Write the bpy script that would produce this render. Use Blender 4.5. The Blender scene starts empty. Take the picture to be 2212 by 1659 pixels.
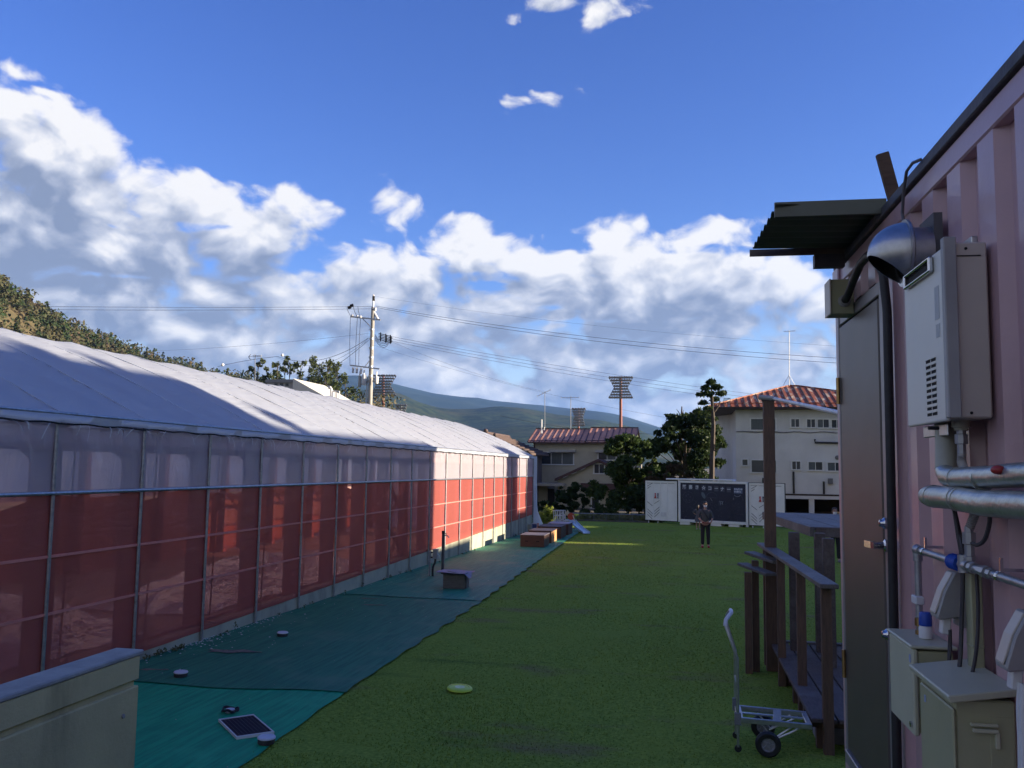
import bpy, bmesh, math, random
import numpy as np
from mathutils import Vector, Matrix
random.seed(7); rng = np.random.default_rng(11)
scene = bpy.context.scene
COL = scene.collection
R = math.radians
# ------------------------------------------------------------------ camera
FPX, PCX, PCY = 1877.0, 1106.0, 829.5            # focal length and centre, in pixels of a 2212 x 1659 picture
CAM = np.array([0.0, 0.0, 2.55])
CROT = (Matrix.Rotation(R(11.583), 3, 'Z') @ Matrix.Rotation(R(90 + 5.277), 3, 'X') @ Matrix.Rotation(0.0133, 3, 'Z'))
cam = bpy.data.cameras.new('camera'); cam_o = bpy.data.objects.new('camera', cam); COL.objects.link(cam_o)
cam.sensor_fit = 'HORIZONTAL'; cam.sensor_width = 36.0; cam.lens = 36.0 * FPX / 2212.0
cam.clip_start = 0.05; cam.clip_end = 40000
cam_o.matrix_world = Matrix.Translation(Vector(CAM)) @ CROT.to_4x4()
scene.camera = cam_o
# ------------------------------------------------------------------ light
SUN_EL, SUN_AZ = 12.0, 87.0                       # azimuth clockwise from +Y (the lane runs along +Y)
SUNV = Vector((math.cos(R(SUN_EL)) * math.sin(R(SUN_AZ)), math.cos(R(SUN_EL)) * math.cos(R(SUN_AZ)), math.sin(R(SUN_EL))))
sl = bpy.data.lights.new('sun', 'SUN'); sl.energy = 5.0; sl.angle = R(0.55); sl.color = (1.0, 0.85, 0.66)
so = bpy.data.objects.new('sun', sl); COL.objects.link(so)
so.rotation_euler = (-SUNV).to_track_quat('-Z', 'Y').to_euler()
vs = scene.view_settings
vs.view_transform = 'Standard'; vs.look = 'None'; vs.exposure = 1.70; vs.gamma = 1.0; vs.use_curve_mapping = False
SKY_STRENGTH = 0.076

def build_world():
    w = bpy.data.worlds.new('World'); scene.world = w; w.use_nodes = True
    nt = w.node_tree; N = nt.nodes; L = nt.links
    for n in list(N): N.remove(n)
    def node(t, **k):
        n = N.new(t)
        for a, b in k.items(): setattr(n, a, b)
        return n
    def put(sock, v):
        if isinstance(v, bpy.types.NodeSocket): L.new(v, sock)
        else: sock.default_value = v
    def M(op, a, b=None, c=None, clamp=False):
        n = node('ShaderNodeMath', operation=op, use_clamp=clamp); put(n.inputs[0], a)
        if b is not None: put(n.inputs[1], b)
        if c is not None: put(n.inputs[2], c)
        return n.outputs[0]
    def VM(op, a, b=None, s=None):
        n = node('ShaderNodeVectorMath', operation=op); put(n.inputs[0], a)
        if b is not None: put(n.inputs[1], b)
        if s is not None: put(n.inputs['Scale'], s)
        return n.outputs[0] if op not in ('DOT_PRODUCT', 'LENGTH', 'DISTANCE') else n.outputs['Value']
    def MR(v, a, b, c=0.0, d=1.0, smooth=True):
        n = node('ShaderNodeMapRange'); n.interpolation_type = 'SMOOTHSTEP' if smooth else 'LINEAR'
        put(n.inputs[0], v); n.inputs[1].default_value = a; n.inputs[2].default_value = b
        n.inputs[3].default_value = c; n.inputs[4].default_value = d
        return n.outputs[0]
    def XYZ(x, y, z):
        n = node('ShaderNodeCombineXYZ'); put(n.inputs[0], x); put(n.inputs[1], y); put(n.inputs[2], z); return n.outputs[0]
    def noise(vec, sc, det, rough=0.55, dist=0.0):
        n = node('ShaderNodeTexNoise'); n.noise_dimensions = '2D'; put(n.inputs['Vector'], vec)
        n.inputs['Scale'].default_value = sc; n.inputs['Detail'].default_value = det
        n.inputs['Roughness'].default_value = rough; n.inputs['Distortion'].default_value = dist
        return n.outputs[0]
    tc = node('ShaderNodeTexCoord')
    sep = node('ShaderNodeSeparateXYZ'); L.new(tc.outputs['Generated'], sep.inputs[0])
    az = M('ARCTAN2', sep.outputs[0], sep.outputs[1])                 # radians, 0 along the lane, + to the right
    el = M('ARCSINE', sep.outputs[2], clamp=False)
    sky = node('ShaderNodeTexSky'); sky.sky_type = 'NISHITA'; sky.sun_disc = False
    sky.sun_elevation = R(SUN_EL); sky.sun_rotation = R(SUN_AZ)
    sky.altitude = 600; sky.air_density = 1.0; sky.dust_density = 0.15; sky.ozone_density = 3.2
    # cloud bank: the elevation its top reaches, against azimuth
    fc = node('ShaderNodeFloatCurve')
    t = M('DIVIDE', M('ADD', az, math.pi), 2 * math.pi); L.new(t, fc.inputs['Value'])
    pts = [(-180, 39), (-130, 38), (-90, 34), (-65, 27), (-50, 23.0), (-43, 21.6), (-39, 21.2), (-36.5, 19.0), (-34, 18.2), (-29, 17.8), (-25, 17.2), (-21, 16.0), (-16, 16.2), (-12, 15.6), (-8, 14.8), (-5, 16.0), (0, 16.2), (4, 15.4), (8, 14.0), (14, 13.5), (35, 15), (60, 20), (90, 28), (130, 36), (180, 39)]  # unseen bank beside and behind the camera raised to lift the shade light
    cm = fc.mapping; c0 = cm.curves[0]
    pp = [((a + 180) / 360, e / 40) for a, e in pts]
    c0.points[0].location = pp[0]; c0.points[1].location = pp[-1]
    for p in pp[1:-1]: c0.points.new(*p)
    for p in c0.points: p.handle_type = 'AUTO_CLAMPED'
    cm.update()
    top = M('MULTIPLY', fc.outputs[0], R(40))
    bumps = 0.0
    for (a0, e0, sa, se, amp) in [(-11.4, 29.2, 4.2, 3.0, 1.10), (-5.0, 29.0, 3.6, 3.2, 1.00), (-8.1, 23.9, 3.2, 1.3, .94), (-3.9, 24.1, 1.8, 1.2, .90), (-12.2, 22.8, 1.6, 1.0, .86), (-17.7, 17.8, 3.8, 1.8, 1.10), (-41.0, 23.6, 4.6, 1.6, .74)]:
        q = M('ADD', M('POWER', M('DIVIDE', M('SUBTRACT', az, R(a0)), R(sa)), 2.0), M('POWER', M('DIVIDE', M('SUBTRACT', el, R(e0)), R(se)), 2.0))
        bumps = M('ADD', bumps, M('MULTIPLY', M('EXPONENT', M('MULTIPLY', q, -1.0)), amp))
    # thin towards blue in a few drifting gaps
    p0 = XYZ(M('MULTIPLY', az, 1.55), M('MULTIPLY', M('POWER', M('MAXIMUM', M('ADD', el, 0.16), 0.02), 0.72), 3.1), 0.0)
    gap = noise(VM('ADD', VM('MULTIPLY', p0, (0.8, 2.3, 1.0)), (9.2, 1.7, 4.0)), 3.4, 3.0, 0.55)
    bumps = M('SUBTRACT', bumps, M('MULTIPLY', MR(gap, 0.56, 0.75), 0.46))
    def density(daz, del_, det, vdet):
        a2 = M('ADD', az, daz); e2 = M('ADD', el, del_)
        # clouds flatten towards the horizon
        ev = M('MULTIPLY', M('POWER', M('MAXIMUM', M('ADD', e2, 0.16), 0.02), 0.85), 2.25)
        p = XYZ(M('MULTIPLY', a2, 1.55), ev, 0.37)
        big = noise(p, 2.6, 2.0, 0.5)
        warp = noise(VM('ADD', p, (3.1, 7.7, 1.3)), 6.0, 2.0, 0.5)
        pw = VM('ADD', p, XYZ(M('MULTIPLY', M('SUBTRACT', warp, 0.5), 0.11), M('MULTIPLY', M('SUBTRACT', warp, 0.5), 0.08), 0.0))
        vo = node('ShaderNodeTexVoronoi', feature='SMOOTH_F1', voronoi_dimensions='2D'); L.new(pw, vo.inputs['Vector'])
        vo.inputs['Scale'].default_value = 8.5; vo.inputs['Smoothness'].default_value = 0.6; vo.inputs['Detail'].default_value = vdet; vo.inputs['Roughness'].default_value = 0.55
        bil = M('SUBTRACT', 0.62, vo.outputs['Distance'])
        fine = noise(pw, 11.0, det, 0.66)
        f = M('ADD', M('MULTIPLY', M('SUBTRACT', big, 0.5), 1.15), M('ADD', M('MULTIPLY', bil, 0.95), M('MULTIPLY', M('SUBTRACT', fine, 0.5), 1.0)))
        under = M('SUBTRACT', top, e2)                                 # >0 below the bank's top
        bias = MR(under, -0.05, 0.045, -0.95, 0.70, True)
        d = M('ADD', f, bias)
        return M('ADD', d, bumps)
    d0 = density(0.0, 0.0, 7.0, 2.0)
    d1 = density(0.010, 0.026, 4.0, 2.0)
    d2 = density(0.028, 0.075, 1.0, 0.0)
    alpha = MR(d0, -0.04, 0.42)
    lit = M('ADD', 0.50, M('ADD', M('MULTIPLY', M('SUBTRACT', d0, d1), 0.95), M('MULTIPLY', d2, -0.30)), None, True)
    lit = M('ADD', lit, M('MULTIPLY', M('SUBTRACT', 1.0, MR(d0, 0.0, 0.5)), 0.20), None, True)
    ramp = node('ShaderNodeValToRGB'); L.new(lit, ramp.inputs[0])
    r = ramp.color_ramp; r.elements[0].position = 0.0; r.elements[0].color = (0.235, 0.28, 0.39, 1)
    r.elements[1].position = 1.0; r.elements[1].color = (0.92, 0.90, 0.88, 1)
    e = r.elements.new(0.35); e.color = (0.40, 0.44, 0.54, 1)
    e = r.elements.new(0.7); e.color = (0.66, 0.68, 0.74, 1)
    k = 1.0 / SKY_STRENGTH * 0.35
    cl = VM('SCALE', ramp.outputs[0], None, k)
    # the clear sky, a little deeper blue as a phone camera draws it
    hsv = node('ShaderNodeHueSaturation'); L.new(MR(el, 0.02, 0.22, 0.62, 1.19), hsv.inputs['Saturation']); hsv.inputs['Value'].default_value = 1.0; L.new(MR(el, 0.02, 0.22, 0.51, 0.528), hsv.inputs['Hue'])
    L.new(sky.outputs[0], hsv.inputs['Color'])
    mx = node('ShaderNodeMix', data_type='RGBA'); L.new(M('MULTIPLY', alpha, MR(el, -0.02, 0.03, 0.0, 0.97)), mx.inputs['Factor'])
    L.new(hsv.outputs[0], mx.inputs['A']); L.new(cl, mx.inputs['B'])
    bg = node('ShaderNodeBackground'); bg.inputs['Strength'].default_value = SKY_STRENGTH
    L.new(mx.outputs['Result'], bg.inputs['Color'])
    out = node('ShaderNodeOutputWorld'); L.new(bg.outputs[0], out.inputs['Surface'])
    w.cycles.sampling_method = 'MANUAL'; w.cycles.sample_map_resolution = 1024
build_world()
cy = scene.cycles
cy.max_bounces = 8; cy.diffuse_bounces = 3; cy.glossy_bounces = 3; cy.transmission_bounces = 6; cy.transparent_max_bounces = 24; cy.volume_bounces = 0
cy.caustics_reflective = False; cy.caustics_refractive = False; cy.sample_clamp_indirect = 6.0
cy.use_denoising = True; cy.use_adaptive_sampling = True; cy.adaptive_threshold = 0.02

# ------------------------------------------------------------------ where a picture point lies in the place
SLOPE = 0.0128
def gz(y): return -SLOPE * min(max(y, -8.0), 60.0)      # the lawn falls gently away from the camera
def ray(px, py):
    v = CROT @ Vector(((px - PCX) / FPX, -(py - PCY) / FPX, -1.0)); return np.array(v)
def G(px, py, dz=0.0):
    v = ray(px, py); t = (dz - CAM[2]) / (v[2] + SLOPE * v[1]); p = CAM + t * v
    return Vector(p)
def onX(px, py, X): v = ray(px, py); return Vector(CAM + v * (X / v[0]))
def onY(px, py, Y): v = ray(px, py); return Vector(CAM + v * (Y / v[1]))
def onZ(px, py, Z): v = ray(px, py); return Vector(CAM + v * ((Z - CAM[2]) / v[2]))

# ------------------------------------------------------------------ materials
MATS = {}
def pm(name, c1, c2=None, scale=6.0, rough=0.65, metal=0.0, bump=0.0, bscale=40.0, stretch=(1, 1, 1), detail=5.0, lo=0.35, hi=0.65,
       leafy=0.0, c3=None, scale3=1.5, lo3=0.5, hi3=0.7, spec=0.5, stretch3=(1, 1, 1), rvar=0.0, alpha=None, coat=0.0):
    """a procedural paint / wood / stone: two tones by noise, an optional third tone in patches, fine relief"""
    if name in MATS: return MATS[name]
    m = bpy.data.materials.new(name); m.use_nodes = True; nt = m.node_tree; N = nt.nodes; L = nt.links
    b = N['Principled BSDF']; b.inputs['Roughness'].default_value = rough; b.inputs['Metallic'].default_value = metal
    b.inputs['Specular IOR Level'].default_value = spec
    if coat: b.inputs['Coat Weight'].default_value = coat
    tc = N.new('ShaderNodeTexCoord')
    def nz(sc, st, det, src=None):
        mp = N.new('ShaderNodeMapping'); mp.inputs['Scale'].default_value = st; L.new(tc.outputs['Object'], mp.inputs[0])
        n = N.new('ShaderNodeTexNoise'); n.inputs['Scale'].default_value = sc; n.inputs['Detail'].default_value = det; n.inputs['Roughness'].default_value = 0.6
        L.new(mp.outputs[0], n.inputs['Vector']); return n.outputs[0]
    def rmp(v, a, c):
        r = N.new('ShaderNodeMapRange'); r.inputs[1].default_value = a; r.inputs[2].default_value = c; L.new(v, r.inputs[0]); return r.outputs[0]
    if c2 is None: c2 = tuple(x * 0.82 for x in c1)
    base = nz(scale, stretch, detail)
    mx = N.new('ShaderNodeMix'); mx.data_type = 'RGBA'; L.new(rmp(base, lo, hi), mx.inputs['Factor'])
    mx.inputs['A'].default_value = (*c1, 1); mx.inputs['B'].default_value = (*c2, 1)
    col = mx.outputs['Result']
    if c3 is not None:
        m3 = N.new('ShaderNodeMix'); m3.data_type = 'RGBA'; L.new(rmp(nz(scale3, stretch3, 6.0), lo3, hi3), m3.inputs['Factor'])
        L.new(col, m3.inputs['A']); m3.inputs['B'].default_value = (*c3, 1); col = m3.outputs['Result']
    L.new(col, b.inputs['Base Color'])
    if rvar:
        rr = N.new('ShaderNodeMapRange'); rr.inputs[3].default_value = max(0, rough - rvar); rr.inputs[4].default_value = min(1, rough + rvar)
        L.new(base, rr.inputs[0]); L.new(rr.outputs[0], b.inputs['Roughness'])
    if bump:
        bn = N.new('ShaderNodeBump'); bn.inputs['Strength'].default_value = min(1.0, bump); bn.inputs['Distance'].default_value = 0.01
        L.new(nz(bscale, stretch, 4.0), bn.inputs['Height']); L.new(bn.outputs[0], b.inputs['Normal'])
    if leafy:
        tl = N.new('ShaderNodeBsdfTranslucent'); sx = N.new('ShaderNodeMixShader'); sx.inputs[0].default_value = leafy; L.new(col, tl.inputs[0])
        out = [n for n in N if n.type == 'OUTPUT_MATERIAL'][0]; L.new(b.outputs[0], sx.inputs[1]); L.new(tl.outputs[0], sx.inputs[2]); L.new(sx.outputs[0], out.inputs[0])
    MATS[name] = m; return m
def film(name, tint, diff, trans=0.5, transl=0.2, gloss=0.12, rough=0.25, wr=0.3, wscale=3.0, wst=(1, 1, 1)):
    """a translucent sheet: lets some light straight through, scatters the rest, with wrinkles in its shine"""
    if name in MATS: return MATS[name]
    m = bpy.data.materials.new(name); m.use_nodes = True; nt = m.node_tree; N = nt.nodes; L = nt.links
    for n in list(N):
        if n.type != 'OUTPUT_MATERIAL': N.remove(n)
    out = [n for n in N if n.type == 'OUTPUT_MATERIAL'][0]
    tr = N.new('ShaderNodeBsdfTransparent'); tr.inputs[0].default_value = (*tint, 1)
    df = N.new('ShaderNodeBsdfDiffuse'); tl = N.new('ShaderNodeBsdfTranslucent'); gl = N.new('ShaderNodeBsdfGlossy'); gl.inputs['Roughness'].default_value = rough
    tc = N.new('ShaderNodeTexCoord'); mp = N.new('ShaderNodeMapping'); mp.inputs['Scale'].default_value = wst; L.new(tc.outputs['Object'], mp.inputs[0])
    n1 = N.new('ShaderNodeTexNoise'); n1.inputs['Scale'].default_value = wscale; n1.inputs['Detail'].default_value = 6; n1.inputs['Distortion'].default_value = 0.6; L.new(mp.outputs[0], n1.inputs[0])
    mc = N.new('ShaderNodeMix'); mc.data_type = 'RGBA'; mc.inputs['A'].default_value = (*[c * 0.85 for c in diff], 1); mc.inputs['B'].default_value = (*diff, 1); L.new(n1.outputs[0], mc.inputs['Factor'])
    L.new(mc.outputs['Result'], df.inputs[0]); L.new(mc.outputs['Result'], tl.inputs[0])
    bp = N.new('ShaderNodeBump'); bp.inputs['Strength'].default_value = wr; bp.inputs['Distance'].default_value = 0.05; L.new(n1.outputs[0], bp.inputs['Height'])
    for s in (df, gl): L.new(bp.outputs[0], s.inputs['Normal'])
    a = N.new('ShaderNodeMixShader'); a.inputs[0].default_value = transl; L.new(df.outputs[0], a.inputs[1]); L.new(tl.outputs[0], a.inputs[2])
    b = N.new('ShaderNodeMixShader'); b.inputs[0].default_value = gloss; L.new(a.outputs[0], b.inputs[1]); L.new(gl.outputs[0], b.inputs[2])
    c = N.new('ShaderNodeMixShader'); L.new(b.outputs[0], c.inputs[1]); L.new(tr.outputs[0], c.inputs[2])
    mr = N.new('ShaderNodeMapRange'); mr.inputs[3].default_value = max(0, trans - 0.08); mr.inputs[4].default_value = min(1, trans + 0.08); L.new(n1.outputs[0], mr.inputs[0]); L.new(mr.outputs[0], c.inputs[0])
    L.new(c.outputs[0], out.inputs[0]); MATS[name] = m; return m

# ------------------------------------------------------------------ objects
def wloc(o):
    v = Vector((0, 0, 0))
    while o is not None: v += o.location; o = o.parent
    return v
def tag(o, label=None, cat=None, group=None, kind=None):
    if label: o['label'] = label
    if cat: o['category'] = cat
    if group: o['group'] = group
    if kind: o['kind'] = kind
    return o
def thing(name, label, cat, loc=(0, 0, 0), group=None):
    o = bpy.data.objects.new(name, None); COL.objects.link(o); o.location = loc; o.empty_display_size = 0.2
    return tag(o, label, cat, group)
def link_mesh(name, me, parent=None, origin=None):
    o = bpy.data.objects.new(name, me); COL.objects.link(o)
    if parent is not None: o.parent = parent
    elif origin is not None: o.location = origin
    return o
def copy_tree(o, parent=None):
    c = o.copy(); COL.objects.link(c)
    if parent is not None: c.parent = parent
    for ch in list(o.children): copy_tree(ch, c)
    return c
class MB:
    """collects shapes, then links them as one mesh object"""
    def __init__(s): s.v = []; s.f = []
    def add(s, vs, fs):
        k = len(s.v); s.v += [tuple(p) for p in vs]; s.f += [tuple(i + k for i in f) for f in fs]; return s
    def box(s, c, size, rot=None, taper=(1, 1)):
        x, y, z = (a / 2 for a in size); tx, ty = taper
        vs = [Vector((i * x * (tx if k > 0 else 1), j * y * (ty if k > 0 else 1), k * z)) for k in (-1, 1) for j in (-1, 1) for i in (-1, 1)]
        if rot is not None: vs = [rot @ p for p in vs]
        vs = [p + Vector(c) for p in vs]
        return s.add(vs, [(0, 2, 3, 1), (4, 5, 7, 6), (0, 1, 5, 4), (2, 6, 7, 3), (0, 4, 6, 2), (1, 3, 7, 5)])
    def bbox(s, lo, hi): return s.box([(a + b) / 2 for a, b in zip(lo, hi)], [abs(b - a) for a, b in zip(lo, hi)])
    def bar(s, p0, p1, w, h, up=(0, 0, 1)):
        p0, p1 = Vector(p0), Vector(p1); d = p1 - p0; L_ = d.length
        if L_ < 1e-6: return s
        d.normalize(); u = Vector(up)
        if abs(d.dot(u)) > 0.98: u = Vector((0, 1, 0)) if abs(d.y) < .9 else Vector((1, 0, 0))
        x = d.cross(u).normalized(); u = x.cross(d)
        m = Matrix((x, d, u)).transposed()
        return s.box((p0 + p1) / 2, (w, L_, h), m)
    def tube(s, path, r, n=8, cap=True, closed=False):
        P = [Vector(p) for p in path]; m = len(P); rs = r if isinstance(r, (list, tuple)) else [r] * m
        rings = []; ref = None
        for i, p in enumerate(P):
            if closed: t = P[(i + 1) % m] - P[i - 1]
            else: t = P[min(i + 1, m - 1)] - P[max(i - 1, 0)]
            t.normalize()
            if ref is None: ref = Vector((0, 0, 1)) if abs(t.z) < .9 else Vector((1, 0, 0))
            x = t.cross(ref).normalized(); y = x.cross(t).normalized(); ref = y
            rings.append([p + (x * math.cos(a) + y * math.sin(a)) * rs[i] for a in (2 * math.pi * j / n for j in range(n))])
        vs = [q for rg in rings for q in rg]; fs = []
        for i in range(m if closed else m - 1):
            for j in range(n):
                a, b = i * n + j, i * n + (j + 1) % n; c, e = ((i + 1) % m) * n + (j + 1) % n, ((i + 1) % m) * n + j
                fs.append((a, b, c, e))
        if cap and not closed: fs += [tuple(range(n))[::-1], tuple((m - 1) * n + j for j in range(n))]
        return s.add(vs, fs)
    def lathe(s, prof, c=(0, 0, 0), axis=(0, 0, 1), n=16, caps=True):
        """prof: (radius, height) pairs along the axis"""
        ax = Vector(axis).normalized(); u = Vector((1, 0, 0)) if abs(ax.x) < .9 else Vector((0, 1, 0))
        x = ax.cross(u).normalized(); y = ax.cross(x); c = Vector(c)
        vs = [c + ax * h + (x * math.cos(2 * math.pi * j / n) + y * math.sin(2 * math.pi * j / n)) * r for r, h in prof for j in range(n)]
        fs = [(i * n + j, i * n + (j + 1) % n, (i + 1) * n + (j + 1) % n, (i + 1) * n + j) for i in range(len(prof) - 1) for j in range(n)]
        if caps and prof[0][0] > 1e-5: fs.append(tuple(range(n))[::-1])
        if caps and prof[-1][0] > 1e-5: fs.append(tuple((len(prof) - 1) * n + j for j in range(n)))
        return s.add(vs, fs)
    def grid(s, P):
        """P[i][j] points"""
        a, b = len(P), len(P[0])
        return s.add([q for r_ in P for q in r_], [(i * b + j, (i + 1) * b + j, (i + 1) * b + j + 1, i * b + j + 1) for i in range(a - 1) for j in range(b - 1)])
    def prism(s, poly, off):
        """a flat polygon pushed along off"""
        n = len(poly); P = [Vector(p) for p in poly]; off = Vector(off)
        return s.add(P + [p + off for p in P], [tuple(range(n))[::-1], tuple(range(n, 2 * n))] + [(i, (i + 1) % n, n + (i + 1) % n, n + i) for i in range(n)])
    def ball(s, c, r, nu=12, nv=8):
        rx, ry, rz = (r, r, r) if not isinstance(r, (tuple, list)) else r; c = Vector(c)
        vs = [c + Vector((0, 0, -rz))] + [c + Vector((rx * math.cos(2 * math.pi * j / nu) * math.sin(math.pi * i / nv), ry * math.sin(2 * math.pi * j / nu) * math.sin(math.pi * i / nv), -rz * math.cos(math.pi * i / nv))) for i in range(1, nv) for j in range(nu)] + [c + Vector((0, 0, rz))]
        fs = [(0, 1 + (j + 1) % nu, 1 + j) for j in range(nu)]
        for i in range(nv - 2): fs += [(1 + i * nu + j, 1 + i * nu + (j + 1) % nu, 1 + (i + 1) * nu + (j + 1) % nu, 1 + (i + 1) * nu + j) for j in range(nu)]
        k = 1 + (nv - 2) * nu; fs += [(k + j, k + (j + 1) % nu, len(vs) - 1) for j in range(nu)]
        return s.add(vs, fs)
    def build(s, name, mat, parent=None, origin=None, smooth=False, bevel=0.0, sharp=None, bseg=1):
        off = wloc(parent) if parent is not None else (Vector(origin) if origin is not None else Vector((0, 0, 0)))
        me = bpy.data.meshes.new(name); me.from_pydata([(p[0] - off.x, p[1] - off.y, p[2] - off.z) for p in s.v], [], s.f)
        if bevel or smooth:
            bm = bmesh.new(); bm.from_mesh(me); bmesh.ops.recalc_face_normals(bm, faces=bm.faces)
            if bevel:
                ed = [e for e in bm.edges if len(e.link_faces) == 2 and e.calc_face_angle(0) > 0.6]
                bmesh.ops.bevel(bm, geom=ed, offset=bevel, segments=bseg, affect='EDGES', profile=0.5, clamp_overlap=True)
            bm.to_mesh(me); bm.free()
        if smooth:
            me.polygons.foreach_set('use_smooth', [True] * len(me.polygons))
            me.set_sharp_from_angle(angle=R(sharp if sharp else 40))
        me.materials.append(mat); me.update()
        return link_mesh(name, me, parent, origin)
def mesh_np(name, V, F, mat, parent=None, origin=None, smooth=False):
    """big mesh from numpy arrays; F is (n, k)"""
    off = wloc(parent) if parent is not None else (Vector(origin) if origin is not None else Vector((0, 0, 0)))
    V = np.asarray(V, dtype=np.float32) - np.array(off, dtype=np.float32); F = np.asarray(F, dtype=np.int32); n, k = F.shape
    me = bpy.data.meshes.new(name); me.vertices.add(len(V)); me.vertices.foreach_set('co', V.ravel())
    me.loops.add(n * k); me.loops.foreach_set('vertex_index', F.ravel()); me.polygons.add(n)
    me.polygons.foreach_set('loop_start', np.arange(0, n * k, k, dtype=np.int32))
    if smooth: me.polygons.foreach_set('use_smooth', np.ones(n, dtype=bool))
    me.update(calc_edges=True); me.materials.append(mat)
    return link_mesh(name, me, parent, origin)
def leaves(centers, size, flat=0.0, aspect=1.7, jit=0.35):
    """one leaf-sized quad round each centre, turned at random"""
    n = len(centers); a = rng.normal(size=(n, 3)); a[:, 2] *= (1 - flat); a /= np.linalg.norm(a, axis=1)[:, None]
    b = rng.normal(size=(n, 3)); b -= a * (a * b).sum(1)[:, None]; b /= np.linalg.norm(b, axis=1)[:, None]
    s = size * (1 + jit * rng.normal(size=n)).clip(0.4, 2.0)
    a = a * (s * aspect / 2)[:, None]; b = b * (s / 2)[:, None]
    V = np.stack([centers - a, centers - b * .8 + a * .1, centers + a, centers + b * .8 + a * .1], 1).reshape(-1, 3)
    return V, np.arange(4 * n).reshape(n, 4)
def in_ball(n, c, r):
    p = rng.normal(size=(n, 3)); p /= np.linalg.norm(p, axis=1)[:, None]; p *= (rng.random(n) ** 0.45)[:, None]
    return np.array(c) + p * np.array(r)
def fbm(x, y, seed=0, oct=5):
    """cheap smooth noise made of turned sines, about -1..1"""
    r_ = np.random.default_rng(seed); t = 0; a = 1.0; f = 1.0; s = 0
    for _ in range(oct):
        for _k in range(3):
            th = r_.random() * 6.283; ph = r_.random() * 6.283
            t = t + a * np.sin(f * (x * math.cos(th) + y * math.sin(th)) + ph + 1.3 * np.sin(f * .7 * (x * math.sin(th) - y * math.cos(th)) + ph * 2)); s += a
        a *= 0.5; f *= 2.03
    return t / s * 1.8
# ------------------------------------------------------------------ the setting: ground, lawn, terrace, hills
M_earth = pm('earth', (0.11, 0.085, 0.055), (0.16, 0.13, 0.085), 0.8, 0.9, bump=0.5, bscale=12, c3=(0.06, 0.085, 0.03), scale3=0.15)
def ground_sheet():
    ys = [-370, -60, -8, 0, 10, 20, 30, 40, 50, 60, 90, 200, 600, 2000, 13000]; xs = [-13000, -2000, -500, -120, -40, -15, 0, 15, 40, 120, 500, 2000, 13000]
    b = MB(); b.grid([[(x, y, gz(y) - 0.025) for x in xs] for y in ys]); tag(b.build('ground', M_earth), kind='structure')
ground_sheet()

EDGE = [(-3.70, 3.0), (-3.83, 7.15), (-3.95, 9.74), (-4.15, 18.1), (-4.5, 27.0), (-4.81, 35.5), (-5.0, 41.5), (-5.05, 48.6)]      # where the mats stop and the grass starts
def edge_x(y):
    for (a, b), (c, d) in zip(EDGE, EDGE[1:]):
        if y <= d: return a + (c - a) * (y - b) / (d - b)
    return EDGE[-1][0]
def lawn_material(leafy=0.0):
    m = bpy.data.materials.new('lawn turf' if not leafy else 'grass blades'); m.use_nodes = True; nt = m.node_tree; N = nt.nodes; L = nt.links; b = N['Principled BSDF']
    tc = N.new('ShaderNodeTexCoord')
    def nz(sc, det, st=(1, 1, 1)):
        mp = N.new('ShaderNodeMapping'); mp.inputs['Scale'].default_value = st; L.new(tc.outputs['Object'], mp.inputs[0])
        n = N.new('ShaderNodeTexNoise'); n.inputs['Scale'].default_value = sc; n.inputs['Detail'].default_value = det; n.inputs['Roughness'].default_value = .65; L.new(mp.outputs[0], n.inputs[0]); return n.outputs[0]
    def mix(f, a, c, lo, hi):
        r = N.new('ShaderNodeMapRange'); r.inputs[1].default_value = lo; r.inputs[2].default_value = hi; L.new(f, r.inputs[0])
        x = N.new('ShaderNodeMix'); x.data_type = 'RGBA'; L.new(r.outputs[0], x.inputs['Factor'])
        for s, v in (('A', a), ('B', c)):
            if isinstance(v, tuple): x.inputs[s].default_value = (*v, 1)
            else: L.new(v, x.inputs[s])
        return x.outputs['Result']
    fine = mix(nz(26, 7), (0.135, 0.205, 0.030), (0.295, 0.375, 0.066), 0.34, 0.66)
    mid = mix(nz(1.3, 5, (1, .6, 1)), fine, (0.245, 0.315, 0.050), 0.48, 0.75)
    dry = mix(nz(0.42, 6, (.8, 1.9, 1)), mid, (0.225, 0.18, 0.085), 0.565, 0.72)
    dark = mix(nz(0.7, 5, (.45, 1.6, 1)), dry, (0.065, 0.115, 0.022), 0.60, 0.80)
    L.new(dark, b.inputs['Base Color']); b.inputs['Roughness'].default_value = 0.9; b.inputs['Specular IOR Level'].default_value = 0.04
    bp = N.new('ShaderNodeBump'); bp.inputs['Strength'].default_value = 0.45; bp.inputs['Distance'].default_value = 0.02; L.new(nz(90, 3), bp.inputs['Height']); L.new(bp.outputs[0], b.inputs['Normal'])
    if leafy:
        nt.links.remove(b.inputs['Normal'].links[0]); tl = N.new('ShaderNodeBsdfTranslucent'); sx = N.new('ShaderNodeMixShader'); sx.inputs[0].default_value = leafy; L.new(dark, tl.inputs[0])
        out = [q for q in N if q.type == 'OUTPUT_MATERIAL'][0]; L.new(b.outputs[0], sx.inputs[1]); L.new(tl.outputs[0], sx.inputs[2]); L.new(sx.outputs[0], out.inputs[0])
    return m
M_lawn = lawn_material()
def lawn():
    P = []
    for y in np.concatenate([np.arange(3.0, 49.0, 0.5), [60.0]]):
        x0 = edge_x(y) + 0.03 * math.sin(y * 5.1) + 0.015 * math.sin(y * 11.7) - (0.25 if y < 44 else 6)
        P.append([(x, y, gz(y) - 0.012 + 0.004 * math.sin(x * 1.7 + y * .9) * math.sin(y * 1.3)) for x in np.linspace(x0, 19, 60)])
    tag(MB().grid(P).build('lawn', M_lawn, smooth=True), kind='structure')
lawn()
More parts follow.
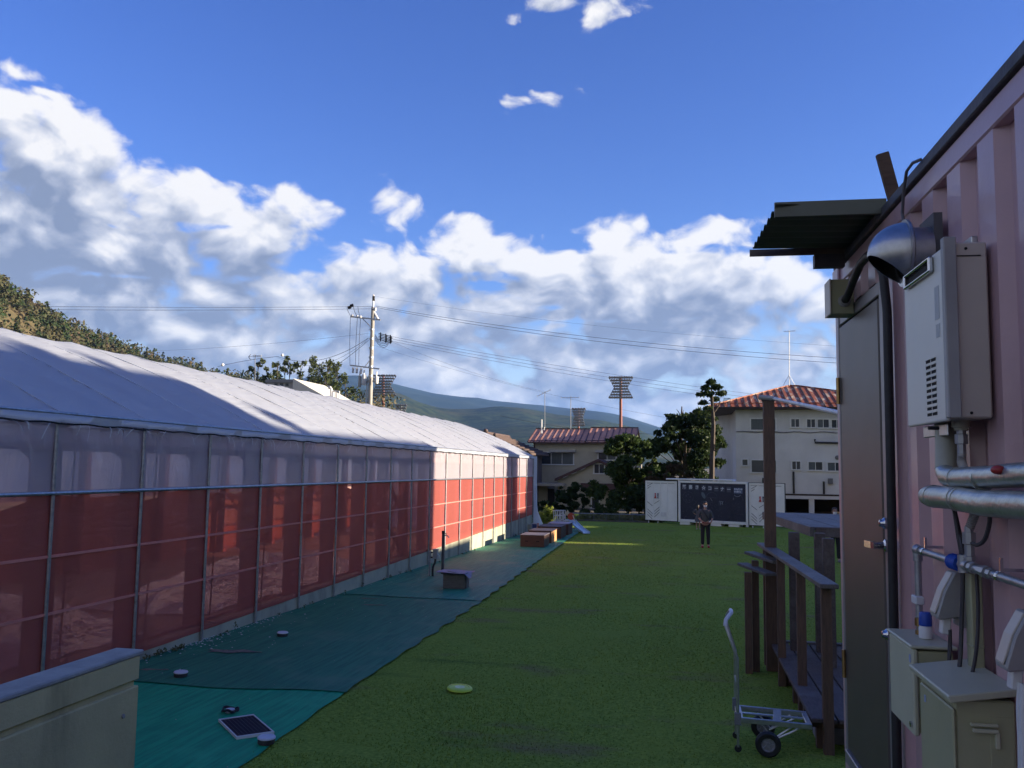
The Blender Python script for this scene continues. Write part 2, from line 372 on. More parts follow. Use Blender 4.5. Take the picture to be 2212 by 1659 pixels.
M_blade = lawn_material(0.4)
def grass():
    n = 190000
    y = 6.0 + 41 * rng.random(n) ** 1.9; ex = np.array([edge_x(v) for v in np.linspace(3, 49, 200)])
    x0 = np.interp(y, np.linspace(3, 49, 200), ex) - 0.06 - 0.09 * np.abs(fbm(y * 3.1, y * 0.7, 9, 4)); x = x0 + (np.minimum(12, 0.30 * y + 1.0) - x0) * rng.random(n)
    k = fbm(x * 2.2, y * 2.2, 3, 3) > -0.9; x, y = x[k], y[k]; n = len(x)
    h = (0.008 + 0.011 * rng.random(n) + 0.018 * (rng.random(n) > .985)) * (1 + .3 * fbm(x, y, 5, 2)); w = 0.0035 + 0.00042 * y
    z = -SLOPE * y - 0.012 + 0.004 * np.sin(x * 1.7 + y * .9) * np.sin(y * 1.3) - 0.003
    a = rng.random(n) * 6.283; l = 0.5 * h * rng.random(n); la = rng.random(n) * 6.283
    p0 = np.stack([x - w * np.cos(a), y - w * np.sin(a), z], 1); p1 = np.stack([x + w * np.cos(a), y + w * np.sin(a), z], 1)
    p2 = np.stack([x + l * np.cos(la), y + l * np.sin(la), z + h], 1)
    V = np.stack([p0, p1, p2], 1).reshape(-1, 3)
    tag(mesh_np('grass', V, np.arange(3 * n).reshape(n, 3), M_blade), 'short trodden green grass of the lawn', 'grass', kind='stuff')
grass()

# mats of artificial turf beside the greenhouse
def mat_material(name, c1, c2, c3):
    return pm(name, c1, c2, 3.2, 0.62, stretch=(6, 0.35, 1), lo=.40, hi=.60, bump=0.8, bscale=9, c3=c3, scale3=0.8, lo3=0.52, hi3=0.72, spec=0.15, rvar=0.06)
M_mat1 = mat_material('bright green turf mat', (0.016, 0.36, 0.17), (0.014, 0.26, 0.13), (0.035, 0.42, 0.20))
M_mat2 = mat_material('teal turf mat', (0.036, 0.215, 0.115), (0.024, 0.15, 0.09), (0.085, 0.22, 0.13))
M_mat3 = mat_material('worn teal turf mat', (0.050, 0.265, 0.160), (0.034, 0.20, 0.13), (0.13, 0.25, 0.15))
XG = -7.2
def mat_piece(name, label, ya, yb, dz, mat, sl=0.0):
    P = []; n = max(4, int((yb - ya) / 0.3))
    for i in range(n + 1):
        row = []
        for j in range(13):
            t = j / 12; y = ya + (yb - ya) * i / n + (sl * t if i == 0 else 0) + (0.05 * math.sin(9 * t) if i in (0,) else 0)
            x = XG - 0.02 + (edge_x(y) + (0.03 * math.sin(y * 6) + 0.02 * math.sin(y * 15) if j == 12 else 0) - XG + 0.02) * t
            row.append((x, y, gz(y) + dz + 0.004 * math.sin(y * 2.1 + x * 3)))
        P.append(row)
    b = MB(); b.grid(P); o = b.build(name, mat, origin=(XG + 1.5, (ya + yb) / 2, gz((ya + yb) / 2)), smooth=True); tag(o, label, 'mat')
mat_piece('turf_mat', 'bright green artificial turf mat in the near corner under the small solar panel', 3.0, 9.9, 0.004, M_mat1)
mat_piece('turf_mat', 'dark teal turf mat along the greenhouse, between bright green mat and stool', 9.52, 17.6, 0.016, M_mat2, 0.24)
mat_piece('turf_mat', 'worn teal turf mat running from the stool to the vaulting boxes', 17.45, 42.0, 0.028, M_mat3, -0.1)

# raised terrace with its parapet, where the photographer stands
M_conc = pm('stained concrete', (0.60, 0.53, 0.275), (0.51, 0.45, 0.24), 2.5, 0.85, bump=0.35, bscale=45, c3=(0.25, 0.22, 0.125), scale3=1.3, lo3=0.53, hi3=0.75, stretch3=(1, 1.6, .35), spec=0.2)
M_conc_cap = pm('pale concrete cap', (0.36, 0.36, 0.33), (0.28, 0.28, 0.26), 6, 0.85, bump=0.3, bscale=60, spec=0.2)
def parapet():
    t = thing('parapet_wall', 'beige stained concrete parapet wall with a pale cap, at bottom left corner', 'wall', (-3.3, 1.0, gz(1)))
    ye, z1 = 4.77, 1.41
    MB().bbox((-3.38, -6, gz(0) - .3), (-3.2, ye - 0.03, z1 - 0.19)).build('wall_body', M_conc, t, bevel=0.006)
    MB().bbox((-3.36, -6, z1 - 0.19), (-3.222, ye - 0.05, z1 - 0.155)).build('recess', M_conc, t)
    MB().bbox((-3.38, -6, z1 - 0.155), (-3.2, ye - 0.03, z1 - 0.02)).build('upper_course', M_conc, t, bevel=0.006)
    MB().bbox((-3.386, -6, z1 - 0.018), (-3.194, ye, z1 + 0.012)).build('cap', M_conc_cap, t, bevel=0.008)
    MB().lathe([(0.0, 0.0), (0.014, 0.001), (0.012, 0.008), (0.0, 0.010)], (-3.199, ye - 0.17, z1 - 0.33), (1, 0, 0), 10).build('patch', M_conc_cap, t)
parapet()
def terrace():
    tag(MB().bbox((-3.18, -6, gz(0) - 0.3), (9.0, 3.6, 0.88)).build('terrace', pm('terrace concrete', (0.24, 0.235, 0.21), (0.18, 0.175, 0.16), 3, .9, bump=.3), origin=(0, 0, .88)), kind='structure')
terrace()

# hills and mountains
def ridge(name, prof, D, depth, mat, seed, rough, foot=0.25):
    """a mountain range: its skyline height against direction, sloping down towards us and away"""
    px = np.array([p[0] for p in prof], float); py = np.array([p[1] for p in prof], float)
    na, nd = 260, 46; rows = []
    U = np.linspace(px[0], px[-1], na); Y = np.interp(U, px, py); Y = np.convolve(np.pad(Y, 6, 'edge'), np.ones(13) / 13, 'valid')
    dirs = np.array([ray(u, v) for u, v in zip(U, Y)]); hyp = np.hypot(dirs[:, 0], dirs[:, 1])
    dx, dy, H = dirs[:, 0] / hyp, dirs[:, 1] / hyp, dirs[:, 2] / hyp * D + CAM[2]
    for i, s in enumerate(np.linspace(-1, 0.6, nd)):
        d = D + s * depth; f = (1 - abs(s)) if s < 0 else 1 - s * 1.4
        prof_ = np.sin(np.clip(f, 0, 1) * math.pi / 2) ** 1.25
        x, y = dx * d, dy * d
        nz_ = fbm(x / (depth * .12), y / (depth * .12), seed, 5); spur = np.abs(fbm(x / (depth * .2), y / (depth * .35), seed + 1, 4))
        z = H * prof_ + rough * H.max() * (nz_ * .35 - spur * .9) * min(1, abs(s) * 3 + .10) * np.clip(prof_, .1, 1)
        rows.append(np.stack([x, y, np.maximum(z, -2)], 1))
    V = np.concatenate(rows); F = [(i * na + j, i * na + j + 1, (i + 1) * na + j + 1, (i + 1) * na + j) for i in range(nd - 1) for j in range(na - 1)]
    tag(mesh_np(name, V, F, mat, smooth=True), kind='structure')
M_far = pm('wooded mountain far', (0.014, 0.026, 0.020), (0.026, 0.040, 0.026), 0.006, 0.95, spec=0.05, bump=0.0)
M_mid = pm('wooded mountain mid', (0.014, 0.026, 0.014), (0.040, 0.055, 0.022), 0.03, 0.95, spec=0.05, lo=.42, hi=.6, c3=(0.05, 0.05, 0.024), scale3=0.006)
ridge('mountains', [(-700, 830), (200, 835), (480, 850), (600, 826), (690, 806), (720, 799), (760, 807), (830, 827), (900, 844), (960, 855), (1010, 862), (1080, 867), (1150, 874), (1220, 883), (1300, 889), (1345, 893), (1390, 912), (1415, 925), (1480, 942), (1600, 950), (1900, 965), (2600, 975)], 7000, 3200, M_far, 3, 0.16)
ridge('wooded_hills', [(-500, 930), (500, 905), (700, 862), (800, 838), (850, 842), (900, 868), (960, 898), (1000, 895), (1050, 884), (1110, 880), (1180, 893), (1230, 905), (1300, 915), (1350, 926), (1400, 945), (1480, 968), (1600, 985), (2000, 995), (2600, 1000)], 3300, 1700, M_mid, 8, 0.24)
def near_hill():
    prof = [(-420, 500), (-200, 570), (0, 652), (60, 680), (120, 716), (170, 738), (220, 757), (290, 782), (350, 798), (420, 815), (500, 832), (560, 842), (640, 870), (700, 900)]
    px = np.array([p[0] for p in prof], float); py = np.array([p[1] for p in prof], float)
    na, nd = 90, 30; U = np.linspace(px[0], px[-1], na); Y = np.interp(U, px, py); dirs = np.array([ray(u, v) for u, v in zip(U, Y)]); hyp = np.hypot(dirs[:, 0], dirs[:, 1])
    D = 430 + 0.30 * (U + 420); H = dirs[:, 2] / hyp * D + CAM[2]; dx, dy = dirs[:, 0] / hyp, dirs[:, 1] / hyp
    rows = []
    for s in np.linspace(-1, .4, nd):
        d = D + s * 240; f = 1 - abs(s) if s < 0 else 1 - s; pr = np.sin(np.clip(f, 0, 1) * math.pi / 2) ** 1.1
        rows.append(np.stack([dx * d, dy * d, np.maximum(H * pr + 2.5 * fbm(dx * d / 30, dy * d / 30, 4, 3) * min(1, abs(s) * 3), -2)], 1))
    V = np.concatenate(rows); F = [(i * na + j, i * na + j + 1, (i + 1) * na + j + 1, (i + 1) * na + j) for i in range(nd - 1) for j in range(na - 1)]
    tag(mesh_np('hillside', V, F, pm('hillside soil', (0.10, 0.085, 0.045), (0.14, 0.11, 0.06), .05, .95, spec=.05), smooth=True), kind='structure')
    A = V.reshape(nd, na, 3); cs = []; szs = []
    nt_ = 4200
    for k in range(nt_):
        i = rng.random() * (nd * .74); j = rng.random() * (na - 1.01); a, b = int(i), int(j); u, v = i - a, j - b
        p = A[a, b] * (1 - u) * (1 - v) + A[a + 1, b] * u * (1 - v) + A[a, b + 1] * (1 - u) * v + A[a + 1, b + 1] * u * v
        h = 4.0 + 8.0 * rng.random() ** 2.2; con = rng.random() < 0.40
        m = int(16 + 2.6 * h)
        t = rng.random(m); ang = rng.random(m) * 6.283
        rr = h * (0.26 * (1 - t) + .03 if con else 0.32 * np.sqrt(np.clip(1 - (2 * t - 1) ** 2, 0, 1))) * np.sqrt(rng.random(m))
        cs.append(np.stack([p[0] + rr * np.cos(ang), p[1] + rr * np.sin(ang), p[2] + h * (.15 + .85 * t)], 1))
    C = np.concatenate(cs); V, F = leaves(C, 1.15, aspect=1.3)
    mw = pm('mixed autumn woodland', (0.026, 0.046, 0.018), (0.080, 0.074, 0.038), 0.11, 0.9, lo=.44, hi=.58, c3=(0.105, 0.075, 0.048), scale3=0.06, lo3=0.54, hi3=0.64, spec=.1)
    tag(mesh_np('woodland', V, F, mw), 'mixed green and brown autumn woodland covering the hillside', 'woodland', kind='stuff')
near_hill()
# ------------------------------------------------------------------ the film greenhouse on the left
Y0, SP, NB = 3.85, 1.65, 22                       # first post, spacing, number of bays
Y1 = Y0 + SP * NB
def z_kick(y): return 0.03 + (y - 12.18) * 0.0085
def z_rail(y): return 2.15 - (y - 8.7) * 0.0045
def z_eave(y): return 3.05 - (y - 8.7) * 0.0045
XR, XB = -11.0, -14.8
def roof_z(x, y):
    t = (x - XG) / (XR - XG); e = z_eave(y)
    if t > 1: t = 2 - t
    return e + 0.06 + (4.56 - 3.0) * (0.86 * t + 0.24 * math.sin(t * math.pi / 2) - 0.10 * t * t)
M_galv = pm('galvanised pipe', (0.42, 0.43, 0.45), (0.30, 0.31, 0.33), 18, 0.42, metal=0.75, c3=(0.26, 0.20, 0.16), scale3=6, lo3=.62, hi3=.75)
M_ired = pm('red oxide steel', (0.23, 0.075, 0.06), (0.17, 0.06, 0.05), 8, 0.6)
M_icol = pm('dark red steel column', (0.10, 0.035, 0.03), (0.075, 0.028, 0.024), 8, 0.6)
M_girt = pm('pale red girt', (0.66, 0.22, 0.18), (0.56, 0.18, 0.15), 5, .6)
M_clear = film('clear greenhouse film', (0.93, 0.94, 1.0), (0.88, 0.78, 0.85), trans=0.32, transl=0.50, gloss=0.10, rough=0.16, wr=0.55, wscale=2.2, wst=(1, 2.0, 0.7))
M_red = film('red shade netting', (0.93, 0.60, 0.58), (0.74, 0.215, 0.185), trans=0.40, transl=0.45, gloss=0.06, rough=0.22, wr=0.35, wscale=2.4, wst=(1, .6, 2.5))
M_roof = film('milky roof film', (0.9, 0.92, 1.0), (0.76, 0.81, 0.88), trans=0.05, transl=0.50, gloss=0.12, rough=0.30, wr=0.45, wscale=1.2, wst=(5.0, 1.0, 3.0))
M_kick = pm('greenish concrete kick wall', (0.42, 0.42, 0.31), (0.35, 0.355, 0.27), 3, 0.85, bump=.3, bscale=40, c3=(0.19, 0.19, 0.155), scale3=1.2, lo3=.5, hi3=.72, stretch3=(1, 1.2, .5), spec=.2)
gh = thing('greenhouse', 'long plastic film greenhouse with milky roof and red netted side along the lawn', 'greenhouse', (XR, 22, gz(22)))
def greenhouse():
    # concrete foot, cast in lengths
    for k in range(NB):
        ya, yb = Y0 + k * SP + .004, Y0 + (k + 1) * SP - .004
        b = MB(); za, zb = gz(ya) - .1, gz(yb) - .1
        xo, xi = XG + 0.0, XG - 0.14
        b.add([(xo, ya, za), (xo, yb, zb), (xo, yb, z_kick(yb) + .02), (xo, ya, z_kick(ya) + .02), (xi, ya, za), (xi, yb, zb), (xi, yb, z_kick(yb) + .02), (xi, ya, z_kick(ya) + .02)],
              [(0, 1, 2, 3), (5, 4, 7, 6), (3, 2, 6, 7), (1, 0, 4, 5), (0, 3, 7, 4), (2, 1, 5, 6)])
        b.build('kick_wall', M_kick, gh)
    def panel(ya, yb, zf0, zf1, x, amp, nz_, seed):
        P = []
        for i in range(nz_ + 1):
            t = i / nz_; row = []
            for j in range(9):
                u = j / 8; y = ya + (yb - ya) * u; z = zf0(y) + (zf1(y) - zf0(y)) * t
                dx = amp * math.sin(math.pi * u) * (0.6 + .4 * math.sin(seed + 7 * t)) * math.sin(math.pi * (0.1 + .8 * t)) + .006 * math.sin(11 * u + 9 * t + seed)
                row.append((x + dx, y, z))
            P.append(row)
        return P
    for k in range(NB):
        ya, yb = Y0 + k * SP, Y0 + (k + 1) * SP
        MB().grid(panel(ya, yb, lambda y: z_rail(y) + .0, lambda y: z_eave(y) + .03, XG + .012, .018, 7, k * 1.7)).build('clear_film_panel', M_clear, gh, smooth=True, sharp=80)
        MB().grid(panel(ya, yb, lambda y: z_kick(y) - .03, lambda y: z_rail(y) - .0, XG + .010, .022, 10, k * 2.3)).build('red_net_panel', M_red, gh, smooth=True, sharp=80)
        # a darker hem where the netting is folded at the foot
    for k in range(NB + 1):
        y = Y0 + k * SP
        MB().tube([(XG + .035, y, gz(y) + .02), (XG + .035, y, z_eave(y) + .02)], .021, 8).build('post', M_galv, gh, smooth=True)
        MB().tube([(XG - .10, y + .42, z_kick(y)), (XG - .03, y + .42, z_eave(y))], .011, 6).build('inner_pole', M_ired, gh, smooth=True)
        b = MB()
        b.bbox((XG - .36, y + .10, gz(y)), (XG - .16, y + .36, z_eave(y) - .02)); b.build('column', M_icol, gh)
        MB().bar((XG - .25, y + .22, 2.42), (XG - .25, y - .35, 2.80), .06, .09).build('knee_brace', M_ired, gh)
        # truss across
        MB().bar((XG - .3, y + .23, z_eave(y) - .12), (XB + .3, y + .23, z_eave(y) - .12), .07, .10).bar((XG - .3, y + .23, z_eave(y) - .02), (XR, y + .23, roof_z(XR, y) - .12), .06, .08).bar((XB + .3, y + .23, z_eave(y) - .02), (XR, y + .23, roof_z(XR, y) - .12), .06, .08).build('truss', M_ired, gh)
        MB().bbox((XB + .16, y + .10, gz(y)), (XB + .36, y + .30, z_eave(y) - .02)).build('column', M_ired, gh)
    for zf, r in ((z_rail, .024), (lambda y: z_eave(y) + .02, .022)):
        MB().tube([(XG + .058, y, zf(y)) for y in (Y0 - .1, 12, 22, 32, Y1 + .05)], r, 8).build('side_rail', M_galv, gh, smooth=True)
    for dz in (2.72, 1.45, .80):
        MB().bar((XG + (.030 if dz < 2 else -.045), Y0, dz), (XG + (.030 if dz < 2 else -.045), Y1, dz - .15), .012 if dz < 2 else .04, .032 if dz < 2 else .12).build('girt', M_girt if dz < 2 else M_ired, gh)
    MB().bar((XG - .02, Y0, z_kick(Y0) + .11), (XG - .02, Y1, z_kick(Y1) + .11), .03, .03).build('foot_rail', M_ired, gh)
    # cross brace in the tenth bay
    for ya, za, yb, zb in ((20.35 + .2, z_kick(20), 21.9, 1.05), (21.9, z_kick(20), 20.55, 1.05), (20.55, 1.05, 21.9, z_rail(21)), (21.9, 1.05, 20.55, z_rail(21))):
        MB().bar((XG - .10, ya, za), (XG - .10, yb, zb), .05, .07, (1, 0, 0)).build('cross_brace', M_ired, gh)
    # roof: one strip of film between each two hoops, both slopes
    for k in range(NB):
        ya, yb = Y0 + k * SP, Y0 + (k + 1) * SP
        P = []
        for j in range(15):
            u = j / 14; y = ya + (yb - ya) * u; row = [(XG + .075, y, z_eave(y) - .085 + .01 * math.sin(k * 3 + u * 6)), (XG + .085, y, z_eave(y) + .0)]
            for i in range(97):
                x = XG + .04 + (XB - XG - .08) * i / 96
                sag = -0.030 * math.sin(math.pi * u) ** .7
                ds = min(u, 1 - u) * SP; env = max(0.0, math.sin(x * 1.3 + k * 2.1) + .35 * math.sin(x * 3.1 + k)); wr = 0.009 * math.exp(-ds / .25) * env * math.sin(x * 34 + 5 * math.sin(k * 1.7 + x) + 3 * u) + 0.007 * math.sin(x * 2.2 - u * 9 + k * 2) + .004 * math.sin(x * 9 + u * 14 + k)
                row.append((x, y, roof_z(x, y) + sag + wr))
            row += [(XB - .08, y, z_eave(y))]
            P.append(row)
        MB().grid(P).build('roof_film', M_roof, gh, smooth=True, sharp=80)
        # the hoop that carries the seam
        y = ya
        MB().tube([(x, y, roof_z(x, y) + .004) for x in np.linspace(XG + .05, XB - .05, 25)], .007, 6).build('hoop', M_roof, gh, smooth=True)
    y = Y1; MB().tube([(x, y, roof_z(x, y) + .004) for x in np.linspace(XG + .05, XB - .05, 25)], .011, 6).build('hoop', M_galv, gh, smooth=True)
    # dark cord lacing under the eave, and torn film hanging from it
    MB().tube([(XG + .07, y, z_eave(y) - .095 + .008 * math.sin(y * 9)) for y in np.arange(Y0, Y1 + .05, .12)], .012, 5).build('eave_cord', pm('black cord', (0.012, 0.012, 0.014), rough=.8), gh, smooth=True)
    b = MB()
    for k in range(150):
        y = Y0 + (Y1 - Y0) * random.random() ** 1.3; z = z_eave(y) - .10; l = random.uniform(.05, .20); dy = random.uniform(-.22, .22); w = random.uniform(.006, .016)
        P = [[(XG + .085 + .02 * math.sin(t * 3), y + dy * t + q, z - l * t * t + .01 * q) for q in (0, w)] for t in (0, .35, .7, 1)]
        b.grid(P)
    tag(b.build('torn_film', pm('torn white film', (0.75, 0.76, 0.8), rough=.4), gh), kind='stuff')
    # the far side: clear film above, red netting with a sagging top below
    P = [[(XB, y, z_rail(y) - .55), (XB, y, z_eave(y) + .03)] for y in np.linspace(Y0, Y1, 30)]
    MB().grid(P).build('back_film', film('hazy back film', (.9, .9, 1.), (.62, .56, .64), trans=.06, transl=.6, gloss=.06, rough=.3), gh, smooth=True)
    P = []
    for y in np.arange(Y0, Y1, .12):
        zt = 1.40 + .24 * abs(math.sin((y - 1.1) * .62)) ** .8 + .05 * math.sin(y * 2.2); P.append([(XB + .10, y, -0.3), (XB + .12 + .02 * math.sin(y * 7), y, zt * .5), (XB + .10, y, zt)])
    MB().grid(P).build('back_curtain', pm('red brown curtain', (0.20, 0.060, 0.040), (0.15, 0.045, 0.03), 3, .8), gh, smooth=True)
    MB().add([(XG - .16, Y0, gz(Y0) + .01), (XB, Y0, gz(Y0) + .01), (XB, Y1, gz(Y1) + .01), (XG - .16, Y1, gz(Y1) + .01)], [(0, 1, 2, 3)]).build('inner_floor', pm('soil floor', (0.22, 0.16, 0.12), (0.17, 0.12, 0.09), 2, .9), gh)
    # end walls
    for y, nm in ((Y0, 'end_film'), (Y1, 'end_film')):
        P = [[(x, y, gz(y)), (x, y, z_eave(y)), (x, y, roof_z(x, y) - .01)] for x in np.linspace(XG - .02, XB + .02, 24)]
        MB().grid(P).build(nm, M_clear, gh, smooth=True)
    # loose film hanging at the far corner, flaring out at its foot
    P = []
    for i in range(13):
        t = i / 12; z = z_eave(Y1) + .02 - t * (z_eave(Y1) - gz(Y1) - .02); fl = .10 + .05 * t + (.42 * max(0, t - .72) / .28 if t > .72 else 0)
        P.append([(XG + .06 + u * fl * .9, Y1 + .04 + u * .30 + .03 * math.sin(i + u * 7), z) for u in (0, .25, .5, .75, 1)])
    MB().grid(P).build('corner_film', M_roof, gh, smooth=True)
greenhouse()
def inside_things():
    # crumpled film lying in folds on the greenhouse floor
    for k, (y0, y1_, x0, x1, h, lab) in enumerate([(5.5, 12.5, -10.6, -8.3, .95, 'heap of crumpled clear plastic film inside the greenhouse, nearest the camera'), (14.0, 23.0, -10.8, -8.4, .70, 'low heap of crumpled plastic film inside the greenhouse, by the cross brace'), ]):
        P = []
        for i, y in enumerate(np.linspace(y0, y1_, 60)):
            row = []
            for j, x in enumerate(np.linspace(x0, x1, 26)):
                u, v = i / 59, j / 25
                z = gz(y) + .03 + h * math.sin(math.pi * v) ** .8 * math.sin(math.pi * u) ** .5 * (.65 + .35 * math.sin(v * 23 + 1.2 * math.sin(u * 9) + k)) + .03 * math.sin(u * 40 + v * 9)
                row.append((x, y, max(z, gz(y) + .02)))
            P.append(row)
        tag(MB().grid(P).build('film_heap', film('crumpled film', (.9, .9, .95), (.52, .46, .52), trans=.30, transl=.2, gloss=.42, rough=.12, wr=.8, wscale=3, wst=(3, .8, 3)), origin=((x0 + x1) / 2, (y0 + y1_) / 2, gz(y0)), smooth=True), lab, 'plastic film')
inside_things()
def wall_foot():
    # petals, stones and weeds that have gathered along the kick wall
    b = MB()
    for k in range(260):
        y = random.choice([random.gauss(13.0, 1.2), random.uniform(9.4, 30), random.gauss(12.0, .5)]); x = XG + .03 + abs(random.gauss(0, .10 if random.random() < .7 else .5)); s = random.uniform(.006, .018)
        c = Vector((x, y, gz(y) + .034)); a = random.random() * 3.14; b.add([c + Vector((s * math.cos(a + q), s * 1.4 * math.sin(a + q), .004 * (q % 2))) for q in (0, 1.6, 3.1, 4.7)] + [c + Vector((0, 0, s * .7))], [(0, 1, 4), (1, 2, 4), (2, 3, 4), (3, 0, 4), (3, 2, 1, 0)])
    for k in range(110):
        y = random.uniform(6.5, 30); x = random.uniform(XG + .1, edge_x(y) - .05); s = random.uniform(.004, .009); c = Vector((x, y, gz(y) + (.036 if y > 17.5 else .026)))
        b.add([c + Vector((s, 0, 0)), c + Vector((0, s, 0)), c + Vector((-s, 0, 0)), c + Vector((0, -s, 0)), c + Vector((0, 0, s * .8))], [(0, 1, 4), (1, 2, 4), (2, 3, 4), (3, 0, 4), (3, 2, 1, 0)])
    tag(b.build('scattered_petals', pm('pale petals', (.62, .63, .60), (.45, .42, .36), 9, .7)), 'pale petals and chips scattered along the foot of the kick wall', 'petals', kind='stuff')
    cs = []
    for k in range(70):
        y = random.choice([random.gauss(9.6, .5), random.uniform(9, 38), random.gauss(11, .6)]); x = XG + .05 + abs(random.gauss(0, .05)); h = random.uniform(.03, .11); cs.append(in_ball(14, (x, y, gz(y) + .03 + h * .5), (.04, .05, h * .6)))
    V, F = leaves(np.concatenate(cs), .022); tag(mesh_np('weeds', V, F, pm('small weeds', (.06, .095, .03), (.13, .12, .05), 6, .8)), 'small weeds growing along the foot of the kick wall', 'weeds', kind='stuff')
    b = MB()
    for (cx, cy_, rx, ry) in ((-6.35, 11.5, .33, .12), (-6.7, 10.2, .12, .06), (-6.0, 16.2, .20, .06), (-6.4, 17.0, .13, .05)):
        P = [(cx + rx * (1 + .35 * math.sin(3 * a + cx)) * math.cos(a) + .15 * math.sin(a), cy_ + ry * (1 + .3 * math.sin(5 * a)) * math.sin(a), gz(cy_) + .0235) for a in np.linspace(0, 6.283, 22)[:-1]]
        b.add(P, [tuple(range(len(P)))])
    tag(b.build('sand', pm('tan sand', (.24, .18, .125), (.10, .10, .08), 14, .9)), 'thin tan sand spilled on the dark teal turf mat', 'sand', kind='stuff')
wall_foot()
# ------------------------------------------------------------------ the pink container on the right and what hangs on its wall
_a = ray(1430, 1007); CA = Vector((_a[0], _a[1], 0)).normalized(); CN = Vector((-CA.y, CA.x, 0)); DW = 0.95      # along the wall, out of the wall
CU = Vector((0, 0, 1))
DS = 0.0                                              # small shift along the wall, per fixture
def smap(s, h=0.0):
    s = s + DS
    if s < .35: return s + .17
    return (DW - h) / math.tan(math.atan((1430 + 1877 * (DW - h) / s - PCX) / FPX) - math.atan((1430 - PCX) / FPX))
def WP(s, h, z): return WPr(smap(s, h), h, z)
def WPr(s, h, z): return Vector((CAM[0], CAM[1], 0)) + CA * s - CN * (DW - h) + CU * z
WROT = Matrix((CA, CN, CU)).transposed()               # local x = along, y = outward, z = up
def wbox(b, s0, s1, h0, h1, z0, z1):
    hm = (h0 + h1) / 2 if h0 > -.2 else 0.0; s0, s1 = smap(s0, hm), smap(s1, hm); return b.box(WPr((s0 + s1) / 2, (h0 + h1) / 2, (z0 + z1) / 2), (abs(s1 - s0), abs(h1 - h0), abs(z1 - z0)), WROT)
def wt(name, label, cat, s, h, z, group=None): return thing(name, label, cat, WP(s, h, z), group)
M_pink = pm('dusty pink container paint', (0.54, 0.345, 0.36), (0.48, 0.305, 0.32), 1.8, 0.36, bump=0.12, bscale=25, c3=(0.36, 0.225, 0.225), scale3=3.0, lo3=.50, hi3=.78, stretch3=(1, 1, .22), rvar=.08, spec=.5, coat=.12)
M_rust = pm('dark roof flashing', (0.045, 0.045, 0.055), (0.085, 0.08, 0.085), 9, 0.6, bump=.4, bscale=30)
M_doorm = pm('dark grey door steel', (0.095, 0.080, 0.070), (0.08, 0.067, 0.058), 3, 0.42, metal=.2, bump=.04, bscale=80, spec=.6)
M_frame = pm('door frame steel', (0.30, 0.28, 0.28), (0.25, 0.23, 0.235), 5, 0.4, metal=.3)
M_chrome = pm('polished metal', (0.62, 0.62, 0.64), (0.5, 0.5, 0.52), 10, 0.16, metal=1.0)
M_steel = pm('brushed stainless', (0.50, 0.50, 0.50), (0.42, 0.42, 0.42), 30, 0.36, metal=1.0, bump=.05, bscale=90)
M_black = pm('black rubber', (0.012, 0.012, 0.014), (0.02, 0.02, 0.022), 20, 0.55, bump=.2, bscale=60)
M_beige = pm('beige enamel', (0.56, 0.495, 0.42), (0.50, 0.44, 0.375), 2.2, 0.42, bump=.04, bscale=120)
M_heat = pm('pale green grey enamel', (0.70, 0.69, 0.60), (0.65, 0.64, 0.555), 1.5, 0.40, bump=.03, bscale=120)
M_olive = pm('olive enamel', (0.38, 0.38, 0.23), (0.33, 0.33, 0.20), 3, 0.45, bump=.08, bscale=60, c3=(.28, .28, .18), scale3=3, lo3=.55, hi3=.75)
M_olive_l = pm('pale olive enamel', (0.50, 0.50, 0.36), (0.45, 0.45, 0.325), 3, 0.42, bump=.06, bscale=60)
M_dark = pm('dark slot', (0.01, 0.01, 0.011), rough=.8)
M_pvc = pm('cream conduit', (0.40, 0.395, 0.31), (0.34, 0.335, 0.265), 5, .45)
M_silver = pm('silver lagging tape', (0.50, 0.52, 0.48), (0.40, 0.42, 0.38), 10, 0.33, metal=.7, bump=.5, bscale=22, c3=(.33, .35, .29), scale3=5, lo3=.5, hi3=.7)
M_white = pm('white plastic', (0.66, 0.66, 0.66), (0.58, 0.58, 0.58), 6, .45)
M_grey = pm('grey plastic', (0.36, 0.355, 0.34), (0.30, 0.295, 0.285), 5, .5)
M_blue = pm('blue tape', (0.015, 0.07, 0.42), (0.01, 0.05, 0.32), 30, .45, bump=.4, bscale=40)
M_brass = pm('brass', (0.45, 0.30, 0.12), (0.36, 0.22, 0.09), 20, .35, metal=.9)
ZB, ZT = 0.92, 3.54
S_FAR, S_NEAR = 4.63, -6.5
